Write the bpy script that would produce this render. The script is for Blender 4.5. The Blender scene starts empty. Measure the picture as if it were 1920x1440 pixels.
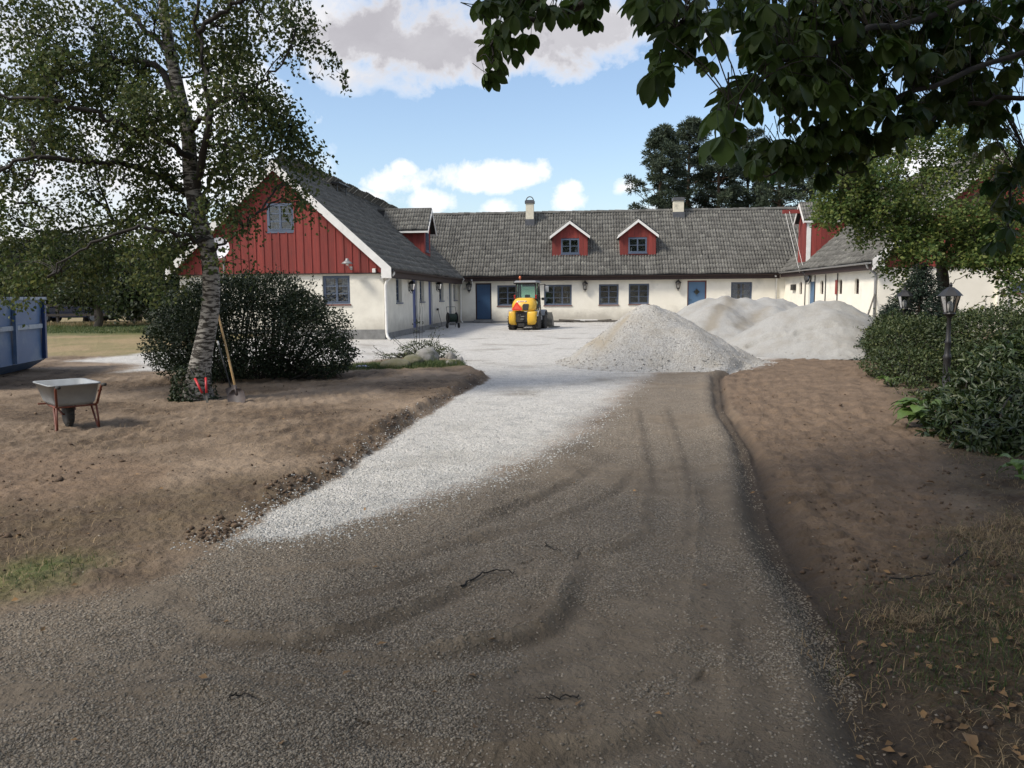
import bpy, math, random
import numpy as np
from mathutils import Vector, Matrix
R_ = math.radians
rng = np.random.default_rng(7)
random.seed(7)
S = bpy.context.scene
COL = S.collection

# ------------------------------------------------------------------ camera, sky, sun, exposure
CAMH = 1.5
F_PX = 1500.0
PSI, PITCH, ROLL = R_(4.75), R_(6.3), R_(0.5)
_f = np.array([-math.sin(PSI)*math.cos(PITCH), math.cos(PSI)*math.cos(PITCH), -math.sin(PITCH)])
_r = np.array([math.cos(PSI), math.sin(PSI), 0.0])
_u = np.cross(_r, _f)
CR = _r*math.cos(ROLL) - _u*math.sin(ROLL)
CU = _u*math.cos(ROLL) + _r*math.sin(ROLL)
cam_d = bpy.data.cameras.new('camera')
cam = bpy.data.objects.new('camera', cam_d)
COL.objects.link(cam)
cam_d.sensor_width = 36.0
cam_d.lens = 36.0*F_PX/1920
cam_d.clip_start = 0.05
cam_d.clip_end = 4000
cam.matrix_world = Matrix(((CR[0], CU[0], -_f[0], 0), (CR[1], CU[1], -_f[1], 0), (CR[2], CU[2], -_f[2], CAMH), (0, 0, 0, 1)))
S.camera = cam

def ray(px, py): return (px-960)/F_PX*CR + (720-py)/F_PX*CU + _f
def at_z(px, py, z=0.0):
    d = ray(px, py); k = (z-CAMH)/d[2]; return np.array([0, 0, CAMH]) + k*d
def at_y(px, py, y):
    d = ray(px, py); return np.array([0, 0, CAMH]) + y/d[1]*d
def at_x(px, py, x):
    d = ray(px, py); return np.array([0, 0, CAMH]) + x/d[0]*d
def to_px(P):
    d = np.asarray(P, float) - np.array([0, 0, CAMH])
    k = d@_f
    k = np.where(np.abs(k) < 1e-6, 1e-6, k)
    return 960+F_PX*(d@CR)/k, 720-F_PX*(d@CU)/k, k

SUN_EL, SUN_AZ = R_(46), R_(238)       # azimuth clockwise from +Y : light from behind left
sd = np.array([math.sin(SUN_AZ)*math.cos(SUN_EL), math.cos(SUN_AZ)*math.cos(SUN_EL), math.sin(SUN_EL)])
sl = bpy.data.lights.new('sun', 'SUN')
sl.energy = 2.6
sl.angle = R_(12)
sl.color = (1.0, 0.93, 0.82)
so = bpy.data.objects.new('sun', sl); COL.objects.link(so)
so.rotation_euler = Vector(sd).to_track_quat('Z', 'Y').to_euler()

W = bpy.data.worlds.new('World'); S.world = W; W.use_nodes = True
nt = W.node_tree; N = nt.nodes; L = nt.links
N.clear()
def math_n(op, a, b=None, c=None, nt=nt):
    n = nt.nodes.new('ShaderNodeMath'); n.operation = op
    for i, v in enumerate((a, b, c)):
        if v is None: continue
        if isinstance(v, (int, float)): n.inputs[i].default_value = v
        else: nt.links.new(v, n.inputs[i])
    return n.outputs[0]
sky = N.new('ShaderNodeTexSky'); sky.sky_type = 'NISHITA'; sky.sun_disc = False
sky.sun_elevation = SUN_EL; sky.sun_rotation = SUN_AZ; sky.altitude = 50
sky.air_density = 1.0; sky.dust_density = 1.6; sky.ozone_density = 1.0
bg_sky = N.new('ShaderNodeBackground'); bg_sky.inputs[1].default_value = 0.135
L.new(sky.outputs[0], bg_sky.inputs[0])
tc = N.new('ShaderNodeTexCoord')
sx = N.new('ShaderNodeSeparateXYZ'); L.new(tc.outputs['Generated'], sx.inputs[0])
az = math_n('ARCTAN2', sx.outputs[0], sx.outputs[1])
el = math_n('ARCSINE', sx.outputs[2])
cv = N.new('ShaderNodeCombineXYZ'); L.new(az, cv.inputs[0]); L.new(math_n('MULTIPLY', el, 1.5), cv.inputs[1])
def noise_n(vec, scale, det, rough, dist=0.0, nt=nt):
    n = nt.nodes.new('ShaderNodeTexNoise'); n.inputs['Scale'].default_value = scale
    n.inputs['Detail'].default_value = det; n.inputs['Roughness'].default_value = rough
    n.inputs['Distortion'].default_value = dist
    if vec is not None: nt.links.new(vec, n.inputs['Vector'])
    return n.outputs[0]
nf = noise_n(tc.outputs['Generated'], 11.0, 9, 0.62, 0.15)
nb = noise_n(cv.outputs[0], 3.2, 5, 0.55, 0.3)
nb2 = noise_n(cv.outputs[0], 7.0, 7, 0.6, 0.4)
def azel(px, py):
    d = ray(px, py); d = d/np.linalg.norm(d)
    return math.atan2(d[0], d[1]), math.asin(d[2])
mask = None; shade = None
# cumulus and cloud banks, each at its bearing and height above the horizon: px, py, half width, half height, softness, greyness
CLOUDS = [(722, 345, 52, 38, .5, 0), (752, 318, 24, 22, .5, 0), (925, 338, 98, 36, .45, .25), (895, 345, 58, 24, .4, .2), (812, 382, 50, 26, .5, .15),
          (1062, 372, 42, 36, .5, .1), (1080, 352, 22, 22, .5, 0), (1172, 352, 36, 24, .6, 0), (935, 392, 40, 20, .6, .1), (690, 372, 70, 26, .6, .15),
          (1240, 395, 120, 16, .8, .3), (650, 140, 150, 68, .6, .55),
          (800, 90, 380, 105, .35, 1.0), (1060, 60, 260, 95, .4, .9), (580, 60, 220, 130, .5, .45), (1260, 60, 110, 42, .5, .5),
          (300, 330, 330, 170, .8, .1), (60, 330, 190, 150, .7, .1), (430, 180, 180, 110, .5, .1), (120, 470, 360, 40, .6, .0),
          (1750, 300, 150, 60, .6, .1), (2100, 250, 240, 110, .5, .3)]
def mx(a, b): return b if a is None else math_n('MAXIMUM', a, b)
for (px, py, rw, rh, soft, grey) in CLOUDS:
    a0, e0 = azel(px, py); ra = abs(azel(px+rw, py)[0]-a0); re = abs(azel(px, py-rh)[1]-e0)
    u = math_n('MULTIPLY_ADD', az, 1/ra, -a0/ra); v = math_n('MULTIPLY_ADD', el, 1/re, -e0/re)
    # flat underside: stretch below the centre
    v = math_n('MULTIPLY', v, math_n('MULTIPLY_ADD', math_n('LESS_THAN', v, 0.0), 0.35, 1.0))
    r2 = math_n('SQRT', math_n('ADD', math_n('MULTIPLY', u, u), math_n('MULTIPLY', v, v)))
    wob = 1.3 if rw < 130 else 1.0
    k = math_n('SUBTRACT', math_n('MULTIPLY_ADD', math_n('SUBTRACT', nf, 0.5), 3.2*wob, 1.0), r2)
    k = math_n('ADD', k, math_n('MULTIPLY_ADD', nb2, 1.0, -0.5))
    m = math_n('MULTIPLY', k, (.95 if grey < .3 else .7)/soft)
    m = math_n('MINIMUM', math_n('MAXIMUM', m, 0.0), 1.0)
    mask = mx(mask, m)
    if grey > 0: shade = mx(shade, math_n('MULTIPLY', math_n('MINIMUM', math_n('MAXIMUM', math_n('MULTIPLY', k, 1.5), 0.0), 1.0), grey))
# the rest of the sky: broken cloud like the part in view
rest = math_n('MINIMUM', math_n('MAXIMUM', math_n('MULTIPLY', math_n('SUBTRACT', nb, 0.44), 5.0), 0.0), 1.0)
# keep it out of the clear blue stretch above the main roof
a0, e0 = azel(1080, 260)
u = math_n('MULTIPLY_ADD', az, 1/0.42, -a0/0.42); v = math_n('MULTIPLY_ADD', el, 1/0.30, -e0/0.30)
rr = math_n('SQRT', math_n('ADD', math_n('MULTIPLY', u, u), math_n('MULTIPLY', v, v)))
gate = math_n('MINIMUM', math_n('MAXIMUM', math_n('MULTIPLY', math_n('SUBTRACT', rr, 1.0), 4.0), 0.0), 1.0)
rest = math_n('MULTIPLY', rest, gate)
mask = math_n('MAXIMUM', mask, rest)
shade = math_n('MAXIMUM', shade, math_n('MULTIPLY', rest, 0.55))
sh_var = math_n('MULTIPLY', shade, math_n('MULTIPLY_ADD', nb2, .6, 0.62))
ccol = N.new('ShaderNodeMix'); ccol.data_type = 'RGBA'
ccol.inputs['A'].default_value = (0.80, 0.80, 0.81, 1); ccol.inputs['B'].default_value = (0.36, 0.345, 0.365, 1)
ccl = math_n('MINIMUM', sh_var, 1.0); L.new(ccl, ccol.inputs['Factor'])
bg_c = N.new('ShaderNodeBackground'); L.new(ccol.outputs['Result'], bg_c.inputs[0]); bg_c.inputs[1].default_value = 1.0
mix = N.new('ShaderNodeMixShader')
up = math_n('MINIMUM', math_n('MAXIMUM', math_n('MULTIPLY', el, 30.0), 0.0), 1.0)
L.new(math_n('MULTIPLY', math_n('MULTIPLY', mask, up), 0.96), mix.inputs[0]); L.new(bg_sky.outputs[0], mix.inputs[1]); L.new(bg_c.outputs[0], mix.inputs[2])
wo = N.new('ShaderNodeOutputWorld'); L.new(mix.outputs[0], wo.inputs[0])

S.view_settings.view_transform = 'Standard'; S.view_settings.look = 'None'
S.view_settings.exposure = 0.58; S.view_settings.gamma = 1.0; S.view_settings.use_curve_mapping = False
S.render.engine = 'CYCLES'
S.cycles.max_bounces = 6; S.cycles.diffuse_bounces = 3; S.cycles.glossy_bounces = 3
S.cycles.transparent_max_bounces = 8; S.cycles.transmission_bounces = 4
S.cycles.use_denoising = True

# ------------------------------------------------------------------ materials
MATS = {}
def mat(name, c1, c2=None, scale=8.0, rough=0.8, bump=0.0, bscale=None, metal=0.0, detail=5, stretch=None, obj=False,
        dirt=None, dscale=1.5, dlo=.55, dhi=.75, trans=0.0, tint=0.0, orand=0.0, spec=0.5, coat=0.0, splash=False):
    if name in MATS: return MATS[name]
    m = bpy.data.materials.new(name); m.use_nodes = True; t = m.node_tree; n = t.nodes
    b = n['Principled BSDF']
    geo = n.new('ShaderNodeNewGeometry'); tcn = n.new('ShaderNodeTexCoord')
    vec = tcn.outputs['Object'] if obj else geo.outputs['Position']
    if stretch:
        mp = n.new('ShaderNodeMapping'); mp.inputs['Scale'].default_value = stretch
        t.links.new(vec, mp.inputs[0]); vec = mp.outputs[0]
    b.inputs['Roughness'].default_value = rough; b.inputs['Metallic'].default_value = metal
    b.inputs['Specular IOR Level'].default_value = spec
    b.inputs['Coat Weight'].default_value = coat
    c2 = c2 or tuple(x*0.8 for x in c1)
    nz = noise_n(vec, scale, detail, 0.6, nt=t)
    mr = n.new('ShaderNodeMapRange'); mr.inputs[1].default_value = .32; mr.inputs[2].default_value = .68; t.links.new(nz, mr.inputs[0])
    mxn = n.new('ShaderNodeMix'); mxn.data_type = 'RGBA'; t.links.new(mr.outputs[0], mxn.inputs['Factor'])
    mxn.inputs['A'].default_value = (*c1, 1); mxn.inputs['B'].default_value = (*c2, 1)
    out = mxn.outputs['Result']
    if dirt:
        nd = noise_n(vec, dscale, 6, 0.65, nt=t)
        m2 = n.new('ShaderNodeMapRange'); m2.inputs[1].default_value = dlo; m2.inputs[2].default_value = dhi; t.links.new(nd, m2.inputs[0])
        md = n.new('ShaderNodeMix'); md.data_type = 'RGBA'; t.links.new(m2.outputs[0], md.inputs['Factor'])
        t.links.new(out, md.inputs['A']); md.inputs['B'].default_value = (*dirt, 1); out = md.outputs['Result']
    if tint or orand:
        hs = n.new('ShaderNodeHueSaturation'); t.links.new(out, hs.inputs['Color'])
        val = 1.0
        if tint:
            at = n.new('ShaderNodeAttribute'); at.attribute_name = 'tint'
            val = math_n('MULTIPLY_ADD', at.outputs['Fac'], tint, 1.0, nt=t)
            if trans: t.links.new(math_n('MULTIPLY_ADD', at.outputs['Fac'], -0.045, 0.5, nt=t), hs.inputs['Hue'])
        if orand:
            oi = n.new('ShaderNodeObjectInfo')
            v2 = math_n('MULTIPLY_ADD', oi.outputs['Random'], 2*orand, 1-orand, nt=t)
            val = v2 if not tint else math_n('MULTIPLY', val, v2, nt=t)
        t.links.new(val, hs.inputs['Value']); out = hs.outputs['Color']
    if splash:
        sz = n.new('ShaderNodeSeparateXYZ'); t.links.new(geo.outputs['Position'], sz.inputs[0])
        h_ = math_n('ADD', sz.outputs[2], math_n('MULTIPLY', noise_n(geo.outputs['Position'], 1.6, 5, .65, nt=t), -1.1, nt=t), nt=t)
        m3 = n.new('ShaderNodeMapRange'); m3.inputs[1].default_value = .25; m3.inputs[2].default_value = -.35; m3.inputs[4].default_value = .65; t.links.new(h_, m3.inputs[0])
        ms_ = n.new('ShaderNodeMix'); ms_.data_type = 'RGBA'; t.links.new(m3.outputs[0], ms_.inputs['Factor']); t.links.new(out, ms_.inputs['A']); ms_.inputs['B'].default_value = (.33, .30, .25, 1); out = ms_.outputs['Result']
    t.links.new(out, b.inputs['Base Color'])
    if bump:
        bn = noise_n(vec, bscale or scale*3, 6, 0.65, nt=t)
        bp = n.new('ShaderNodeBump'); bp.inputs['Strength'].default_value = min(1, bump*4 if bump < .25 else 1)
        bp.inputs['Distance'].default_value = bump
        t.links.new(bn, bp.inputs['Height']); t.links.new(bp.outputs[0], b.inputs['Normal'])
    if trans:
        tr = n.new('ShaderNodeBsdfTranslucent'); t.links.new(out, tr.inputs[0])
        ms = n.new('ShaderNodeMixShader'); ms.inputs[0].default_value = trans
        t.links.new(b.outputs[0], ms.inputs[1]); t.links.new(tr.outputs[0], ms.inputs[2])
        t.links.new(ms.outputs[0], n['Material Output'].inputs[0])
    MATS[name] = m
    return m
def glass_mat(name, tint=(.75, .8, .82), refl=1.0):
    m = bpy.data.materials.new(name); m.use_nodes = True; t = m.node_tree; n = t.nodes; n.clear()
    o = n.new('ShaderNodeOutputMaterial'); g = n.new('ShaderNodeBsdfGlossy'); g.inputs['Roughness'].default_value = .03
    tr = n.new('ShaderNodeBsdfTransparent'); tr.inputs[0].default_value = (*tint, 1)
    fr = n.new('ShaderNodeFresnel'); fr.inputs[0].default_value = 1.55
    nz = n.new('ShaderNodeTexNoise'); nz.inputs['Scale'].default_value = 1.5
    bp = n.new('ShaderNodeBump'); bp.inputs['Distance'].default_value = .01; t.links.new(nz.outputs[0], bp.inputs['Height']); t.links.new(bp.outputs[0], g.inputs['Normal'])
    ms = n.new('ShaderNodeMixShader'); t.links.new(math_n('MINIMUM', math_n('MULTIPLY', fr.outputs[0], 1.8*refl, nt=t), 1.0, nt=t), ms.inputs[0])
    t.links.new(tr.outputs[0], ms.inputs[1]); t.links.new(g.outputs[0], ms.inputs[2]); t.links.new(ms.outputs[0], o.inputs[0])
    MATS[name] = m
    return m

# ------------------------------------------------------------------ object helpers
def tag(o, label=None, cat=None, group=None, kind=None):
    if label: o['label'] = label
    if cat: o['category'] = cat
    if group: o['group'] = group
    if kind: o['kind'] = kind
    return o
def link(name, me, parent=None):
    o = bpy.data.objects.new(name, me); COL.objects.link(o)
    if parent is not None: o.parent = parent
    return o
def empty(name, loc=(0, 0, 0), rz=0.0, label=None, cat=None, group=None):
    o = link(name, None); o.location = loc; o.rotation_euler = (0, 0, rz); o.empty_display_size = .3
    return tag(o, label, cat, group)
def copy_tree(o, parent=None):
    c = o.copy(); COL.objects.link(c)
    if parent is not None: c.parent = parent
    for ch in list(o.children): copy_tree(ch, c)
    return c
def bevel(o, w=.01, seg=2):
    m = o.modifiers.new('bevel', 'BEVEL'); m.width = w; m.segments = seg; m.limit_method = 'ANGLE'; m.angle_limit = R_(40)
    return o

class MB:
    def __init__(s): s.v = []; s.f = []; s.m = []; s.mi = 0
    def add(s, vs, fs):
        b = len(s.v); s.v.extend([tuple(map(float, p)) for p in vs])
        for f in fs: s.f.append(tuple(b+i for i in f)); s.m.append(s.mi)
        return s
    def box(s, c, d, rot=None, taper=None):
        hx, hy, hz = d[0]/2, d[1]/2, d[2]/2
        P = []
        for z in (-1, 1):
            k = (taper if (taper and z > 0) else 1.0)
            for (x, y) in ((-1, -1), (1, -1), (1, 1), (-1, 1)): P.append(Vector((x*hx*k, y*hy*k, z*hz)))
        if rot is not None: P = [rot@p for p in P]
        P = [p+Vector(c) for p in P]
        return s.add(P, [(0, 3, 2, 1), (4, 5, 6, 7), (0, 1, 5, 4), (1, 2, 6, 5), (2, 3, 7, 6), (3, 0, 4, 7)])
    def b2(s, lo, hi): return s.box([(a+b)/2 for a, b in zip(lo, hi)], [abs(b-a) for a, b in zip(lo, hi)])
    def beam(s, a, b, w, h=None, up=(0, 0, 1)):
        a = Vector(a); b = Vector(b); d = (b-a); l = d.length; d.normalize()
        upv = Vector(up)
        if abs(d.dot(upv)) > .98: upv = Vector((0, 1, 0))
        x = d.cross(upv).normalized(); z = x.cross(d)
        M3 = Matrix((x, d, z)).transposed()
        return s.box((a+b)/2, (w, l, h or w), M3)
    def tube(s, pts, rad, n=8, cap=True, flat=None):
        pts = [Vector(p) for p in pts]; k = len(pts)
        if isinstance(rad, (int, float)): rad = [rad]*k
        vs = []; prev = None
        for i, p in enumerate(pts):
            d = (pts[min(i+1, k-1)]-pts[max(i-1, 0)]).normalized()
            if prev is None:
                a = Vector((0, 0, 1)) if abs(d.z) < .9 else Vector((1, 0, 0))
                x = d.cross(a).normalized()
            else: x = (prev - d*prev.dot(d)).normalized()
            prev = x; y = d.cross(x)
            for j in range(n):
                t = 2*math.pi*j/n; vs.append(p+(x*math.cos(t)+y*math.sin(t))*rad[i])
        fs = [(i*n+j, i*n+(j+1) % n, (i+1)*n+(j+1) % n, (i+1)*n+j) for i in range(k-1) for j in range(n)]
        if cap: fs += [tuple(range(n))[::-1], tuple((k-1)*n+j for j in range(n))]
        return s.add(vs, fs)
    def cyl(s, a, b, r, r2=None, n=16): return s.tube([a, b], [r, r if r2 is None else r2], n)
    def lathe(s, c, prof, n=16, axis='z', rot=None):
        vs = []
        for (r, z) in prof:
            for j in range(n):
                t = 2*math.pi*j/n; p = Vector((r*math.cos(t), r*math.sin(t), z))
                if axis == 'x': p = Vector((z, p.x, p.y))
                if axis == 'y': p = Vector((p.x, z, p.y))
                if rot is not None: p = rot@p
                vs.append(p+Vector(c))
        k = len(prof)
        fs = [(i*n+j, i*n+(j+1) % n, (i+1)*n+(j+1) % n, (i+1)*n+j) for i in range(k-1) for j in range(n)]
        fs += [tuple(range(n))[::-1], tuple((k-1)*n+j for j in range(n))]
        return s.add(vs, fs)
    def prism(s, poly, d, o=(0, 0, 0)):
        """poly: list of 3D points, extruded along vector d"""
        n = len(poly); d = Vector(d); o = Vector(o)
        vs = [Vector(p)+o for p in poly]+[Vector(p)+o+d for p in poly]
        return s.add(vs, [tuple(range(n))[::-1], tuple(range(n, 2*n))]+[(i, (i+1) % n, n+(i+1) % n, n+i) for i in range(n)])
    def mesh(s, name, mats, smooth=False):
        me = bpy.data.meshes.new(name); me.from_pydata(s.v, [], s.f)
        if not isinstance(mats, (list, tuple)): mats = [mats]
        for m in mats: me.materials.append(m)
        if len(mats) > 1: me.polygons.foreach_set('material_index', s.m)
        import bmesh
        bm = bmesh.new(); bm.from_mesh(me); bmesh.ops.recalc_face_normals(bm, faces=bm.faces); bm.to_mesh(me); bm.free()
        if smooth: me.polygons.foreach_set('use_smooth', [True]*len(me.polygons))
        me.update(); return me
    def build(s, name, mats, parent=None, smooth=False):
        return link(name, s.mesh(name, mats, smooth), parent)

def np_mesh(name, V, Fc, mats, attrs=None, smooth=False, mi=None):
    """V (n,3); Fc (m,k) same-size faces"""
    me = bpy.data.meshes.new(name); n = len(V); m, k = Fc.shape
    me.vertices.add(n); me.vertices.foreach_set('co', V.astype(np.float32).ravel())
    me.loops.add(m*k); me.loops.foreach_set('vertex_index', Fc.astype(np.int32).ravel())
    me.polygons.add(m); me.polygons.foreach_set('loop_start', np.arange(0, m*k, k, dtype=np.int32))
    try: me.polygons.foreach_set('loop_total', np.full(m, k, dtype=np.int32))
    except Exception: pass
    if not isinstance(mats, (list, tuple)): mats = [mats]
    for a in mats: me.materials.append(a)
    if mi is not None: me.polygons.foreach_set('material_index', mi.astype(np.int32))
    if attrs:
        for an, av in attrs.items():
            a = me.attributes.new(an, 'FLOAT', 'POINT'); a.data.foreach_set('value', av.astype(np.float32))
    if smooth: me.polygons.foreach_set('use_smooth', np.ones(m, dtype=bool))
    me.update(calc_edges=True); me.validate()
    return me

# numpy value noise
def vnoise(x, y, seed=0):
    xi = np.floor(x).astype(np.int64); yi = np.floor(y).astype(np.int64); fx = x-xi; fy = y-yi
    def h(a, b):
        n = (a*374761393 + b*668265263 + seed*1442695041) & 0x7fffffff
        n = ((n ^ (n >> 13))*1274126177) & 0x7fffffff
        return ((n ^ (n >> 16)) & 0xffff)/65535.0
    fx = fx*fx*(3-2*fx); fy = fy*fy*(3-2*fy)
    return (h(xi, yi)*(1-fx)+h(xi+1, yi)*fx)*(1-fy)+(h(xi, yi+1)*(1-fx)+h(xi+1, yi+1)*fx)*fy
def fbm(x, y, f=1.0, oct=4, seed=0, gain=.5):
    s = 0; a = 1; t = 0
    for i in range(oct):
        s = s+a*vnoise(x*f, y*f, seed+i*17); t += a; a *= gain; f *= 2.03
    return s/t-0.5
def sdf_poly(x, y, poly):
    """signed distance, negative inside"""
    poly = np.asarray(poly)[:, :2]; d = np.full(x.shape, 1e9); ins = np.zeros(x.shape, bool); n = len(poly)
    for i in range(n):
        ax, ay = poly[i]; bx, by = poly[(i+1) % n]; ex, ey = bx-ax, by-ay
        t = np.clip(((x-ax)*ex+(y-ay)*ey)/(ex*ex+ey*ey+1e-12), 0, 1)
        d = np.minimum(d, (x-ax-t*ex)**2+(y-ay-t*ey)**2)
        c = ((ay > y) != (by > y))
        with np.errstate(divide='ignore', invalid='ignore'):
            xc = (bx-ax)*(y-ay)/(by-ay+1e-15)+ax
        ins ^= (c & (x < xc))
    d = np.sqrt(d); return np.where(ins, -d, d)
def dist_line(x, y, line):
    """unsigned distance and signed side"""
    line = np.asarray(line)[:, :2]; best = np.full(x.shape, 1e9); side = np.zeros(x.shape)
    for i in range(len(line)-1):
        ax, ay = line[i]; bx, by = line[i+1]; ex, ey = bx-ax, by-ay
        t = np.clip(((x-ax)*ex+(y-ay)*ey)/(ex*ex+ey*ey+1e-12), 0, 1)
        dx = x-ax-t*ex; dy = y-ay-t*ey; d = np.hypot(dx, dy)
        sg = np.sign(ex*(y-ay)-ey*(x-ax))
        m = d < best; best = np.where(m, d, best); side = np.where(m, sg, side)
    return best, side
def sstep(a, b, x):
    t = np.clip((x-a)/(b-a), 0, 1); return t*t*(3-2*t)
def G(*pp): return [at_z(px, py)[:2] for (px, py) in pp]

# ------------------------------------------------------------------ ground
XL, YL, YM, XR, YR = -6.76, 27.65, 44.9, 11.2, 31.2
P_WHITE = G((415, 1015), (500, 960), (640, 890), (700, 845), (760, 800), (850, 745), (918, 708), (900, 694), (858, 684), (800, 668), (740, 672), (668, 683)) + \
    [(-9.5, 15.6), (-9.9, 17.2)] + G((262, 686), (200, 681), (112, 679), (262, 662)) + [(-11.2, 23.5), (-11.0, 27.6), (-14.1, 27.65), (-14.2, 50), (19, 50), (19, 31.2), (11.2, 31.2), (8.9, 24.0)] + \
    G((1640, 664), (1560, 664), (1500, 666), (1450, 676), (1420, 690), (1330, 692), (1230, 700), (1190, 735), (1150, 765), (1110, 805), (1040, 850), (930, 900), (800, 940), (690, 975), (560, 1012))
P_ROAD = G((415, 1015), (330, 1075), (150, 1120), (0, 1150)) + [(-4.5, 3.2), (-4.5, -6), (1.9, -6), (1.9, 2.0)] + \
    G((1690, 1440), (1620, 1290), (1560, 1160), (1480, 1050), (1440, 960), (1420, 900), (1400, 830), (1355, 760), (1345, 705), (1400, 690), (1200, 700), (1120, 800), (930, 890), (700, 970))
L_EDGE = G((1400, 688), (1345, 705), (1352, 760), (1398, 830), (1422, 900), (1440, 970), (1485, 1050), (1562, 1160), (1620, 1290), (1690, 1440))
P_SOILR = G((1345, 700), (1450, 672), (1640, 664), (1650, 700), (1700, 760), (1760, 850), (1800, 960), (1760, 1060), (1560, 1100), (1480, 1040), (1440, 960), (1400, 830))
P_LITTER = G((1700, 760), (1780, 860), (1830, 960), (1740, 1060), (1570, 1110), (1570, 1200), (1700, 1440)) + [(2.0, 1.5), (2.0, -6), (30, -6), (30, 10), (30, 20), (12, 24), (9, 21)] + G((1650, 680))
P_GRASS1 = G((-60, 1095), (30, 1062), (130, 1045), (180, 1050), (120, 1085), (0, 1118), (-200, 1170))
P_GRASS2 = [(-9, 27), (-60, 27), (-60, 39), (-9, 39)]
L_BANK = G((870, 682), (918, 708), (850, 745), (760, 800), (700, 845), (640, 890), (500, 962), (415, 1018))
RIDGES = [  # polyline, width, height
    (G((372, 1135), (400, 1172), (470, 1192), (560, 1193), (680, 1173), (760, 1143), (850, 1100), (960, 1060)), .05, .035),
    (G((640, 1215), (740, 1222), (860, 1208), (960, 1190), (1010, 1175), (1035, 1140), (1060, 1090), (1078, 1050)), .055, .05),
    (G((735, 1362), (850, 1395), (960, 1406), (1100, 1395), (1190, 1365), (1260, 1325), (1292, 1285)), .05, .05),
    (G((520, 1060), (640, 1055), (760, 1040), (860, 1010), (980, 970)), .06, .03),
    (G((1010, 1030), (1060, 1038), (1120, 1030), (1175, 1010), (1200, 980)), .05, .03),
    (G((1200, 990), (1205, 900), (1195, 820), (1185, 760)), .06, .016),
    (G((1275, 1030), (1280, 930), (1262, 840), (1240, 760)), .06, .016),
    (G((600, 1330), (420, 1290), (240, 1300), (60, 1350)), .08, .03),
    (G((1360, 1440), (1372, 1340), (1350, 1200), (1330, 1080)), .06, .016),
    (G((820, 1005), (905, 965), (1000, 930), (1060, 900), (1110, 868)), .05, .035),
    (G((900, 1005), (990, 985), (1060, 960), (1130, 925), (1180, 880)), .04, .02),
    (G((400, 1235), (520, 1262), (680, 1272), (860, 1268), (1010, 1245), (1110, 1200)), .035, .022),
    (G((600, 1120), (700, 1105), (800, 1075), (880, 1035)), .03, .018),
    (G((250, 1240), (330, 1210), (380, 1180)), .04, .02),
    (G((1230, 1270), (1285, 1180), (1300, 1080), (1310, 980), (1300, 880)), .05, .02),
    (G((1480, 1040), (1500, 980), (1520, 890), (1540, 800), (1530, 730)), .09, .02),
    (G((1620, 1000), (1640, 900), (1630, 800), (1600, 730)), .09, .02),
]
PILES = {}
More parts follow.
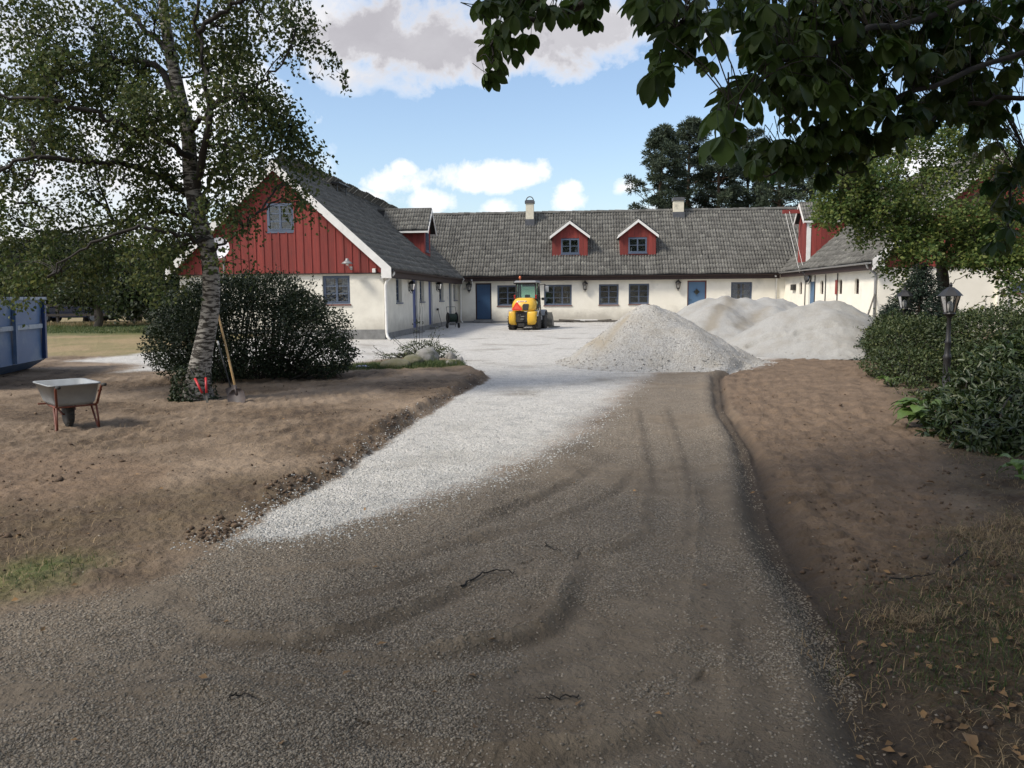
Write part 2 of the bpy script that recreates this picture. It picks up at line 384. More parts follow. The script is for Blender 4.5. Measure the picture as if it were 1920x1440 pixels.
def ground_h(x, y, fine=True):
    r = np.hypot(x, y)
    z = 0.05*fbm(x, y, .22, 2, 3)
    z = z*sstep(2, 9, r)
    # the ground climbs gently west of the left gable
    z = z + 0.2*sstep(-7.5, -10.0, x)*sstep(20, 28, y)*sstep(60, 35, y)
    if fine:
        near = sstep(60, 20, r)
        d, sgn = dist_line(x, y, L_BANK)
        dw = d + 0.10*fbm(x, y, 3.0, 3, 11)
        bank = np.where(sgn > 0, 0, 1)
        fade = sstep(4.4, 6.5, y)
        z = z + bank*fade*0.07*sstep(0.0, .30, dw)*sstep(3.5, .6, d)
        z = z + 0.07*fade*np.exp(-((d-.16)/.13)**2)*bank*(2.4*np.maximum(0, vnoise(x*3.5, y*3.5, 5)-.35)+.6*np.maximum(0, vnoise(x*14, y*14, 6)-.3))
        d, sgn = dist_line(x, y, L_EDGE)
        d2 = d + .05*fbm(x, y, 3.0, 3, 2)
        wl = .055+.07*sstep(9, 4, y)
        z = z - 0.075*np.exp(-((d2-.05)/wl)**2) + .03*np.exp(-((d2-.22)/.10)**2)*(sgn < 0) + .02*np.exp(-((d2-.12)/.07)**2)*(sgn > 0)
        for i, (ln, w, h) in enumerate(RIDGES):
            dd, sg = dist_line(x, y, ln)
            dd = np.abs(dd*sg + .035*fbm(x, y, 4, 3, 31+i)); sg = np.sign(dist_line(x, y, ln)[0]*sg + .035*fbm(x, y, 4, 3, 31+i))
            amp = .5+1.0*vnoise(x*2.2, y*2.2, 71+i)
            h = h*(.9 if i < 3 else .75)
            if i < 3: amp = .75+.4*vnoise(x*2.2, y*2.2, 71+i)
            wv = np.where(sg < 0, w*1.5, w*.45)
            z = z + h*amp*sstep(.0, .6, np.minimum(np.hypot(x-ln[0][0], y-ln[0][1]), np.hypot(x-ln[-1][0], y-ln[-1][1])))*np.exp(-(np.abs(dd)/wv)**1.5)*(1+.5*fbm(x, y, 22, 2, 33)) - .35*h*np.exp(-((dd-2.2*w)/(1.4*w))**2)*(sg < 0)
        # lengthwise wheel marks in the bare soil on both sides
        de_, se_ = dist_line(x, y, L_EDGE)
        rs = sstep(.1, -.2, sdf_poly(x, y, P_SOILR))
        ph = de_*2*np.pi/.21+2.2*fbm(x, y, .6, 2, 131)*6
        lug = np.sin(2*np.pi*(y*1.0+x*.25)/.17+1.5*fbm(x, y, 1.5, 2, 132)*6)
        band = sstep(-.1, .5, np.sin(ph))
        z = z + rs*near*sstep(.35, .7, vnoise(x*1.1, y*.5, 133))*(.007*np.sin(ph)+.010*lug*band)+rs*near*(.022*fbm(x, y, 9, 4, 134, .6)-.02*sstep(.62, .75, vnoise(x*6, y*6, 135)))
        ls = MASK_SOIL(x, y)*(x < 1)*(y > 3)
        ph2 = d0_bank(x, y)*2*np.pi/.34+9*fbm(x, y, .35, 2, 141)
        z = z + ls*near*sstep(.45, .65, vnoise(x*.5+3, y*.5, 142))*(.008*np.sin(ph2)+.008*np.sin(2*np.pi*(x*.9+y*.4)/.16)*(np.sin(ph2) > 0))
        z = z + near*(0.018*fbm(x, y, 1.3, 3, 21) + 0.016*fbm(x, y, 6.5, 3, 22))
        soil = MASK_SOIL(x, y)
        z = z + near*soil*(0.05*np.abs(fbm(x*.7+y*.3, y*2.2-x*.5, 2.2, 4, 41)) + .034*fbm(x, y, 13, 3, 42) + .016*fbm(x, y, 38, 2, 43))
    return z
def d0_bank(x, y):
    return dist_line(x, y, L_BANK)[0]
def MASK_SOIL(x, y):
    w = sdf_poly(x, y, P_WHITE); r = sdf_poly(x, y, P_ROAD)
    return sstep(-.05, .15, w)*sstep(-.1, .3, r)
def fan_grid():
    ang = list(np.arange(-R_(37)-PSI, R_(37)-PSI, 0.0021))
    a = ang[-1]; st = .0021
    while a < math.pi: st = min(st*1.25, .12); a += st; ang.append(a)
    a = ang[0]; st = .0021; pre = []
    while a > ang[-1]-2*math.pi+.13: st = min(st*1.25, .12); a -= st; pre.append(a)
    ang = np.array(pre[::-1]+ang)
    rr = [0.5]
    r = 0.5
    while r < 3000:
        px = r*r/(CAMH*800)
        st = max(.012, min(px*.75, r*.055)) if r > 2.1 else .12
        r += st; rr.append(r)
    return ang, np.array(rr)
ang, rad = fan_grid()
A_, Rr = np.meshgrid(ang, rad)
GX = (Rr*np.sin(A_)); GY = (Rr*np.cos(A_))
GZ = np.where(Rr < 120, ground_h(GX, GY), 0.0)
na, nr = len(ang), len(rad)
V = np.stack([GX.ravel(), GY.ravel(), GZ.ravel()], 1)
V = np.vstack([V, [[0, 0, 0]]])
idx = np.arange(na*nr).reshape(nr, na)
nxt = np.roll(idx, -1, axis=1)
Fq = np.stack([idx[:-1], idx[1:], nxt[1:], nxt[:-1]], -1).reshape(-1, 4)
x, y = V[:, 0], V[:, 1]
wn = .12*fbm(x, y, 2.2, 4, 51) + .05*fbm(x, y, 11, 3, 52)
far = sstep(12, 40, np.hypot(x, y))
sw = sdf_poly(x, y, P_WHITE)+wn*1.3
# the drive's lower end and its right side fade out; its left side is crisp
dl, _ = dist_line(x, y, L_BANK)
softness = .06+.55*sstep(.3, 1.6, dl)*(1-far)
m_white = sstep(softness*.35, -softness, sw + .35*fbm(x, y, 4.5, 4, 57)*sstep(.2, 1.2, dl))
m_road = sstep(.12, -.18, sdf_poly(x, y, P_ROAD)+wn)
m_soilr = sstep(.15, -.15, sdf_poly(x, y, P_SOILR)+wn)
m_lit = sstep(.35, -.3, sdf_poly(x, y, P_LITTER)+wn*2.5)
m_grass = np.maximum(sstep(.25, -.3, sdf_poly(x, y, P_GRASS1)+wn*3), sstep(.6, -.6, sdf_poly(x, y, P_GRASS2)+wn*4))
isl = np.hypot((x+3.9)/1.9, (y-16.8)/.9)
m_grass = np.maximum(m_grass, .8*sstep(1.15, .75, isl+.5*wn))
m_field = sstep(19.8, 20.8, y+wn*3)*sstep(-9.5, -10.5, x)*(1-sstep(26.5, 28.5, y+wn*8)*sstep(40, 38, y))
m_field = np.maximum(m_field, sstep(60, 66, y)); m_field = np.maximum(m_field, sstep(24, 30, x)); m_field = np.maximum(m_field, sstep(-26, -32, x))
de, _ = dist_line(x, y, L_EDGE)
m_damp_shade = np.exp(-((de+wn*.6-.02)/(.07+.13*sstep(9, 4, y)))**2)*(1-m_white)
dbk, sbk = dist_line(x, y, L_BANK)
m_damp_shade = np.maximum(m_damp_shade, .8*np.exp(-((dbk-.12+wn*.5)/.10)**2)*0+.8*sstep(4.4, 6.5, y)*sstep(.3, .6, vnoise(x*2.5, y*2.5, 5))*np.exp(-((dbk-.1+wn*.8)/.09)**2)*(sbk < 0))
m_damp_shade = np.maximum(m_damp_shade, .5*m_road*sstep(.08, .2, fbm(x*.9, y*.45, 1.1, 3, 61)))
for i_, (ln_, w_, h_) in enumerate(RIDGES[:14]):  # dark lines beside the ridges: relief shading painted into the mask
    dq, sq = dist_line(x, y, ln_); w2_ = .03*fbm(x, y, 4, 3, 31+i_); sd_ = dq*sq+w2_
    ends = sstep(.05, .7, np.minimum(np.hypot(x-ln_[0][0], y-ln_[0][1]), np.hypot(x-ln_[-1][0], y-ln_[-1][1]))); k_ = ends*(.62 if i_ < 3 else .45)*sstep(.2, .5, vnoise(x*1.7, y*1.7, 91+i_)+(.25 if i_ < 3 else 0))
    m_damp_shade = np.maximum(m_damp_shade, k_*np.exp(-((sd_+(.085 if i_ < 3 else .08))/.04)**2)); m_damp_shade = np.maximum(m_damp_shade, .8*k_*np.exp(-((sd_-.022)/.018)**2))
def expo_f(x, y):
    e = sstep(-.16, .02, fbm(x, y, .9, 5, 63, .6)); w2 = .05*fbm(x, y, 5, 3, 64)
    for i, (ln_, w_, h_) in enumerate(RIDGES[:14]):
        dq, sq = dist_line(x, y, ln_); wd = .075 if i < 3 else .06
        e = e*(1-.7*np.exp(-((dq+w2-.03)/wd)**4)*(sq < 0)*sstep(.15, .4, vnoise(x*1.3, y*1.3, 66+i)))
    return e
expo = expo_f(x, y)
P_SAND = G((-300, 850), (0, 850), (120, 855), (260, 872), (330, 905), (250, 940), (110, 958), (0, 990), (-300, 1010))
sand_ = sdf_poly(x, y, P_SAND)
m_soilr = np.maximum(m_soilr, sstep(.35, -.25, sand_+wn*4))
m_lit = np.maximum(m_lit, .7*sstep(.5, -.4, sdf_poly(x, y, G((-300, 975), (120, 950), (330, 925), (640, 905), (560, 940), (415, 1005), (100, 1060), (-300, 1080)))+wn*4))
gme = np_mesh('ground', V, Fq, [], dict(white=m_white, road=m_road, soilr=m_soilr, litter=m_lit, grass=m_grass, field=m_field, damp_shade=m_damp_shade, expo=expo), smooth=True)
ground = tag(link('ground', gme), 'graded gravel and bare brown soil of the farmyard and drive', None, None, 'structure')

def ground_mat():
    m = bpy.data.materials.new('ground'); m.use_nodes = True; t = m.node_tree; n = t.nodes; b = n['Principled BSDF']
    geo = n.new('ShaderNodeNewGeometry'); P = geo.outputs['Position']
    def A(nm):
        a = n.new('ShaderNodeAttribute'); a.attribute_name = nm; return a.outputs['Fac']
    def mixc(f, a, bb):
        k = n.new('ShaderNodeMix'); k.data_type = 'RGBA'
        for s, v in (('Factor', f), ('A', a), ('B', bb)):
            if isinstance(v, tuple): k.inputs[s].default_value = (*v, 1)
            elif isinstance(v, (int, float)): k.inputs[s].default_value = v
            else: t.links.new(v, k.inputs[s])
        return k.outputs['Result']
    def mr(v, a, bb, c=0., d=1.):
        k = n.new('ShaderNodeMapRange'); t.links.new(v, k.inputs[0])
        for i, q in enumerate((a, bb, c, d)): k.inputs[i+1].default_value = q
        return k.outputs[0]
    def mm(op, a, bb=None): return math_n(op, a, bb, nt=t)
    big = noise_n(P, .55, 5, .55, .3, nt=t); mid = noise_n(P, 3.1, 6, .62, .2, nt=t); fin = noise_n(P, 26, 5, .7, nt=t)
    vor = n.new('ShaderNodeTexVoronoi'); vor.inputs['Scale'].default_value = 62; t.links.new(P, vor.inputs['Vector'])
    vor2 = n.new('ShaderNodeTexVoronoi'); vor2.inputs['Scale'].default_value = 34; t.links.new(P, vor2.inputs['Vector'])
    cell = n.new('ShaderNodeSeparateColor'); t.links.new(vor.outputs['Color'], cell.inputs[0])
    # soil
    soil = mixc(mr(noise_n(P, 2.4, 8, .72, .5, nt=t), .38, .6), (.165, .118, .078), (.070, .049, .033))
    soil = mixc(mr(big, .42, .62), soil, (.25, .19, .135))
    straw = mixc(mr(fin, .56, .68), soil, (.26, .195, .12))
    soil = mixc(mr(big, .60, .42), soil, straw)
    soilr = mixc(mr(mid, .35, .7), (.205, .145, .097), (.118, .084, .058))
    base = mixc(A('soilr'), soil, soilr)
    # leaf litter and dead grass
    lit = mixc(mr(mid, .4, .6), (.06, .042, .028), (.10, .075, .045))
    lit = mixc(mr(fin, .55, .7), lit, (.16, .12, .07))
    base = mixc(A('litter'), base, lit)
    gr = mixc(mr(mid, .35, .65), (.075, .095, .032), (.13, .125, .05))
    gr = mixc(mr(fin, .5, .75), gr, (.20, .17, .09))
    base = mixc(A('grass'), base, gr)
    fl = mixc(mr(big, .4, .6), (.27, .205, .115), (.19, .165, .08))
    base = mixc(A('field'), base, fl)
    # compacted road: stones in a dusty matrix
    road_m = mixc(mr(mid, .3, .7), (.150, .120, .088), (.215, .176, .132))
    stone = mixc(cell.outputs[0], (.11, .092, .073), (.34, .302, .25))
    fr = mm('MULTIPLY', A('expo'), mr(vor.outputs['Distance'], .62, .35))
    road = mixc(mm('MULTIPLY', fr, .85), road_m, stone)
    base = mixc(A('road'), base, road)
    # white crushed limestone
    wh = mixc(cell.outputs[1], (.40, .385, .355), (.64, .622, .585))
    wh = mixc(mr(mid, .5, .75), wh, (.36, .355, .34))
    wh = mixc(mr(big, .55, .72), wh, (.29, .27, .235))
    base = mixc(A('white'), base, wh)
    base = mixc(mm('MULTIPLY', A('damp_shade'), .75), base, (.040, .032, .026))  # moist soil at ditch and bank, plus the painted shade of the ridges
    t.links.new(base, b.inputs['Base Color']); b.inputs['Roughness'].default_value = .92; b.inputs['Specular IOR Level'].default_value = .25
    gmask = mm('MAXIMUM', mm('MULTIPLY', A('road'), mm('MULTIPLY_ADD' if False else 'ADD', mm('MULTIPLY', A('expo'), .8), .2)), A('white'))
    hgt = mm('ADD', mm('MULTIPLY', mm('MULTIPLY', mm('SUBTRACT', 1.0, vor.outputs['Distance']), gmask), 1.0), mm('MULTIPLY', fin, 1.1))
    hgt = mm('ADD', hgt, mm('MULTIPLY', mm('SUBTRACT', 1.0, vor2.outputs['Distance']), .4))
    bp = n.new('ShaderNodeBump'); bp.inputs['Strength'].default_value = .9; bp.inputs['Distance'].default_value = .012
    bp2 = n.new('ShaderNodeBump'); bp2.inputs['Strength'].default_value = .8; bp2.inputs['Distance'].default_value = .05; t.links.new(math_n('ADD', noise_n(P, 7.5, 6, .68, .4, nt=t), math_n('MULTIPLY', mid, .8, nt=t), nt=t), bp2.inputs['Height']); t.links.new(bp2.outputs[0], bp.inputs['Normal'])
    t.links.new(hgt, bp.inputs['Height']); t.links.new(bp.outputs[0], b.inputs['Normal'])
    return m
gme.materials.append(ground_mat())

def gz(x, y):
    return float(ground_h(np.array([float(x)]), np.array([float(y)]))[0])
def gzs(x, y): return ground_h(x, y)

# ------------------------------------------------------------------ farmhouse
M_PL = mat('white_plaster', (.74, .71, .62), (.64, .61, .53), 2.2, .9, .03, 16, dirt=(.42, .40, .34), dscale=1.3, dlo=.58, dhi=.82, splash=True)
M_PL2 = mat('smooth_limewash', (.80, .765, .67), (.72, .685, .59), 1.2, .85, .012, 9, dirt=(.5, .48, .43), dscale=.8, dlo=.56, dhi=.8, splash=True)
M_PLI = mat('plinth_render', (.23, .23, .225), (.15, .15, .145), 5, .9, .02, 14)
M_RED = mat('red_board_paint', (.22, .036, .028), (.175, .026, .021), 3, .8, .006, 30, stretch=(6, 6, .6), orand=.22, dirt=(.12, .03, .025), dscale=2, dlo=.5, dhi=.75)
M_REDB = mat('red_backing', (.10, .014, .012), None, 3, .85)
M_WHT = mat('white_trim_paint', (.74, .73, .70), (.64, .63, .60), 5, .55, .004, 20, dirt=(.40, .39, .35), dscale=3, dlo=.6, dhi=.8)
M_FR = mat('blue_grey_frame', (.10, .13, .19), (.08, .105, .155), 6, .5)
M_BLU = mat('blue_door_paint', (.026, .070, .145), (.022, .060, .125), 2, .45, .003, 12)
M_BLU2 = mat('light_blue_door_paint', (.085, .165, .275), (.07, .14, .24), 2, .5, .003, 12)
M_VIO = mat('violet_blue_door_paint', (.075, .11, .30), (.06, .09, .24), 2, .5, .003, 12)
M_BRN = mat('dark_brown_fascia', (.035, .017, .014), (.022, .012, .010), 5, .7)
M_SILL = mat('red_brown_sill', (.16, .055, .045), (.12, .045, .04), 5, .6)
M_TILE = mat('concrete_roof_tile', (.140, .136, .124), (.080, .077, .070), 9, .9, .012, 40, dirt=(.22, .22, .19), dscale=6, dlo=.52, dhi=.72, tint=.24, orand=.14)
M_RIDGE = mat('ridge_tile', (.13, .128, .118), (.08, .078, .07), 7, .9, .01, 30, orand=.3)
M_DARK = mat('dark_underlay', (.02, .02, .02), None, 3, .9)
M_LEAD = mat('lead_flashing', (.09, .095, .105), (.06, .062, .07), 5, .5)
M_CHIM = mat('chimney_render', (.66, .62, .50), (.54, .50, .40), 4, .9, .01, 20, dirt=(.2, .2, .18), dscale=2, dlo=.6, dhi=.8)
M_INT = mat('room_wall', (.30, .28, .25), None, 2, .9)
M_CURT = mat('curtain_cloth', (.55, .60, .68), (.45, .5, .58), 9, .9, .01, 12)
M_BLK = mat('black_iron', (.012, .012, .014), (.02, .02, .02), 8, .5)
M_ZINC = mat('grey_gutter', (.30, .30, .30), (.22, .22, .22), 6, .45, metal=.3)
M_LGLS = glass_mat('lantern_glass', (.8, .8, .8))
M_PANE = glass_mat('window_glass', (.72, .76, .80))

house = empty('farmhouse', (2.2, 45, 0), 0, 'long whitewashed farmhouse with red gables, grey tiled roofs and two wings round the gravel yard', 'farmhouse')
HOFF = Vector((2.2, 45, 0))
def hb(mb, name, mats, parent=None, smooth=False):
    """build a house part given in world coordinates"""
    o = mb.build(name, mats, parent if parent is not None else house, smooth)
    if parent is None or parent is house: o.location = -HOFF
    return o
def at_plane(px, py, P0, n):
    d = ray(px, py); C0 = np.array([0, 0, CAMH]); n = np.array(n, float)
    k = (np.array(P0)-C0)@n/(d@n); return C0+k*d

def wall(name, O, u, nrm, ln, z0, z1, th, ops, m, parent=None):
    O = Vector(O); u = Vector(u); nv = Vector(nrm); mb = MB()
    us = sorted(set([0, ln]+[v for o in ops for v in (o[0], o[1])])); zs = sorted(set([z0, z1]+[v for o in ops for v in (o[2], o[3])]))
    def P(a, z, d): return O+u*a+Vector((0, 0, z))-nv*d
    for i in range(len(us)-1):
        for j in range(len(zs)-1):
            a, b, c, d = us[i], us[i+1], zs[j], zs[j+1]; ca, cz = (a+b)/2, (c+d)/2
            if any(o[0] < ca < o[1] and o[2] < cz < o[3] for o in ops): continue
            mb.add([P(a, c, 0), P(b, c, 0), P(b, d, 0), P(a, d, 0)], [(0, 1, 2, 3)])
            mb.add([P(a, c, th), P(b, c, th), P(b, d, th), P(a, d, th)], [(0, 1, 2, 3)])
    for (a, b, c, d) in ops:
        for q in (((a, c), (b, c)), ((b, c), (b, d)), ((b, d), (a, d)), ((a, d), (a, c))):
            mb.add([P(*q[0], 0), P(*q[1], 0), P(*q[1], th), P(*q[0], th)], [(0, 1, 2, 3)])
    return hb(mb, name, m, parent)

def ubox(mb, O, u, nv, a0, a1, z0, z1, d0, d1):
    """box from a0..a1 along u, z0..z1, d0..d1 outward along nv"""
    O = Vector(O); P = []
    for z in (z0, z1):
        for (a, d) in ((a0, d0), (a1, d0), (a1, d1), (a0, d1)): P.append(O+u*a+nv*d+Vector((0, 0, z)))
    mb.add(P, [(0, 3, 2, 1), (4, 5, 6, 7), (0, 1, 5, 4), (1, 2, 6, 5), (2, 3, 7, 6), (3, 0, 4, 7)])

def window(O, u, nrm, a0, a1, z0, z1, cas=2, rows=3, depth=.12, sill=True, curtain=False, fm=None, sm=None, fw=.055, label=None, parent=None):
    u = Vector(u); nv = Vector(nrm); O = Vector(O); fm = fm or M_FR
    e = parent if parent is not None else house
    mb = MB(); D = -depth
    a0 += .003; a1 -= .003; z0 += .003; z1 -= .003
    for (p, q, r, s) in ((a0, a1, z0, z0+fw), (a0, a1, z1-fw, z1), (a0, a0+fw, z0+fw, z1-fw), (a1-fw, a1, z0+fw, z1-fw)): ubox(mb, O, u, nv, p, q, r, s, D-.07, D)
    w = (a1-a0-2*fw)/cas
    sh = .035
    for c in range(cas):
        p = a0+fw+c*w; q = p+w
        for (i, j, k, l) in ((p+.004, q-.004, z0+fw+.004, z0+fw+sh), (p+.004, q-.004, z1-fw-sh, z1-fw-.004), (p+.004, p+sh, z0+fw+sh, z1-fw-sh), (q-sh, q-.004, z0+fw+sh, z1-fw-sh)): ubox(mb, O, u, nv, i, j, k, l, D-.05, D+.012)
        hh = (z1-z0-2*fw-2*sh)/rows
        for r in range(1, rows):
            zz = z0+fw+sh+r*hh; ubox(mb, O, u, nv, p+sh, q-sh, zz-.013, zz+.013, D-.045, D+.004)
    fr = hb(mb, 'window', fm, parent)
    if label: fr['label'] = label
    for c in range(cas):
        p = a0+fw+c*w+sh; q = a0+fw+(c+1)*w-sh; hh = (z1-z0-2*fw-2*sh)/rows
        for r in range(rows):
            g = MB(); zz = z0+fw+sh+r*hh; ubox(g, O, u, nv, p-.005, q+.005, zz-.005+(.013 if r else 0), zz+hh-.008, D-.030, D-.024)
            g.build('pane', M_PANE, fr)
    if sill:
        s = MB(); ubox(s, O, u, nv, a0-.03, a1+.03, z0-.055, z0-.006, D, .045); s.build('sill', sm or M_SILL, fr)
    if curtain:
        s = MB(); n = 24
        for sd_ in (0, 1):
            aa = a0+fw if sd_ == 0 else a1-fw-.30*(a1-a0); bb = aa+.30*(a1-a0); pts = []
            for i in range(n+1):
                t = i/n; pts.append((aa+(bb-aa)*t, D-.16+.025*math.sin(t*26)))
            for i in range(n):
                s.add([O+u*pts[i][0]+nv*pts[i][1]+Vector((0, 0, z0)), O+u*pts[i+1][0]+nv*pts[i+1][1]+Vector((0, 0, z0)), O+u*pts[i+1][0]+nv*pts[i+1][1]+Vector((0, 0, z1)), O+u*pts[i][0]+nv*pts[i][1]+Vector((0, 0, z1))], [(0, 1, 2, 3)])
        s.build('curtain', M_CURT, fr)
    return fr

TPL = None
def tile_roof(O, u, s, ln, sl, keep=None, indiv=0, parent=None, tw=.32, tl=.37, ikey=None, hs=1.0):
    """pantiles from eave corner O along u, upslope s"""
    O = np.array(O, float); u = np.array(u, float); s = np.array(s, float); n = np.cross(u, s); n /= np.linalg.norm(n)
    if n[2] < 0: n = -n
    k = 9; a = np.linspace(0, tw*.985, k); h = (.036+.034*np.cos(a/tw*4*math.pi+2.6))*hs
    V = []
    for i in range(k): V.append((a[i], -.02, h[i]+.030*hs))
    for i in range(k): V.append((a[i], tl+.02, h[i]-.004))
    for i in range(k): V.append((a[i], -.02, -.01))
    V = np.array(V); F = [(i, i+1, k+i+1, k+i) for i in range(k-1)]+[(2*k+i, 2*k+i+1, i+1, i) for i in range(k-1)]
    F = np.array(F)
    nu = int(ln/tw)+1; ns = int(sl/tl+.7)
    cells = []
    for j in range(ns):
        for i in range(nu):
            a0 = i*tw; b0 = j*tl
            if a0+tw > ln+.05: continue
            c = O+u*(a0+tw/2)+s*(b0+tl/2)
            if keep is None or keep(c): cells.append((a0, b0, c))
    if indiv:
        cells.sort(key=lambda q: ikey(q[2]))
    ind, rest = cells[:indiv], cells[indiv:]
    if ind:
        tm = np_mesh('tile', V, F, M_TILE, smooth=False)
        for (a0, b0, c) in ind:
            o = link('tile', tm, parent); P = O+u*a0+s*b0
            Rm = Matrix(((u[0], s[0], n[0]), (u[1], s[1], n[1]), (u[2], s[2], n[2])))
            Rm = Rm@Matrix.Rotation(random.gauss(0, .006), 3, 'Z')@Matrix.Rotation(random.gauss(0, .008), 3, 'X')
            o.matrix_local = Matrix.Translation(P+n*random.uniform(0, .008))@Rm.to_4x4()
    if rest:
        A0 = np.array([q[0] for q in rest]); B0 = np.array([q[1] for q in rest]); m = len(rest)
        jit = rng.normal(0, .006, (m, 1)); lift = rng.uniform(0, .009, (m, 1))
        aa = V[None, :, 0]+A0[:, None]+jit; bb = V[None, :, 1]+B0[:, None]+jit*V[None, :, 0]*2+rng.normal(0, .006, (m, 1)); hh = V[None, :, 2]+lift
        W_ = O+aa[..., None]*u+bb[..., None]*s+hh[..., None]*n
        # slight sag of an old roof
        W_[..., 2] += .045*np.sin(aa*.7+1)*np.sin(bb*.5+.3)+.02*np.sin(aa*2.3)
        FF = (F[None]+(np.arange(m)*len(V))[:, None, None]).reshape(-1, 4)
        ti = np.repeat(rng.uniform(-1, 1, m), len(V))
        me = np_mesh('tiles', W_.reshape(-1, 3), FF, M_TILE, dict(tint=ti))
        tag(link('tiles', me, parent), kind='stuff')
def ridge(p0, p1, parent, step=.36, r=.125, n_=None):
    p0 = Vector(p0); p1 = Vector(p1); d = (p1-p0); L_ = d.length; d.normalize(); n_ = int(L_/step)
    x = d.cross(Vector((0, 0, 1))).normalized(); mb = MB(); k = 8
    for e, (t0, rr) in enumerate(((-.01, r*1.08), (step+.03, r*.95))):
        for j in range(k+1):
            t = math.pi*j/k*1.1-.05*math.pi; mb.v.append((t0, rr*math.cos(t), rr*math.sin(t)))
    for j in range(k): mb.f.append((j, j+1, k+2+j, k+1+j)); mb.m.append(0)
    me = mb.mesh('ridge_tile', M_RIDGE, True)
    sol = None
    Rm = Matrix((d, x, d.cross(x)*-1 if d.cross(x).z < 0 else d.cross(x))).transposed()
    for i in range(n_):
        o = link('ridge_tile', me, parent); P = p0+d*(i*step)
        o.matrix_local = Matrix.Translation(P+Vector((0, 0, random.uniform(-.012, .012)-.03)))@(Rm@Matrix.Rotation(random.gauss(0, .015), 3, 'Z')).to_4x4()

# roof planes -------------------------------------------------------
LW = dict(ex=-6.42, ez=2.46, rx=-10.45, rz=6.12); kL = (LW['rz']-LW['ez'])/(LW['ex']-LW['rx'])
MN = dict(ey=44.55, ez=2.60, ry=48.6, rz=6.36); kM = (MN['rz']-MN['ez'])/(MN['ry']-MN['ey'])
RW = dict(ex=10.86, ez=2.66, rx=15.2, rz=6.62); kR = (RW['rz']-RW['ez'])/(RW['rx']-RW['ex'])
def zL(x): return LW['ez']+kL*(LW['ex']-x) if x > LW['rx'] else LW['rz']-kL*(LW['rx']-x)
def zM(y): return MN['ez']+kM*(y-MN['ey']) if y < MN['ry'] else MN['rz']-kM*(y-MN['ry'])
def zR(x): return RW['ez']+kR*(x-RW['ex']) if x < RW['rx'] else RW['rz']-kR*(x-RW['rx'])
def roof_body(name, polys, m=M_DARK, thick=.06):
    mb = MB()
    for p in polys:
        mb.prism([Vector(q)+Vector((0, 0, -.02)) for q in p], (0, 0, -thick))
    return hb(mb, name, m)
YE0 = YL-.32; YR0 = YR-.32
rL = roof_body('roof', [[(LW['ex'], YE0, LW['ez']), (LW['ex'], 48.0, LW['ez']), (LW['rx'], 48.0, LW['rz']), (LW['rx'], YE0, LW['rz'])],
                        [(2*LW['rx']-LW['ex'], YE0, LW['ez']), (2*LW['rx']-LW['ex'], 52.6, LW['ez']), (LW['rx'], 50.5, LW['rz']), (LW['rx'], YE0, LW['rz'])]])
rL['label'] = 'dark grey tiled roof of the left wing'
rM = roof_body('roof', [[(-10.4, MN['ey'], MN['ez']), (15.2, MN['ey'], MN['ez']), (17, MN['ry'], MN['rz']), (-12.5, MN['ry'], MN['rz'])],
                        [(-14.4, 2*MN['ry']-MN['ey'], MN['ez']), (19.5, 2*MN['ry']-MN['ey'], MN['ez']), (17, MN['ry'], MN['rz']), (-12.5, MN['ry'], MN['rz'])]])
rM['label'] = 'weathered grey tiled roof of the long middle range'
rR = roof_body('roof', [[(RW['ex'], YR0, RW['ez']), (RW['ex'], 48.0, RW['ez']), (RW['rx'], 48.0, RW['rz']), (RW['rx'], YR0, RW['rz'])],
                        [(2*RW['rx']-RW['ex'], YR0, RW['ez']), (2*RW['rx']-RW['ex'], 52.6, RW['ez']), (RW['rx'], 50.5, RW['rz']), (RW['rx'], YR0, RW['rz'])]])
rR['label'] = 'dark grey tiled roof of the right wing'
def unit(v): v = np.array(v, float); return v/np.linalg.norm(v)
sL = unit((-1, 0, kL)); sM = unit((0, 1, kM)); sR = unit((1, 0, kR))
slL = math.hypot(4.03, 3.66); slM = math.hypot(4.05, 3.76); slR = math.hypot(4.34, 3.96)
def keepL(c):
    if c[2] < zM(c[1])-.02: return False
    return True
def keepM(c): return c[2] > zL(c[0])-.02 and c[2] > zR(c[0])-.02
def keepR(c): return c[2] > zM(c[1])-.02
tile_roof((LW['ex'], YE0, LW['ez']), (0, 1, 0), sL, 48.5-YE0, slL, keepL, 300, rL, ikey=lambda c: c[1]+abs(c[2]-3.8)*.6)
tile_roof((-12, MN['ey'], MN['ez']), (1, 0, 0), sM, 29, slM, keepM, 0, rM)
tile_roof((RW['ex'], YR0, RW['ez']), (0, 1, 0), sR, 48.5-YR0, slR, keepR, 0, rR)
tile_roof((2*LW['rx']-LW['ex'], YE0, LW['ez']), (0, 1, 0), unit((1, 0, kL)), 24, slL, None, 0, rL, tw=.64, tl=.74)
tile_roof((2*RW['rx']-RW['ex'], YR0, RW['ez']), (0, 1, 0), unit((-1, 0, kR)), 20, slR, None, 0, rR, tw=.64, tl=.74)
ridge((LW['rx'], YE0+.05, LW['rz']+.05), (LW['rx'], 48.4, LW['rz']+.05), rL)
ridge((-11.5, MN['ry'], MN['rz']+.05), (15.6, MN['ry'], MN['rz']+.05), rM)
ridge((RW['rx'], YR0+.05, RW['rz']+.05), (RW['rx'], 48.4, RW['rz']+.05), rR)

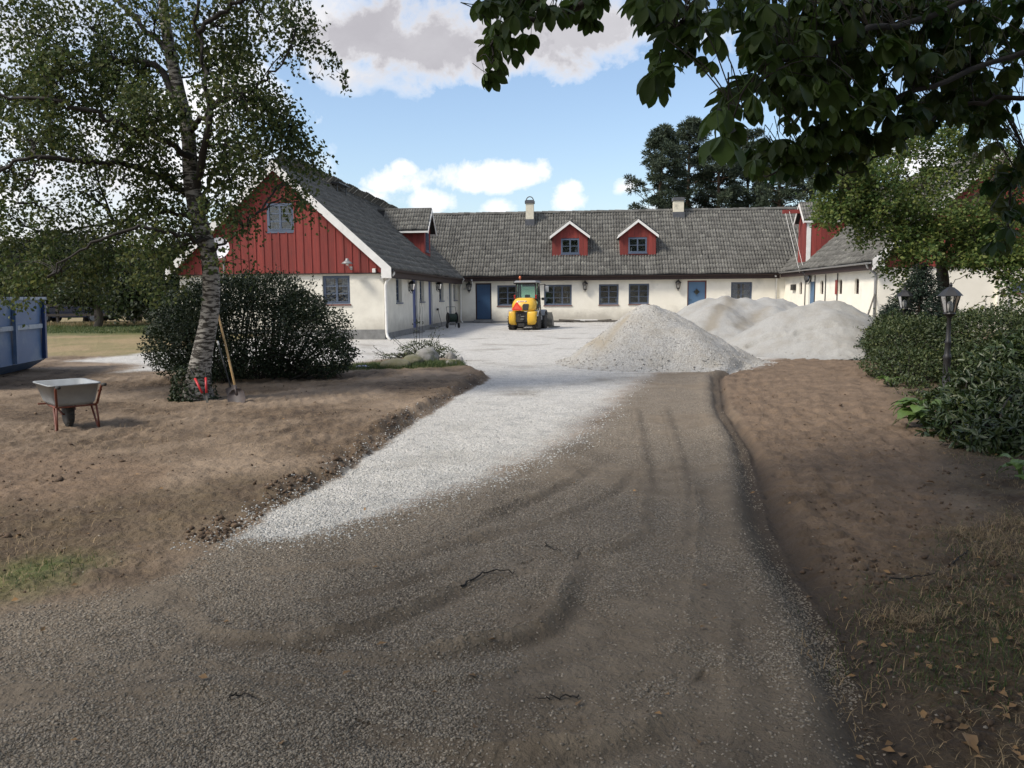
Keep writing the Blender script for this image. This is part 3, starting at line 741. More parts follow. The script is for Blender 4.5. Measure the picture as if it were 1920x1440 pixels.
# walls --------------------------------------------------------------
def opM(pxa, pxb, pya, pyb):
    a = at_y(pxa, pya, YM); b = at_y(pxb, pyb, YM); return [a[0]-XL, b[0]-XL, b[2], a[2]]
doors_main = [opM(891, 922, 531, 602), opM(1289, 1324, 526, 599)]
for d in doors_main: d[2] = .18
wins_main = [opM(932, 971, 535, 573), opM(1020, 1072, 534, 572), opM(1123, 1160, 533, 571), opM(1179, 1217, 532, 570), opM(1371, 1410, 529, 566)]
wall('wall', (XL, YM, 0), (1, 0, 0), (0, -1, 0), XR-XL, -.3, 2.62, .3, doors_main+wins_main, M_PL2)['label'] = 'cream limewashed front wall of the middle range'
for i, w in enumerate(wins_main):
    window((XL, YM, 0), (1, 0, 0), (0, -1, 0), *w, cas=3 if i == 1 else 2, rows=3, curtain=(i in (4,)), depth=.14, sm=M_FR if i == 4 else None)
def door(O, u, nrm, a0, a1, z0, z1, m, fm=None, diamond=False, depth=.12, planks=0, handle=True, label=None):
    u = Vector(u); nv = Vector(nrm); O = Vector(O); mb = MB()
    D = -depth; fw = .07
    a0 += .004; a1 -= .004; z1 -= .004
    leaf = MB()
    la, lb, lz0, lz1 = a0+fw, a1-fw, z0+.02, z1-fw
    if diamond:
        cx, cz, r = (la+lb)/2, lz0+(lz1-lz0)*.72, .21
        dm = [(cx, cz-r), (cx+r, cz), (cx, cz+r), (cx-r, cz)]; cr = [(la, lz0), (lb, lz0), (lb, lz1), (la, lz1)]
        P = lambda a, z, d: O+u*a+nv*d+Vector((0, 0, z))
        mids = [((la+lb)/2, lz0), (lb, (cz)), ((la+lb)/2, lz1), (la, cz)]
        ring = [cr[0], mids[0], cr[1], mids[1], cr[2], mids[2], cr[3], mids[3]]
        inn = [dm[0], dm[0], dm[1], dm[1], dm[2], dm[2], dm[3], dm[3]]
        for i in range(8):
            j = (i+1) % 8
            a, b, c, d = ring[i], ring[j], inn[j], inn[i]
            # corner points attach to neighbours: build quads/tris between ring and diamond
        tri = [(cr[0], mids[0], dm[0]), (cr[0], dm[0], dm[3]), (cr[0], dm[3], mids[3]), (cr[1], mids[1], dm[1]), (cr[1], dm[1], dm[0]), (cr[1], dm[0], mids[0]),
               (cr[2], mids[2], dm[2]), (cr[2], dm[2], dm[1]), (cr[2], dm[1], mids[1]), (cr[3], mids[3], dm[3]), (cr[3], dm[3], dm[2]), (cr[3], dm[2], mids[2])]
        for t in tri: leaf.add([P(*q, D) for q in t]+[P(*q, D-.045) for q in t], [(0, 1, 2), (3, 4, 5)])
        for i in range(4):
            a, b = dm[i], dm[(i+1) % 4]; leaf.add([P(*a, D), P(*b, D), P(*b, D-.045), P(*a, D-.045)], [(0, 1, 2, 3)])
    else:
        ubox(leaf, O, u, nv, la, lb, lz0, lz1, D-.045, D)
        if planks:
            w = (lb-la)/planks
            for i in range(planks): ubox(leaf, O, u, nv, la+i*w+.006, la+(i+1)*w-.006, lz0+.01, lz1-.01, D, D+.012)
    dr = hb(leaf, 'door', m)
    if label: dr['label'] = label
    for (p, q, r, s) in ((a0, a1, z1-fw, z1), (a0, a0+fw, z0, z1-fw), (a1-fw, a1, z0, z1-fw)): ubox(mb, O, u, nv, p, q, r, s, D-.06, D+.02)
    mb.build('door_frame', fm or m, dr)
    if diamond:
        g = MB(); g.add([P(a, z, D-.02) for (a, z) in dm], [(0, 1, 2, 3)]); g.build('pane', M_PANE, dr)
        g = MB()
        for i in range(4):
            a, b = dm[i], dm[(i+1) % 4]; g.beam(P(*a, D+.01), P(*b, D+.01), .05, .03, up=nrm)
        g.build('pane_trim', m, dr)
    if handle:
        g = MB(); h = O+u*(la+.07)+nv*(D+.05)+Vector((0, 0, z0+1.0)); g.beam(h, h+u*.12, .02); g.beam(h, h-nv*.05, .018, up=(0, 0, 1)); g.build('handle', M_BLK, dr)
    s = MB(); ubox(s, O, u, nv, a0-.08, a1+.08, z0-.16, z0, -.2, .28); s.build('doorstep', M_PLI, dr)
    return dr
door((XL, YM, 0), (1, 0, 0), (0, -1, 0), *doors_main[0], M_BLU, fm=M_BRN, label='plain dark blue door beside the left corner')
door((XL, YM, 0), (1, 0, 0), (0, -1, 0), *doors_main[1], M_BLU2, fm=M_SILL, diamond=True, label='lighter blue door with a diamond pane')
pl = MB(); pl.b2((XL+.3, YM-.035, -.3), (XR-.3, YM-.003, .10)); hb(pl, 'plinth', M_PLI)

# left wing courtyard wall
uy = (0, 1, 0)
def opX(pxa, pxb, pya, pyb, X0, y0):
    a = at_x(pxa, pya, X0); b = at_x(pxb, pyb, X0); return [a[1]-y0, b[1]-y0, b[2], a[2]]
lw_w = [opX(742, 754, 519, 566, XL, YL), opX(786.5, 795, 522, 563, XL, YL), opX(823, 832, 525, 565, XL, YL), opX(850, 856.5, 527, 563, XL, YL)]
lw_d = [opX(773, 782, 523, 614, XL, YL), opX(803, 809, 525, 607, XL, YL), opX(841.5, 848, 527, 600, XL, YL)]
for w in lw_w: w[2], w[3] = 1.28, 2.22
for d in lw_d: d[2], d[3] = .12, 2.2
for w in lw_w: w[1] = max(w[1], w[0]+1.0)
for i, d in enumerate(lw_d): d[1] = max(d[1], d[0]+.95)
ops = sorted(lw_w+lw_d)
for i in range(len(ops)-1):
    if ops[i][1] > ops[i+1][0]-.15: ops[i][1] = ops[i+1][0]-.15
wall('wall', (XL, YL, 0), uy, (1, 0, 0), YM-YL+1, -.3, 2.52, .3, lw_w+lw_d, M_PL)['label'] = 'white plastered yard wall of the left wing'
for w in lw_w: window((XL, YL, 0), uy, (1, 0, 0), *w, cas=2, rows=3, depth=.13, sm=M_FR)
for i, d in enumerate(lw_d): door((XL, YL, 0), uy, (1, 0, 0), *d, M_VIO if i < 2 else M_FR, depth=.10, planks=5)
pl = MB(); pl.b2((XL+.003, YL-.02, -.3), (XL+.03, YM-.04, .22)); hb(pl, 'plinth', M_PLI)
# left gable
xa = XL-(-14.14); GX0 = -14.14; GW = XL-GX0
a = at_y(604, 517, YL); b = at_y(657, 570, YL); gw = [a[0]-GX0, b[0]-GX0, b[2], a[2]]
wall('wall', (GX0, YL, 0), (1, 0, 0), (0, -1, 0), GW, -.3, 2.36, .3, [gw], M_PL)['label'] = 'rough cream plastered lower gable wall of the left wing'
window((GX0, YL, 0), (1, 0, 0), (0, -1, 0), *gw, cas=2, rows=3, depth=.08, curtain=True, label='blue window in the plastered gable wall')
pl = MB(); pl.b2((GX0, YL-.045, -.3), (XL+.02, YL-.003, .36)); hb(pl, 'plinth', M_PLI)
a = at_y(501, 382, YL); b = at_y(553, 434, YL); uw = [a[0]-GX0, b[0]-GX0, b[2], a[2]]
def gable(O, u, nrm, w, zb, zfun, uwin, bw, parent_label, name='gable', cover=.05):
    """board and batten gable; every board its own object"""
    u = Vector(u); nv = Vector(nrm); O = Vector(O); mb = MB()
    cuts = [0, w] + ([uwin[0], uwin[1]] if uwin else []) + [w/2]
    n = 24; back = MB()
    xs = sorted(set([i*w/n for i in range(n+1)]+cuts))
    P = lambda a_, z, d: O+u*a_+nv*d+Vector((0, 0, z))
    for i in range(len(xs)-1):
        x0, x1 = xs[i], xs[i+1]; c = (x0+x1)/2
        segs = [(zb, zb, zfun(x0), zfun(x1))]
        if uwin and uwin[0] < c < uwin[1]: segs = [(zb, zb, uwin[2], uwin[2]), (uwin[3], uwin[3], zfun(x0), zfun(x1))]
        for (z0, z1, z2, z3) in segs: back.add([P(x0, z0, .0), P(x1, z1, .0), P(x1, z3, .0), P(x0, z2, .0)], [(0, 1, 2, 3)])
    g = hb(back, name, M_REDB); g['label'] = parent_label
    k = int(w/bw)+1; bw = w/k
    for i in range(k):
        x0 = i*bw+.004; x1 = (i+1)*bw-.004; bb = MB(); bh = MB()
        def piece(x0, x1, d0, d1, dz=0.0):
            segs = [(zb+dz, None)]
            xs_ = [x0, x1]
            if uwin and x1 > uwin[0] and x0 < uwin[1]:
                # split
                out = []
                if x0 < uwin[0]-.01: out.append((x0, uwin[0]-.004, zb+dz, None))
                if x1 > uwin[1]+.01: out.append((uwin[1]+.004, x1, zb+dz, None))
                c0, c1 = max(x0, uwin[0]-.004), min(x1, uwin[1]+.004)
                out.append((c0, c1, zb+dz, uwin[2]-.03)); out.append((c0, c1, uwin[3]+.02, None))
            else: out = [(x0, x1, zb+dz, None)]
            for (p, q, z0, z1) in out:
                za = z1 if z1 is not None else zfun(p)-.03; zc = z1 if z1 is not None else zfun(q)-.03
                if min(za, zc) <= z0+.02: continue
                poly = [P(p, z0, d0), P(q, z0, d0), P(q, zc, d0), P(p, za, d0)]
                (bh if (uwin and z0 > uwin[3]) else bb).prism(poly, nv*(d1-d0))
        dz = random.uniform(-.008, .008)
        piece(x0, x1, .004, .024, dz)
        if cover and i: piece(x0-.004-cover/2, x0-.004+cover/2, .026, .046, dz-.02)
        if bb.v: bb.build('board', M_RED, g)
        if bh.v: bh.build('board', M_RED, g)
    return g
zf = lambda a_: zL(GX0+a_)-.06
gable((GX0, YL-.05, 0), (1, 0, 0), (0, -1, 0), GW+.05, 2.34, zf, uw, .295, 'red board and batten gable of the left wing')
window((GX0, YL-.05, 0), (1, 0, 0), (0, -1, 0), *uw, cas=2, rows=3, depth=-.03, sill=True, sm=M_FR, label='blue window high in the red gable')
# jetty board ends between plaster and boards
mb = MB(); mb.b2((GX0, YL-.10, 2.30), (XL+.02, YL-.004, 2.338)); hb(mb, 'drip_board', M_BRN)

def barge(pts, nrm, h=.24, th=.035, name='bargeboard', m=None, drop=.0, parent=None):
    mb = MB(); nv = Vector(nrm)
    for i in range(len(pts)-1):
        a, b = Vector(pts[i]), Vector(pts[i+1])
        mb.prism([a, b, b-Vector((0, 0, h)), a-Vector((0, 0, h))], nv*th)
    return hb(mb, name, m or M_WHT, parent)
yb = YE0-.0
ov = .10
barge([(LW['ex']+.02, yb, LW['ez']+.04), (LW['rx'], yb, LW['rz']+.07)], (0, -1, 0), .34)
barge([(LW['rx'], yb, LW['rz']+.07), (2*LW['rx']-LW['ex'], yb, LW['ez']+.04)], (0, -1, 0), .34)
mb = MB()   # dark soffit behind bargeboards and boxed eave end
mb.b2((LW['ex']-.33, yb-.033, 2.14), (LW['ex']+.02, yb-.005, 2.50)); hb(mb, 'bargeboard_end', M_WHT)
barge([(RW['ex']-.02, YR0, RW['ez']+.05), (RW['rx'], YR0, RW['rz']+.08)], (0, -1, 0), .40)
barge([(RW['rx'], YR0, RW['rz']+.08), (2*RW['rx']-RW['ex'], YR0, RW['ez']+.05)], (0, -1, 0), .40)
mb = MB(); mb.b2((RW['ex']-.02, YR0-.033, 2.42), (RW['ex']+.42, YR0-.005, 2.70)); hb(mb, 'bargeboard_end', M_WHT)
# eaves: fascia, soffit, gutters
def eave(name, a, b, w, out):
    pass
mb = MB(); mb.b2((LW['ex']-.05, YE0+.02, 2.17), (LW['ex']-.01, 44.6, 2.44)); mb.b2((XL-.02, YE0+.02, 2.17), (LW['ex']-.05, 44.6, 2.20)); hb(mb, 'fascia', M_BRN)
mb = MB(); mb.b2((-6.4, MN['ey']+.01, 2.31), (10.84, MN['ey']+.05, 2.57)); mb.b2((-6.45, MN['ey']+.05, 2.31), (10.9, YM+.02, 2.34)); hb(mb, 'fascia', M_BRN)
mb = MB(); mb.b2((RW['ex']+.01, YR0+.02, 2.36), (RW['ex']+.05, 44.5, 2.62)); mb.b2((RW['ex']+.05, YR0+.02, 2.36), (XR+.02, 44.5, 2.39)); hb(mb, 'fascia', M_BRN)
def gutter(p0, p1, m, r=.065):
    p0, p1 = Vector(p0), Vector(p1); d = (p1-p0).normalized(); x = d.cross(Vector((0, 0, 1))); mb = MB(); k = 7
    for p in (p0, p1):
        for rr in (r, r*.85):
            for j in range(k+1):
                t = math.pi+math.pi*j/k; mb.v.append(tuple(p+x*math.cos(t)*rr+Vector((0, 0, math.sin(t)*rr))))
    q = k+1
    for j in range(k):
        mb.f.append((j, j+1, 2*q+j+1, 2*q+j)); mb.f.append((q+j, q+j+1, 3*q+j+1, 3*q+j)); mb.m += [0, 0]
    hb(mb, 'gutter', m, smooth=True)
gutter((LW['ex']+.06, YE0, 2.43), (LW['ex']+.06, 44.6, 2.43), M_BRN)
gutter((-6.3, MN['ey']-.07, 2.55), (10.8, MN['ey']-.07, 2.55), M_BRN)
gutter((RW['ex']-.07, YR0+.1, 2.62), (RW['ex']-.07, 44.4, 2.62), M_ZINC)
def downpipe(pts, r=.042, m=None):
    mb = MB(); mb.tube(pts, r, 10)
    for (i, j) in ((-3, -2),): pass
    o = hb(mb, 'downpipe', m or M_WHT, smooth=True); return o
downpipe([(LW['ex']+.02, YL+.05, 2.42), (LW['ex']+.02, YL+.03, 2.30), (XL+.12, YL-.02, 2.05), (XL+.07, YL-.02, 1.9), (XL+.07, YL-.02, .25), (XL+.10, YL-.05, .12), (XL+.24, YL-.2, -.02)], .05)
downpipe([(LW['ex']+.1, 44.3, 2.42), (XL+.3, 44.6, 2.25), (XL+.18, YM-.08, 2.0), (XL+.18, YM-.08, .15), (XL+.3, YM-.2, .02)], .045)
downpipe([(-5.9, 44.55, 2.4), (-5.9, YM-.08, 2.2), (-5.9, YM-.08, 1.95), (-6.4, YM-.08, 1.9)], .045)
downpipe([(10.6, 44.5, 2.45), (10.75, YM-.08, 2.3), (10.75, YM-.08, .1)], .05)
downpipe([(RW['ex']-.07, 31.35, 2.6), (RW['ex']+.0, 31.4, 2.45), (XR-.08, 31.3, 2.2), (XR-.07, 31.3, 2.05), (XR-.07, 31.3, .05)], .05, M_ZINC)

# right wing courtyard wall: dir u = +y from YR
def opR(pxa, pxb, pya, pyb):
    a = at_x(pxa, pya, XR); b = at_x(pxb, pyb, XR); ys = sorted((a[1]-YR, b[1]-YR)); return [ys[0], ys[1], b[2], a[2]]
rw_w = [opR(1602, 1611, 523, 546), opR(1571, 1580, 521, 545), opR(1537, 1545, 519, 545), opR(1498, 1504.5, 523, 545)]
for w in rw_w:
    w[2], w[3] = 1.45, 2.08
    c = (w[0]+w[1])/2; w[0], w[1] = c-.26, c+.26
rw_d = opR(1517, 1526, 530, 566); rw_d[2], rw_d[3] = .1, 2.05; c = (rw_d[0]+rw_d[1])/2; rw_d[0], rw_d[1] = c-.5, c+.5
wall('wall', (XR, YR, 0), uy, (-1, 0, 0), YM-YR+1, -.3, 2.66, .3, rw_w+[rw_d], M_PL2)['label'] = 'white yard wall of the right wing with small arched windows'
for w in rw_w:
    wf = window((XR, YR, 0), uy, (-1, 0, 0), *w, cas=2, rows=3, depth=.08, sill=False, fm=M_BRN, fw=.03)
    # arched head: rendered spandrels filling the opening's upper corners
    mb = MB(); n = 8; r = .26; cz = w[3]-.13
    for sd_ in (-1, 1):
        pts = [Vector((XR-.004, YR+(w[0]+w[1])/2+sd_*.26, w[3]))]
        for j in range(n+1):
            t = math.pi/2*j/n; pts.append(Vector((XR-.004, YR+(w[0]+w[1])/2+sd_*.26*math.cos(t), cz+.13*math.sin(t))))
        mb.prism(pts, (.08, 0, 0))
    mb.build('arched_head', M_PL2, wf)
door((XR, YR, 0), uy, (-1, 0, 0), *rw_d, M_BLU2, depth=.10, planks=5, label='narrow blue plank door of the right wing')
for (pxx) in (1511, 1529, 1549, 1571.5):
    p = at_x(pxx, 530, XR); mb = MB(); mb.tube([(XR-.03, p[1], 2.34), (XR-.03, p[1], .2)], .022, 6); hb(mb, 'wall_cable', M_BLK)
# shutter red at third window
p = at_x(1571, 530, XR)
mb = MB(); mb.b2((XR-.05, rw_w[1][1]+YR+.01, 1.44), (XR-.02, rw_w[1][1]+YR+.28, 2.06)); hb(mb, 'shutter', M_RED)
# right gable wall
GR0 = XR; GRW = 8.0
a = at_y(1897, 530, YR); b = at_y(1935, 549, YR)
rg = [a[0]-XR, b[0]-XR, b[2], a[2]]
wall('wall', (XR, YR, 0), (1, 0, 0), (0, -1, 0), GRW, -.3, 2.46, .3, [rg], M_PL2)['label'] = 'white plastered lower gable wall of the right wing'
window((XR, YR, 0), (1, 0, 0), (0, -1, 0), *rg, cas=2, rows=2, depth=.1)
mb = MB(); p = at_y(1868, 560, YR); mb.b2((p[0]-.02, YR-.12, -.2), (p[0]+.36, YR-.003, 2.42)); hb(mb, 'buttress', M_PL2)
gable((XR-.02, YR-.05, 0), (1, 0, 0), (0, -1, 0), GRW+.04, 2.44, lambda a_: zR(XR-.02+a_)-.06, None, .295, 'red board and batten gable of the right wing')
# outer and back walls
wall('wall', (GX0, YL, 0), uy, (-1, 0, 0), 25, -.3, 2.5, .3, [], M_PL)
wall('wall', (19.2, YR, 0), uy, (1, 0, 0), 21.4, -.3, 2.6, .3, [], M_PL)
wall('wall', (GX0, 52.4, 0), (1, 0, 0), (0, 1, 0), 33.3, -.3, 2.6, .3, [], M_PL)
mb = MB(); mb.b2((XL-.35, YL+.35, -.06), (GX0+.35, 52, -.02)); mb.b2((XL-.3, YM+.35, -.06), (XR+.3, 52, -.02)); hb(mb, 'floor', M_INT)
mb = MB(); mb.b2((GX0+.35, YL+3.6, 0), (XL-.35, YL+3.7, 2.4)); mb.b2((XL-.3, YM+3.2, 0), (XR+.3, YM+3.3, 2.5)); mb.b2((XL-3.2, YL+.35, 0), (XL-3.1, YM, 2.4)); mb.b2((XR+2.2, YR+.35, 0), (XR+2.3, YM, 2.4))
mb.b2((GX0+1.5, YL+.32, 2.42), (XL-1.5, 52, 2.46)); mb.b2((LW['rx']-2.2, YL+3, 2.5), (LW['rx']+2.2, YL+3.1, 3.6)); hb(mb, 'inner_wall', M_INT)

# chimneys ------------------------------------------------------------
def chimney(cx, cy, w, d, z0, z1, cap=True, hoop=False, label=None, m=None):
    mb = MB(); mb.b2((cx-w/2, cy-d/2, z0), (cx+w/2, cy+d/2, z1)); o = hb(mb, 'chimney', m or M_CHIM, rM); o.location = (0, 0, 0)
    if label: o['label'] = label
    f = MB(); f.b2((cx-w/2-.05, cy-d/2-.06, z0), (cx+w/2+.05, cy+d/2+.05, z0+.42)); f.build('flashing', M_LEAD, o)
    if cap:
        f = MB(); f.b2((cx-w/2-.04, cy-d/2-.04, z1), (cx+w/2+.04, cy+d/2+.04, z1+.12)); f.b2((cx-w/2-.01, cy-d/2-.01, z1+.12), (cx+w/2+.01, cy+d/2+.01, z1+.17)); f.build('chimney_cap', M_LEAD, o)
    if hoop:
        f = MB(); f.tube([(cx+w*.48*math.cos(t), cy, z1+.15+w*.52*math.sin(t)) for t in np.linspace(0, math.pi, 13)], .025, 6); f.build('chimney_hood', M_LEAD, o, True)
# parts of the roof three levels deep only: hang chimneys directly on the house
def chimney_h(pxc, pyt, pyb, w, yy, **k):
    t = at_y(pxc, pyt, yy); b = at_y(pxc, pyb, yy)
    mb = MB(); mb.b2((t[0]-w/2, yy, b[2]-.5), (t[0]+w/2, yy+w, t[2])); o = hb(mb, 'chimney', M_CHIM)
    if k.get('label'): o['label'] = k['label']
    f = MB(); f.b2((t[0]-w/2-.05, yy-.05, b[2]-.45), (t[0]+w/2+.05, yy+w+.05, b[2]+k.get('fl', 0.0))); f.build('flashing', M_LEAD, o)
    c = MB(); c.b2((t[0]-w/2-.05, yy-.05, t[2]), (t[0]+w/2+.05, yy+w+.05, t[2]+.14)); c.b2((t[0]-w/2-.02, yy-.02, t[2]+.14), (t[0]+w/2+.02, yy+w+.02, t[2]+.19)); c.build('chimney_cap', M_LEAD, o)
    if k.get('hoop'):
        f = MB(); f.tube([(t[0]+w*.46*math.cos(q), yy+w/2, t[2]+.17+w*.5*math.sin(q)) for q in np.linspace(0, math.pi, 13)], .03, 6); f.build('chimney_hood', M_LEAD, o, True)
    return o
chimney_h(993, 381, 411, .46, 47.7, hoop=True, label='tall slim cream chimney with a hooped lead cap')
chimney_h(1273, 376, 399, .58, 48.1, fl=.05, label='short broad cream chimney')
mb = MB(); p = at_y(576, 318, 31.5); mb.b2((p[0]-.3, 31.2, 5.6), (p[0]+.3, 31.8, p[2]+.05)); hb(mb, 'chimney', M_LEAD)['label'] = 'dark chimney on the left wing ridge behind birch leaves'
# roof walk ladder on the left wing ridge
mb = MB()
for i in range(3): mb.beam((LW['rx']+.1, 34+.0+i*.22, LW['rz']+.22), (LW['rx']+.1, 34+i*.22, LW['rz']-.1), .03)
mb.b2((LW['rx']-.2, 33.6, LW['rz']+.16), (LW['rx']+.45, 35.2, LW['rz']+.2)); mb.beam((LW['rx']+.3, 33.8, LW['rz']+.17), (LW['rx']+.3, 33.8, LW['rz']-.2), .04); mb.beam((LW['rx']+.3, 35.1, LW['rz']+.17), (LW['rx']+.3, 35.1, LW['rz']-.2), .04)
hb(mb, 'roof_walkway', M_LEAD); mb = MB(); mb.tube([(LW['rx'], 36.5+2.4*t, LW['rz']+.15+.10*math.sin(t*math.pi)) for t in np.linspace(0, 1, 8)], .02, 5)
hb(mb, 'snow_guard', M_LEAD)

# dormers ---------------------------------------------------------------
def dormer(P0, u, v, w, h, rise, depth, win=None, boards=.19, over=.12, fover=.22, label=None, tiles=True, beam=False, corner_white=False, barge_h=.16, winf=None, front=True):
    """P0: bottom left corner of front (seen from outside), u along front, v inward"""
    P0 = Vector(P0); u = Vector(u); v = Vector(v); nv = -v; up = Vector((0, 0, 1))
    mb = MB()
    A, B = P0, P0+u*w; top = up*h; apex = P0+u*w/2+up*(h+rise)
    mb.mi = 0
    th = .02
    # body shell
    bk = .5 if win else th
    mb.add([A+v*bk, B+v*bk, B+top+v*bk, apex+v*bk, A+top+v*bk], [(0, 1, 2, 3, 4)])
    mb.add([A+v*th, A+top+v*th, A+top+v*depth, A+v*depth], [(0, 1, 2, 3)])
    mb.add([B+v*th, B+top+v*th, B+top+v*depth, B+v*depth], [(0, 1, 2, 3)])
    d = hb(mb, 'dormer', M_DARK if win else M_REDB)
    if label: d['label'] = label
    zt = lambda a_: h + rise*(1-abs(a_-w/2)/(w/2))
    def P(a_, z, dd): return P0+u*a_+up*z+nv*dd
    k = max(3, round(w/boards)); bw = w/k
    for i in range(k):
        x0, x1 = i*bw+.003, (i+1)*bw-.003; bb = MB(); bh = MB()
        xs_ = [x0, x1] if not (x0 < w/2 < x1) else [x0, w/2, x1]
        def pc(p, q, z0, z1):
            za, zc = (z1, z1) if z1 is not None else (zt(p)-.01, zt(q)-.01)
            (bh if (win and z0 > win[3]) else bb).prism([P(p, z0, -th), P(q, z0, -th), P(q, zc, -th), P(p, za, -th)], nv*.022)
        for j in range(len(xs_)-1):
            p, q = xs_[j], xs_[j+1]
            if win and q > win[0] and p < win[1]:
                if p < win[0]-.01: pc(p, win[0]-.003, 0, None)
                if q > win[1]+.01: pc(win[1]+.003, q, 0, None)
                c0, c1 = max(p, win[0]-.003), min(q, win[1]+.003); pc(c0, c1, 0, win[2]-.02); pc(c0, c1, win[3]+.02, None)
            else: pc(p, q, 0, None)
        if bb.v: bb.build('board', M_RED, d)
        if bh.v: bh.build('board', M_RED, d)
    # side cladding boards
    for sgn, S0 in ((-1, A), (1, B)):
        kk = max(3, round(depth/boards)); bd = depth/kk
        for i in range(kk):
            q0 = S0+v*(i*bd+.004); q1 = S0+v*((i+1)*bd-.004)
            bb = MB(); bb.prism([q0, q1, q1+top, q0+top], u*(.022*sgn)); bb.build('board', M_RED, d)
    # roof slabs
    rb = MB(); e0 = over
    slope = rise/(w/2)
    for sgn in (-1, 1):
        eA = P0+u*(w/2)+u*(sgn*(w/2+e0))+up*(h-slope*e0); ap = apex.copy()
        pts = [eA+nv*fover, ap+nv*fover, ap+v*(depth+1.2), eA+v*depth]
        rb.prism([p_+up*.03 for p_ in pts], up*.05)
    rb.build('dormer_roof', M_DARK, d)
    if tiles:
        for sgn in (-1, 1):
            eA = P0+u*(w/2)+u*(sgn*(w/2+e0))+up*(h-slope*e0+.085)+nv*fover
            s_ = unit((-u*sgn*(w/2+e0)+up*(slope*(w/2+e0)))); ln_ = fover+depth+.5
            tile_roof(eA, np.array(v), s_, ln_, math.hypot(w/2+e0, slope*(w/2+e0)), None, 0, d, tw=.26, tl=.30, hs=.8)
        rt = MB(); rt.tube([apex+nv*fover+up*.09, apex+v*(depth+.8)+up*.09], .09, 8); rt.build('ridge_cap', M_RIDGE, d)
    bg = MB()
    for sgn in (-1, 1):
        eA = P0+u*(w/2)+u*(sgn*(w/2+e0+.03))+up*(h-slope*(e0+.03)+.10)+nv*(fover+.002); ap = apex+nv*(fover+.002)+up*.10
        bg.prism([eA, ap, ap-up*barge_h, eA-up*barge_h], nv*.03)
    bg.build('bargeboard', M_WHT, d)
    for sgn in (-1, 1):
        eb = MB()
        eA = P0+u*(w/2)+u*(sgn*(w/2+e0))+up*(h-slope*e0-.05)
        eb.prism([eA+nv*fover, eA+v*depth, eA+v*depth+up*.09, eA+nv*fover+up*.09], u*(.02*sgn))
        eb.build('eave_trim', M_WHT, d)
    fl = MB(); fl.prism([P(-.04, -.14, .03), P(w+.04, -.14, .03), P(w+.04, -.003, .03), P(-.04, -.003, .03)], v*.05); fl.build('flashing', M_BRN, d)
    if corner_white:
        c = MB(); c.prism([P(w-.0, 0, .012), P(w+.04, 0, .012), P(w+.04, h, .012), P(w, h, .012)], v*.20) if corner_white > 0 else c.prism([P(-.04, 0, .03), P(.0, 0, .03), P(.0, h, .03), P(-.04, h, .03)], v*.24)
        c.build('corner_board', M_WHT, d)
    if win:
        window(P0, u, nv, *[win[0], win[1], win[2], win[3]], cas=2, rows=2, depth=-.0, sill=True, sm=M_FR, fw=.045)
    return d
nM = (0, -kM, 1); PM0 = (0, MN['ey'], MN['ez']+.06)
for (pl_, pr, pb, pe, pa, wx0, wx1, wy0, wy1, lb) in ((1036, 1101, 480, 443, 418, 1052, 1086, 447, 476, 'left of the two red dormers on the middle roof'), (1163, 1229, 478, 441, 415, 1178, 1213, 445, 474, 'right of the two red dormers on the middle roof')):
    q = at_plane((pl_+pr)/2, pb, PM0, nM); yy = q[1]
    a = at_y(pl_, pb, yy); b = at_y(pr, pb, yy); e = at_y(pl_, pe, yy); ap = at_y((pl_+pr)/2, pa, yy); w0 = at_y(wx0, wy1, yy); w1 = at_y(wx1, wy0, yy)
    hh = e[2]-a[2]; rise = ap[2]-e[2]; dep = (hh+.1)/kM
    dd = dormer((a[0], yy, a[2]), (1, 0, 0), (0, 1, 0), b[0]-a[0], hh, rise, dep, win=(w0[0]-a[0], w1[0]-a[0], w0[2]-a[2], w1[2]-a[2]), label=lb)
# left wing dormer, facing the yard (+x): seen from outside u = +y
nL = (kL, 0, 1); q = at_plane(796, 479, (LW['ex'], 30, LW['ez']+.06), nL)
dh = 1.42
dL = dormer((q[0], q[1], q[2]), (0, 1, 0), (-1, 0, 0), 1.6, dh, .78, (dh+.1)/kL, win=(.38, 1.22, .22, 1.22), label='red dormer on the left wing, facing the yard', over=.3, fover=.25)
# right wing hoist dormer flush with the yard wall (faces -x): u = -y
q1 = at_x(1511, 498, XR-.05); ws = 1.5
hz0 = 2.66; hE = at_x(1511, 412, XR-.05)[2]-hz0
dR = dormer((XR-.05, q1[1]+ws, hz0), (0, -1, 0), (1, 0, 0), ws, hE, .75, (hE+.1)/kR, win=None, label='tall red hoist dormer on the right wing', over=.12, fover=.2, corner_white=1, boards=.24)
mb = MB(); cy = q1[1]+ws/2; zb = hz0+hE+.45
mb.b2((XR-1.05, cy-.09, zb-.09), (XR-.1, cy+.09, zb+.09)); o = hb(mb, 'hoist_beam', M_RED)
mb = MB(); mb.tube([(XR-.95, cy-.06, zb), (XR-.35, cy-.8, 2.5)], .011, 5); mb.tube([(XR-.75, cy-.1, zb), (XR-.15, cy-.9, 2.5)], .011, 5); hb(mb, 'hoist_rope', M_WHT)
# meter box on right wing wall, flush fittings
p = at_x(1490, 539, XR); mb = MB(); mb.b2((XR-.14, p[1]-.3, p[2]-.14), (XR-.003, p[1]+.3, p[2]+.16)); bevel(hb(mb, 'meter_box', M_BLK), .01)
p = at_y(703, 508, YL-.05); mb = MB(); mb.b2((p[0]-.06, YL-.20, p[2]-.06), (p[0]+.06, YL-.10, p[2]+.08)); bevel(hb(mb, 'junction_box', M_WHT), .015)

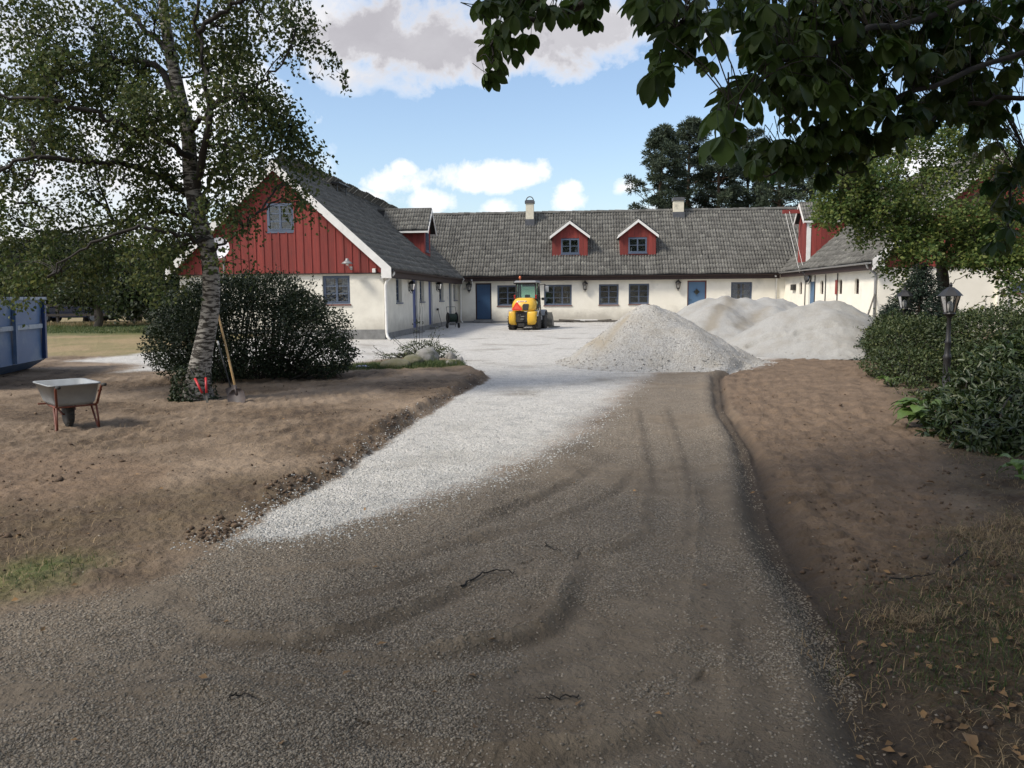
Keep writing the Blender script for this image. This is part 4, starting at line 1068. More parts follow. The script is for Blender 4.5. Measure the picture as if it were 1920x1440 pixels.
# ------------------------------------------------------------------ foliage helpers
def rdir(n, up=0.0):
    v = rng.normal(size=(n, 3)); v[:, 2] += up; return v/np.linalg.norm(v, axis=1, keepdims=True)
def leaf_mesh(name, C, axis, nrm, ln, wd, m, parent=None, shape='diamond', tint=None, fold=.25):
    """C (n,3) leaf bases; axis unit vectors; each leaf is a folded pair of faces"""
    n = len(C); side = np.cross(axis, nrm); side /= np.linalg.norm(side, axis=1, keepdims=True)+1e-9; nn = np.cross(side, axis)
    ln = np.broadcast_to(ln, (n,))[:, None]; wd = np.broadcast_to(wd, (n,))[:, None]
    if shape == 'diamond':
        prof = [(0, 0, 0), (.42, .5, fold), (1, 0, 0), (.42, -.5, fold)]; F = np.array([(0, 1, 2), (0, 2, 3)])
    elif shape == 'lance':
        prof = [(0, 0, 0), (.3, .5, fold), (.7, .42, fold-.1), (1, 0, -.35), (.7, -.42, fold-.1), (.3, -.5, fold), (.5, 0, 0)]
        F = np.array([(0, 1, 6), (1, 2, 6), (2, 3, 6), (3, 4, 6), (4, 5, 6), (5, 0, 6)])
    elif shape == 'needle':
        prof = [(0, .5, 0), (0, -.5, 0), (1, 0, 0)]; F = np.array([(0, 1, 2)])
    k = len(prof); V = np.zeros((n, k, 3))
    for i, (a, b, c) in enumerate(prof): V[:, i] = C+axis*ln*a+side*wd*b+nn*wd*c
    FF = (F[None]+(np.arange(n)*k)[:, None, None]).reshape(-1, F.shape[1])
    if tint is None: tint = rng.uniform(-1, 1, n)
    me = np_mesh(name, V.reshape(-1, 3), FF, m, dict(tint=np.repeat(tint, k)))
    return link(name, me, parent)
class Tubes:
    def __init__(s): s.V = []; s.F = []; s.n = 0
    def add(s, pts, rad, n=6):
        pts = np.asarray(pts, float); k = len(pts); rad = np.broadcast_to(rad, (k,))
        d = np.gradient(pts, axis=0); d /= np.linalg.norm(d, axis=1, keepdims=True)+1e-9
        ref = np.array([0, 0, 1.]) if abs(d[0, 2]) < .9 else np.array([1., 0, 0])
        x = np.cross(d, ref); x /= np.linalg.norm(x, axis=1, keepdims=True)+1e-9; y = np.cross(d, x)
        t = 2*np.pi*np.arange(n)/n
        V = pts[:, None]+rad[:, None, None]*(x[:, None]*np.cos(t)[None, :, None]+y[:, None]*np.sin(t)[None, :, None])
        i, j = np.meshgrid(np.arange(k-1), np.arange(n), indexing='ij'); j2 = (j+1) % n
        F = np.stack([i*n+j, i*n+j2, (i+1)*n+j2, (i+1)*n+j], -1).reshape(-1, 4)+s.n
        s.V.append(V.reshape(-1, 3)); s.F.append(F); s.n += k*n
    def build(s, name, m, parent=None):
        if not s.V: return None
        return link(name, np_mesh(name, np.vstack(s.V), np.vstack(s.F), m, smooth=True), parent)
def smooth_path(pts, n=14, jit=0.0):
    pts = np.asarray(pts, float); t = np.linspace(0, len(pts)-1, n); out = []
    for q in t:
        i = int(min(max(math.floor(q), 0), len(pts)-2)); f = q-i
        p0 = pts[max(i-1, 0)]; p1 = pts[i]; p2 = pts[i+1]; p3 = pts[min(i+2, len(pts)-1)]
        out.append(.5*((2*p1)+(-p0+p2)*f+(2*p0-5*p1+4*p2-p3)*f*f+(-p0+3*p1-3*p2+p3)*f**3))
    out = np.array(out)
    if jit: out[1:-1] += rng.normal(0, jit, out[1:-1].shape)
    return out
def foliage(limbs, clusters, leaf, twig_r=.008, droop=.35, ntw=24, lpt=40, spread=.16, taper_sub=.02, hang=0.0, subm=None, reach=1.0):
    """twigs run from the nearest limb to points inside each cluster; leaves sit along the twigs. returns leaf arrays + tubes"""
    LP = np.vstack([l for l in limbs]); T = Tubes(); C = []; AX = []
    for cl in clusters:
        c = np.array(cl[0]); r = np.array(cl[1]); dens = cl[2] if len(cl) > 2 else 1.0
        # secondary branch to the cluster centre
        d = np.linalg.norm(LP-c, axis=1)+np.maximum(0, LP[:, 2]-c[2])*.3; b = LP[np.argmin(d)]
        mid = (b+c)/2+np.array([0, 0, .12*np.linalg.norm(c-b)])+rng.normal(0, .05, 3)*np.linalg.norm(c-b)
        sub = smooth_path([b, mid, c], 9, .02*np.linalg.norm(c-b)); T.add(sub, np.linspace(taper_sub, twig_r*1.3, 9), 5)
        nt_ = max(3, int(ntw*dens))
        for _ in range(nt_):
            q = rdir(1)[0]*rng.uniform(.35, 1)**.6*r; e = c+q
            s0 = sub[rng.integers(2, 9)]; L_ = np.linalg.norm(e-s0)
            m_ = (s0+e)/2+np.array([0, 0, .15*L_]); e2 = e-np.array([0, 0, droop*rng.uniform(.3, 1)*max(.25, hang or L_*.4)])
            tw = smooth_path([s0, m_, e, e2], 8, .02*L_); T.add(tw, np.linspace(twig_r, twig_r*.3, 8), 3)
            k = int(lpt*rng.uniform(.6, 1.3)); ti = rng.uniform(.25, 1.0, k)**.8*7; i0 = np.minimum(ti.astype(int), 6); f = (ti-i0)[:, None]
            p = tw[i0]*(1-f)+tw[i0+1]*f
            p = p+rng.normal(0, spread*.5, (k, 3)); C.append(p)
    C = np.vstack(C)
    return C, T
def leaf_axes(n, down=.7, horiz=1.0):
    a = rdir(n); a[:, 2] = a[:, 2]*.6-down; a /= np.linalg.norm(a, axis=1, keepdims=True); return a

M_BIRCHB = mat('birch_bark', (.36, .345, .315), (.20, .185, .165), 2.5, .9, .02, 14, stretch=(2.2, 2.2, 9), dirt=(.035, .030, .025), dscale=3.2, dlo=.47, dhi=.53)
M_LIMB = mat('dark_limb_bark', (.032, .027, .023), (.018, .016, .014), 9, .9, .01, 30)
M_BARK = mat('grey_brown_bark', (.11, .095, .075), (.06, .05, .04), 6, .95, .02, 20, stretch=(3, 3, .8))
M_PBARK = mat('pine_bark', (.09, .055, .035), (.05, .035, .025), 6, .95, .02, 20, stretch=(3, 3, .8))
M_BIRCHL = mat('birch_leaf', (.095, .125, .038), (.058, .082, .028), 1.2, .6, tint=.45, trans=.45, spec=.3)
M_APPLEL = mat('apple_leaf', (.125, .175, .043), (.075, .115, .031), 1.2, .6, tint=.45, trans=.45, spec=.3)
M_CHL = mat('chestnut_leaf', (.060, .10, .020), (.036, .064, .015), 2.2, .55, .002, 60, tint=.3, orand=.3, trans=.42, spec=.3)
M_BUSHL = mat('dark_shrub_leaf', (.026, .042, .016), (.015, .027, .011), 1.5, .55, tint=.5, trans=.2, spec=.35)
M_LAUR = mat('rhododendron_leaf', (.046, .072, .020), (.030, .048, .015), 1.4, .42, tint=.45, trans=.15, spec=.5)
M_LAUR2 = mat('hedge_leaf', (.060, .082, .026), (.036, .054, .018), 1.6, .5, tint=.5, trans=.25, spec=.4)
M_CONI = mat('conifer_needle', (.022, .042, .026), (.014, .028, .018), 1.4, .7, tint=.4, trans=.1)
M_PINEN = mat('pine_needle', (.050, .075, .040), (.026, .042, .024), .6, .7, tint=.5, trans=.12)
M_BGL = mat('background_leaf', (.026, .042, .015), (.016, .028, .011), .8, .6, tint=.5, trans=.25)
M_BGL2 = mat('willow_leaf', (.045, .065, .025), (.028, .042, .017), .8, .6, tint=.5, trans=.25)

# ------------------------------------------------------------------ birch
BY = 11.4
def bp(px, py, dy=0.0): return at_y(px, py, BY+dy)
base = at_z(368, 748); BY = base[1]
birch = empty('birch_tree', tuple(base), 0, 'old white barked birch with a leaning, ridged trunk and drooping branches at the left', 'tree')
BO = np.array(base)
trunk_pts = [bp(372, 762), bp(370, 725), bp(378, 670), bp(392, 600), bp(396, 540), bp(390, 470), bp(370, 400, .05), bp(358, 330, .1), bp(352, 250, .15), bp(335, 170, .2), bp(318, 90, .25), bp(306, 0, .3), bp(300, -150, .4), bp(310, -330, .4)]
trunk_r = [.24, .185, .15, .128, .12, .118, .118, .110, .10, .09, .085, .07, .05, .02]
tp = smooth_path(trunk_pts, 70); tr_ = np.interp(np.linspace(0, 13, 70), range(14), trunk_r)
def bark_tube(pts, rad, n=28, amp=.12, root=None):
    pts = np.asarray(pts); k = len(pts); d = np.gradient(pts, axis=0); d /= np.linalg.norm(d, axis=1, keepdims=True)
    x = np.cross(d, [0, 1., 0]); x /= np.linalg.norm(x, axis=1, keepdims=True); y = np.cross(d, x); t = 2*np.pi*np.arange(n)/n
    tt, kk = np.meshgrid(t, np.arange(k)); ss = np.concatenate([[0], np.cumsum(np.linalg.norm(np.diff(pts, axis=0), axis=1))])[kk]
    nz = 1+amp*fbm(np.cos(tt)*1.5+5+ss*.5, np.sin(tt)*1.5+ss*2.0, 1.3, 4, 5)*2 + .06*fbm(tt*1.2*0+np.cos(tt)*4, ss*16+np.sin(tt)*4, 1, 3, 9)
    if root is not None: nz = nz*(1+root*np.exp(-ss/.28)*(.5+.5*np.cos(tt*5+1))*1.0)
    r = np.asarray(rad)[:, None]*nz
    V = pts[:, None]+r[..., None]*(x[:, None]*np.cos(t)[None, :, None]+y[:, None]*np.sin(t)[None, :, None])
    i, j = np.meshgrid(np.arange(k-1), np.arange(n), indexing='ij'); j2 = (j+1) % n
    F = np.stack([i*n+j, i*n+j2, (i+1)*n+j2, (i+1)*n+j], -1).reshape(-1, 4)
    return V.reshape(-1, 3), F
V, F = bark_tube(tp-BO, tr_, 30, .11, .28)
link('trunk', np_mesh('trunk', V, F, M_BIRCHB, smooth=True), birch)
limb_def = [([bp(388, 392), bp(340, 355, .1), bp(270, 320, .2), bp(190, 305, -.3), bp(75, 295, -.8), bp(0, 315, -1.0), bp(-160, 340, -1.2)], .06),
            ([bp(360, 300), bp(300, 260, -.4), bp(220, 230, -.8), bp(120, 190, -1.1), bp(20, 180, -1.2), bp(-100, 150, -1.3)], .05),
            ([bp(345, 215), bp(290, 125, .3), bp(230, 118, .6), bp(140, 130, .8), bp(40, 165, .9), bp(-60, 210, 1.0)], .06),
            ([bp(357, 245), bp(390, 205, -.2), bp(430, 180, -.3), bp(480, 160, -.3), bp(530, 120, -.2)], .045),
            ([bp(372, 350), bp(385, 290, -.4), bp(395, 210, -.6), bp(380, 120, -.7), bp(372, 20, -.7), bp(380, -150, -.8)], .06),
            ([bp(385, 400), bp(395, 340, .5), bp(440, 280, .9), bp(500, 240, 1.0), bp(560, 240, 1.1), bp(590, 290, 1.2)], .035),
            ([bp(398, 470), bp(410, 460, -.1), bp(440, 440, -.2), bp(480, 400, -.3)], .025),
            ([bp(388, 450), bp(330, 440, -.6), bp(240, 430, -1.0), bp(150, 470, -1.2), bp(90, 520, -1.3)], .035),
            ([bp(375, 420), bp(300, 400, .6), bp(200, 420, 1.0), bp(100, 440, 1.1), bp(10, 470, 1.2)], .035),
            ([bp(320, 100), bp(240, 20, .4), bp(150, -80, .6), bp(40, -150, .8)], .045),
            ([bp(372, 60, -.7), bp(450, 0, -.7), bp(530, -40, -.6), bp(575, -30, -.5)], .035),
            ([bp(75, 295, -.8), bp(55, 330, -.9), bp(30, 380, -1)], .02)]
limbs = [tp[22:]]; T0 = Tubes()
for pts, r in limb_def:
    p = smooth_path(pts, 26, .025); limbs.append(p); T0.add(p-BO, np.linspace(r, r*.25, 26), 7)
cl = []
def bc(px, py, rx, ry, dy=0., dens=1.0, ry_=.9):
    k = 11.6/F_PX; cl.append((bp(px, py, dy), (rx*k, ry_, ry*k), dens*(1.35 if py < 210 and px < 460 else 1)))
for a in [(50, 60, 90, 80, -.3), (170, 50, 90, 80, .5), (290, 40, 80, 80, 0), (405, 50, 70, 70, -.4), (490, 35, 60, 50, 0, .8), (555, 12, 30, 30, 0, .4), (555, 48, 25, 25, 0, .25), (130, 130, 80, 50, -.6), (230, 120, 70, 60, .5),
          (30, 190, 80, 60, .5), (130, 205, 80, 55, -.5), (230, 190, 80, 60, .3), (300, 205, 60, 60, -.6), (430, 130, 70, 60, .4), (450, 200, 70, 60, -.4), (505, 215, 55, 60, .3), (545, 240, 38, 45, .6, .6), (575, 290, 25, 30, .8, .3), (590, 315, 14, 18, .8, .12),
          (55, 265, 80, 40, 0), (150, 275, 80, 45, .6), (245, 275, 70, 50, -.3), (305, 330, 50, 40, .2, .7), (420, 280, 60, 50, .5), (480, 295, 55, 35, -.3, .5), (450, 335, 40, 24, .4, .45), (500, 330, 30, 12, .6, .12),
          (35, 345, 40, 30, 0, .6), (30, 415, 50, 35, .3, .6), (110, 405, 40, 25, -.3, .35), (140, 360, 40, 25, .3, .3), (230, 345, 50, 22, 0, .4), (300, 400, 60, 40, .3, .8), (425, 385, 35, 30, -.3, .4), (325, 440, 40, 50, -.4, .7),
          (60, 470, 80, 40, .3, .8), (150, 450, 70, 40, 0, .7), (240, 440, 70, 45, .5, .9), (300, 490, 70, 60, -.3, .9), (200, 510, 80, 50, .6, .9), (100, 520, 80, 45, -.2, .9), (20, 525, 50, 40, .4, .7), (455, 420, 18, 22, -.2, .15), (470, 405, 30, 20, 0, .15),
          (565, 385, 14, 28, .3, .12), (540, 345, 25, 20, .3, .3), (440, 495, 15, 20, 0, .1)]: bc(*a)
# crown above and to the left, outside the picture
for a in [(0, -120, 160, 120, 0), (180, -140, 140, 120, .6), (340, -150, 140, 120, -.4), (480, -120, 110, 90, .2), (260, -320, 160, 120, 0), (380, -300, 120, 110, .5), (-150, 100, 140, 120, 0), (-160, 300, 130, 90, .4), (300, -480, 110, 110, 0)]: bc(*a, 1.0, 1.6)
C, T = foliage(limbs, cl, None, .006, .5, 24, 48, .20, .018, hang=.7)
for c in clusters_pts if False else []: pass
for v in T.V: v -= BO
T0.V += T.V; T0.F += [f+T0.n for f in T.F]; T0.n += T.n
# the arching spray at the right edge
arch = smooth_path([bp(490, 150, .2), bp(525, 105, .2), bp(570, 80, .2), bp(612, 88, .2), bp(640, 125, .2), bp(650, 165, .2)], 30)
T0.add(arch-BO, np.linspace(.010, .003, 30), 4)
for i in range(4, 28, 2):
    p = arch[i]; L_ = rng.uniform(.15, .5)*(1 if i < 20 else .4); s = smooth_path([p, p+[rng.normal(0, .05), rng.normal(0, .05), -L_*.5], p+[rng.normal(0, .06), 0, -L_]], 6); T0.add(s-BO, .003, 3)
    k = int(L_*42)+2; C = np.vstack([C, s[rng.integers(0, 6, k)]+rng.normal(0, .03, (k, 3))])
k = 70; C = np.vstack([C, arch[rng.integers(6, 30, k)]+rng.normal(0, .03, (k, 3))])
T0.build('limb', M_LIMB, birch)
n = len(C); leaf_mesh('crown', C-BO, leaf_axes(n, .75), rdir(n), rng.uniform(.042, .08, n), rng.uniform(.034, .062, n), M_BIRCHL, birch)
print('birch leaves', n)
# ivy and moss at the foot
k = 1500; t = rng.uniform(0, 2*math.pi, k); hh = rng.uniform(0, 1, k)**2*.55; rr_ = .26+.1*rng.random(k)-hh*.12
Cm = np.stack([np.cos(t)*rr_-.02, np.sin(t)*rr_, hh-.03], 1); Cm = Cm[(Cm[:, 0] < .05) | (rng.random(k) < .35)]
o = leaf_mesh('ivy', Cm, rdir(len(Cm)), rdir(len(Cm)), .05, .04, M_BUSHL, birch)

# ------------------------------------------------------------------ big dark shrub behind the birch
def shrub(name, loc, lumps, nl, ll, lw, m, label, cat='shrub', shape='diamond', stem_m=None, down=.1, tintbias=0.0, shell=.35, sprays=0, group=None, whorl=False, crown='foliage'):
    """lumps: (centre(3 world), radii(3)); leaves fill the outer shell, denser outside, stems inside"""
    loc = np.array(loc, float); r_ = empty(name, tuple(loc), 0, label, cat, group)
    vol = np.array([l[1][0]*l[1][2] for l in lumps]); pick = rng.choice(len(lumps), nl, p=vol/vol.sum())
    Cn = np.array([l[0] for l in lumps])[pick]; Rn = np.array([l[1] for l in lumps])[pick]
    d = rdir(nl, .15); rad = 1-shell*rng.random(nl)**1.6
    # break up the outline
    bump = 1+.16*np.sin(d[:, 0]*7+Cn[:, 0]*3)*np.sin(d[:, 2]*6+Cn[:, 1]*2)+rng.normal(0, .05, nl)
    P = Cn+d*Rn*(rad*bump)[:, None]
    # drop leaves deep inside other lumps
    keep = np.ones(nl, bool)
    for c, r in lumps:
        q = np.linalg.norm((P-np.array(c))/np.array(r), axis=1); keep &= ~(q < .58)
    keep &= P[:, 2] > loc[2]-.05
    P = P[keep]; d = d[keep]; k = len(P)
    if whorl:
        # leaves in drooping whorls
        P = np.repeat(P, 6, 0)+0; d = np.repeat(d, 6, 0); k = len(P); ax = rdir(k)*1.0+d*.5; ax[:, 2] -= .35
    else: ax = d*.9+rdir(k)*.9; ax[:, 2] -= down
    ax /= np.linalg.norm(ax, axis=1, keepdims=True)
    nr = d+rdir(k)*.6+np.array([0, 0, .4])
    leaf_mesh(crown, P-loc, ax, nr, ll*rng.uniform(.7, 1.25, k), lw*rng.uniform(.7, 1.25, k), m, r_, shape, tint=np.clip(rng.normal(tintbias, .5, k), -1, 1))
    T = Tubes()
    for c, r in lumps:
        c = np.array(c); r = np.array(r)
        for _ in range(10):
            e = c+rdir(1, .4)[0]*r*.9; b = np.array([loc[0]+rng.normal(0, .15)*r[0]+(c[0]-loc[0])*.6, loc[1]+(c[1]-loc[1])*.6+rng.normal(0, .1), loc[2]-.02])
            T.add(smooth_path([b, (b+e)/2+rng.normal(0, .08, 3), e], 8)-loc, np.linspace(.02, .006, 8), 4)
    if sprays:
        Cs = []
        for _ in range(sprays):
            c, r = lumps[rng.integers(len(lumps))]; c = np.array(c); r = np.array(r); dd = rdir(1, .5)[0]; e = c+dd*r*1.0; e2 = e+dd*rng.uniform(.1, .35)+[0, 0, rng.uniform(-.05, .15)]
            pth = smooth_path([c+dd*r*.8, e, e2], 6); T.add(pth-loc, .005, 3); q = 12
            Cs.append(pth[rng.integers(2, 6, q)]+rng.normal(0, .035, (q, 3)))
        Cs = np.vstack(Cs); tag(leaf_mesh('shoots', Cs-loc, rdir(len(Cs)), rdir(len(Cs)), ll, lw, m, r_, 'diamond'), kind='stuff')
    T.build('stem', stem_m or M_LIMB, r_)
    return r_
def L3(px, py, Y, rx, ry, rz):
    p = at_y(px, py, Y); return (p, (rx, ry, rz))
lumps = [L3(470, 620, 14.6, 1.35, 1.2, .95), L3(400, 640, 14.2, 1.0, 1.0, .85), L3(560, 640, 14.9, 1.0, 1.0, .75), L3(500, 555, 14.8, .75, .8, .45), L3(430, 560, 14.6, .8, .8, .45), L3(330, 650, 14.6, .55, .7, .55), L3(610, 668, 14.6, .55, .6, .4), L3(360, 585, 15.0, .6, .7, .5), L3(320, 600, 15.3, .4, .5, .4), L3(560, 580, 15.2, .5, .6, .35)]
shrub('shrub', at_z(465, 712), lumps, 95000, .050, .034, M_BUSHL, 'huge rounded dark green shrub behind the birch trunk, hiding part of the gable', sprays=120, shell=.75, down=.0)

# ------------------------------------------------------------------ garden bed at the right
lumps = [L3(1700, 640, 15.6, .75, .8, .42), L3(1690, 690, 14.6, .6, .8, .38), L3(1755, 650, 15.4, .9, .9, .55), L3(1730, 700, 14.2, .6, .6, .38), L3(1850, 640, 14.8, 1.1, 1.0, .6), L3(1660, 640, 16.6, .35, .5, .35), L3(1670, 625, 16.8, .4, .5, .42), L3(1940, 660, 14.4, 1.0, 1.0, .65), L3(1840, 690, 13.9, .8, .6, .42), L3(1705, 735, 13.3, .35, .5, .26), L3(1725, 765, 12.0, .30, .5, .22), L3(1765, 780, 11.0, .42, .5, .26), L3(1675, 715, 14.6, .3, .5, .22)]
shrub('hedge', at_z(1720, 722), lumps, 62000, .055, .030, M_LAUR2, 'mid green leafy hedge bordering the bare soil, behind the near lamp post', 'hedge', sprays=60, down=.1)
lumps = [L3(1860, 755, 9.9, .58, .6, .42), L3(1960, 700, 10.4, .8, .7, .5), L3(1890, 790, 8.9, .55, .5, .34), L3(1790, 775, 9.8, .38, .4, .26), L3(1960, 760, 9.4, .8, .7, .5), L3(1940, 690, 11.2, .6, .6, .4), L3(2060, 700, 10.0, .9, .8, .62), L3(1820, 800, 8.7, .42, .4, .26), L3(1890, 835, 8.0, .5, .4, .26), L3(1780, 800, 9.3, .3, .3, .2), L3(1960, 840, 7.8, .5, .4, .3)]
shrub('rhododendron', at_z(1850, 850), lumps, 7000, .105, .030, M_LAUR, 'dark glossy rhododendron with drooping narrow leaves at the lower right', 'shrub', 'lance', whorl=True, shell=.55)
# young conifer
def conifer(px, pyb, pyt, Y, w, label, n=16000):
    b = at_y(px, pyb, Y); t = at_y(px, pyt, Y); b[2] = 0; r_ = empty('conifer', tuple(b), 0, label, 'tree'); h = t[2]
    T = Tubes(); T.add(np.array([[0, 0, 0], [0, 0, h*.6], [0.02, 0, h]]), [.06, .04, .01], 6)
    C = []; A = []
    for i in range(110):
        z = h*(.05+.93*(i/110)); L_ = w*(1-(z/h))**1.05*rng.uniform(.75, 1.1)+.05; a = i*2.4+rng.uniform(0, .6)
        e = np.array([math.cos(a)*L_, math.sin(a)*L_, z+L_*rng.uniform(-.15, .15)]); p = smooth_path([[0, 0, z], e*[.5, .5, 1]-[0, 0, .05], e], 8); T.add(p, np.linspace(.014, .004, 8), 3)
        k = int(n/110*(L_/w)*1.8)+20; q = p[rng.integers(2, 8, k)]+rng.normal(0, .05, (k, 3)); C.append(q)
        aa = np.tile(unit(e-np.array([0, 0, z])), (k, 1))+rdir(k)*.8; A.append(aa)
    C = np.vstack(C); A = np.vstack(A); A /= np.linalg.norm(A, axis=1, keepdims=True)
    leaf_mesh('crown', C, A, rdir(len(C)), .085, .022, M_CONI, r_, 'needle'); T.build('trunk', M_PBARK, r_)
    return r_
conifer(1722, 640, 490, 18.0, 1.35, 'small dark green conifer rising from the hedge beside the far lamp post', 20000)
conifer(1668, 640, 570, 19.0, .75, 'low dark conifer at the left end of the hedge, by the fine gravel heap', 9000)

# ------------------------------------------------------------------ apple tree
AY = 19.5
def apx(px, py, dy=0.): return at_y(px, py, AY+dy)
ab = apx(1768, 640); ab[2] = 0; apple = empty('apple_tree', tuple(ab), 0, 'light green apple tree with a bare trunk standing in front of the white right gable', 'tree')
limbs = []; T0 = Tubes()
atr = smooth_path([ab, apx(1770, 560), apx(1766, 500), apx(1762, 470)], 16); V, F = bark_tube(atr-ab, np.linspace(.15, .10, 16), 16, .1, .2); link('trunk', np_mesh('trunk', V, F, M_BARK, smooth=True), apple)
for pts, r in [([apx(1762, 475), apx(1720, 440, -.4), apx(1660, 410, -.6), apx(1600, 380, -.8)], .05), ([apx(1762, 475), apx(1740, 400, .3), apx(1700, 330, .4), apx(1680, 290, .3)], .05), ([apx(1764, 478), apx(1800, 420, -.3), apx(1850, 350, -.4), apx(1890, 290, -.4)], .05), ([apx(1766, 490), apx(1820, 470, .3), apx(1900, 450, .5), apx(1990, 440, .5)], .045), ([apx(1800, 430, -.3), apx(1860, 500, -1.2), apx(1900, 530, -1.6), apx(1850, 560, -1.8), apx(1820, 580, -1.8)], .02), ([apx(1768, 560), apx(1800, 520, -.6), apx(1890, 500, -1.0)], .012)]:
    p = smooth_path(pts, 20, .02); limbs.append(p); T0.add(p-ab, np.linspace(r, r*.2, 20), 6)
cl = []
for (px, py, rx, ry, dy, dn) in [(1600, 330, 50, 55, -.5, 1), (1580, 385, 45, 35, -.6, .9), (1660, 300, 60, 50, .2, 1), (1650, 370, 60, 50, -.5, 1), (1700, 420, 55, 45, -.5, 1), (1610, 425, 40, 30, -.6, .6), (1560, 400, 28, 30, -.6, .7), (1640, 330, 60, 50, -.9, .8), (1590, 350, 50, 50, -1.0, .8), (1660, 400, 60, 40, -1.0, .8), (1760, 400, 70, 40, -1.0, .8), (1830, 430, 70, 35, -.9, .8), (1730, 280, 60, 50, .3, 1), (1740, 350, 60, 50, 0, 1), (1800, 300, 70, 60, .3, 1), (1810, 380, 70, 50, -.3, 1), (1880, 320, 70, 60, .3, 1), (1890, 400, 70, 50, 0, 1), (1780, 440, 60, 35, -.4, .9), (1860, 450, 60, 35, -.3, .9), (1700, 490, 35, 40, -.8, .55), (1690, 530, 15, 30, -.8, .25), (1950, 380, 70, 80, .3, 1), (1840, 465, 50, 25, -.5, .9), (1900, 470, 50, 25, -.6, .9), (1850, 488, 60, 14, -1.2, .8), (1920, 485, 50, 20, -1.2, .9), (1705, 455, 40, 25, -1.2, .7), (1820, 480, 40, 14, -1.3, .5), (1725, 480, 25, 16, -1.2, .4), (2010, 320, 80, 90, 0, 1), (1830, 240, 80, 45, .2, .7), (1880, 560, 45, 18, -1.8, .16), (1840, 595, 30, 15, -1.8, .10), (1890, 530, 30, 20, -1.4, .18), (1850, 520, 40, 14, -1.2, .12)]:
    cl.append((apx(px, py, dy), (rx*19.5/F_PX, .9, ry*19.5/F_PX), dn))
C, T = foliage(limbs, cl, None, .006, .3, 34, 46, .20, .02)
for v in T.V: v -= ab
T0.V += T.V; T0.F += [f+T0.n for f in T.F]; T0.n += T.n; T0.build('limb', M_BARK, apple)
n = len(C); leaf_mesh('crown', C-ab, leaf_axes(n, .35), rdir(n, .6), rng.uniform(.06, .11, n), rng.uniform(.045, .07, n), M_APPLEL, apple); print('apple', n)
M_APF = mat('pale_apple', (.26, .32, .11), (.32, .30, .12), 9, .5)
for (px, py) in ((1756, 477), (1768, 477), (1815, 415), (1755, 462)):
    mb = MB(); mb.lathe((0, 0, 0), [(.012, .03), (.03, .035), (.042, .012), (.04, -.012), (.02, -.035), (.008, -.03)][::-1], 10); o = mb.build('apple', M_APF, apple, True); o.location = tuple(apx(px, py, -1.25)-ab)

# ------------------------------------------------------------------ pines behind the roof
def pine(px, Y, pyt, w, label, group, seed, n=9000, first=.35):
    t = at_y(px, pyt, Y); h = t[2]; r_ = empty('pine_tree', (t[0], Y, 0), 0, label, 'tree', group)
    lean = random.uniform(-.4, .4); T = Tubes(); tk = smooth_path([[0, 0, 0], [lean*.4, 0, h*.5], [lean, 0, h*.98]], 14); 
    V, F = bark_tube(tk, np.linspace(.26, .05, 14), 12, .06); link('trunk', np_mesh('trunk', V, F, M_PBARK, smooth=True), r_)
    C = []; A = []; nb = 46
    for i in range(nb):
        f = first+(1-first)*(i/nb)**.9; z = h*f; L_ = w*(math.sin(min(1, (1-f)/.38)*math.pi/2)*.85+.15)*rng.uniform(.45, 1.12); a = i*2.399+rng.uniform(0, .8)
        b = np.array([lean*f, 0, z]); e = b+[math.cos(a)*L_, math.sin(a)*L_, L_*rng.uniform(.05, .45)]; p = smooth_path([b, (b+e)/2-[0, 0, .08*L_], e], 8, .03*L_); T.add(p, np.linspace(.05, .012, 8), 4)
        for c in range(5):
            q = p[rng.integers(3, 8)]+rng.normal(0, .22, 3)*[1, 1, .5]; k = int(1.4*n)//nb//5; r = rng.uniform(.32, .52)
            d = rdir(k, .5); C.append(q+d*r*rng.random((k, 1))**.5*[1, 1, .55]); A.append(d+rdir(k)*.4)
    C = np.vstack(C); A = np.vstack(A); A /= np.linalg.norm(A, axis=1, keepdims=True)
    leaf_mesh('crown', C, A, rdir(len(C)), .25, .085, M_PINEN, r_, 'needle'); T.build('limb', M_PBARK, r_); return r_
pine(1236, 62, 240, 2.6, 'leftmost pine behind the middle roof, standing a little apart with a pointed crown', 'pines behind the farmhouse', 1, 15000, .3)
pine(1290, 66, 222, 2.9, 'tallest pine behind the middle roof, second from the left', 'pines behind the farmhouse', 2, 15000, .3)
pine(1350, 64, 262, 3.2, 'pine with a dense crown, third from the left behind the roof', 'pines behind the farmhouse', 3, 16000, .25)
pine(1408, 68, 250, 3.4, 'broad pine, fourth from the left behind the roof', 'pines behind the farmhouse', 4, 16000, .25)
pine(1462, 64, 285, 3.2, 'lower pine behind the roof, just left of the hoist dormer', 'pines behind the farmhouse', 5, 15000, .25)
pine(1530, 68, 250, 3.4, 'pine behind the roof above the hoist dormer', 'pines behind the farmhouse', 6, 14000, .25)
pine(1620, 72, 260, 3.4, 'rightmost pine behind the roof, mostly hidden by the apple tree', 'pines behind the farmhouse', 7, 12000, .25)

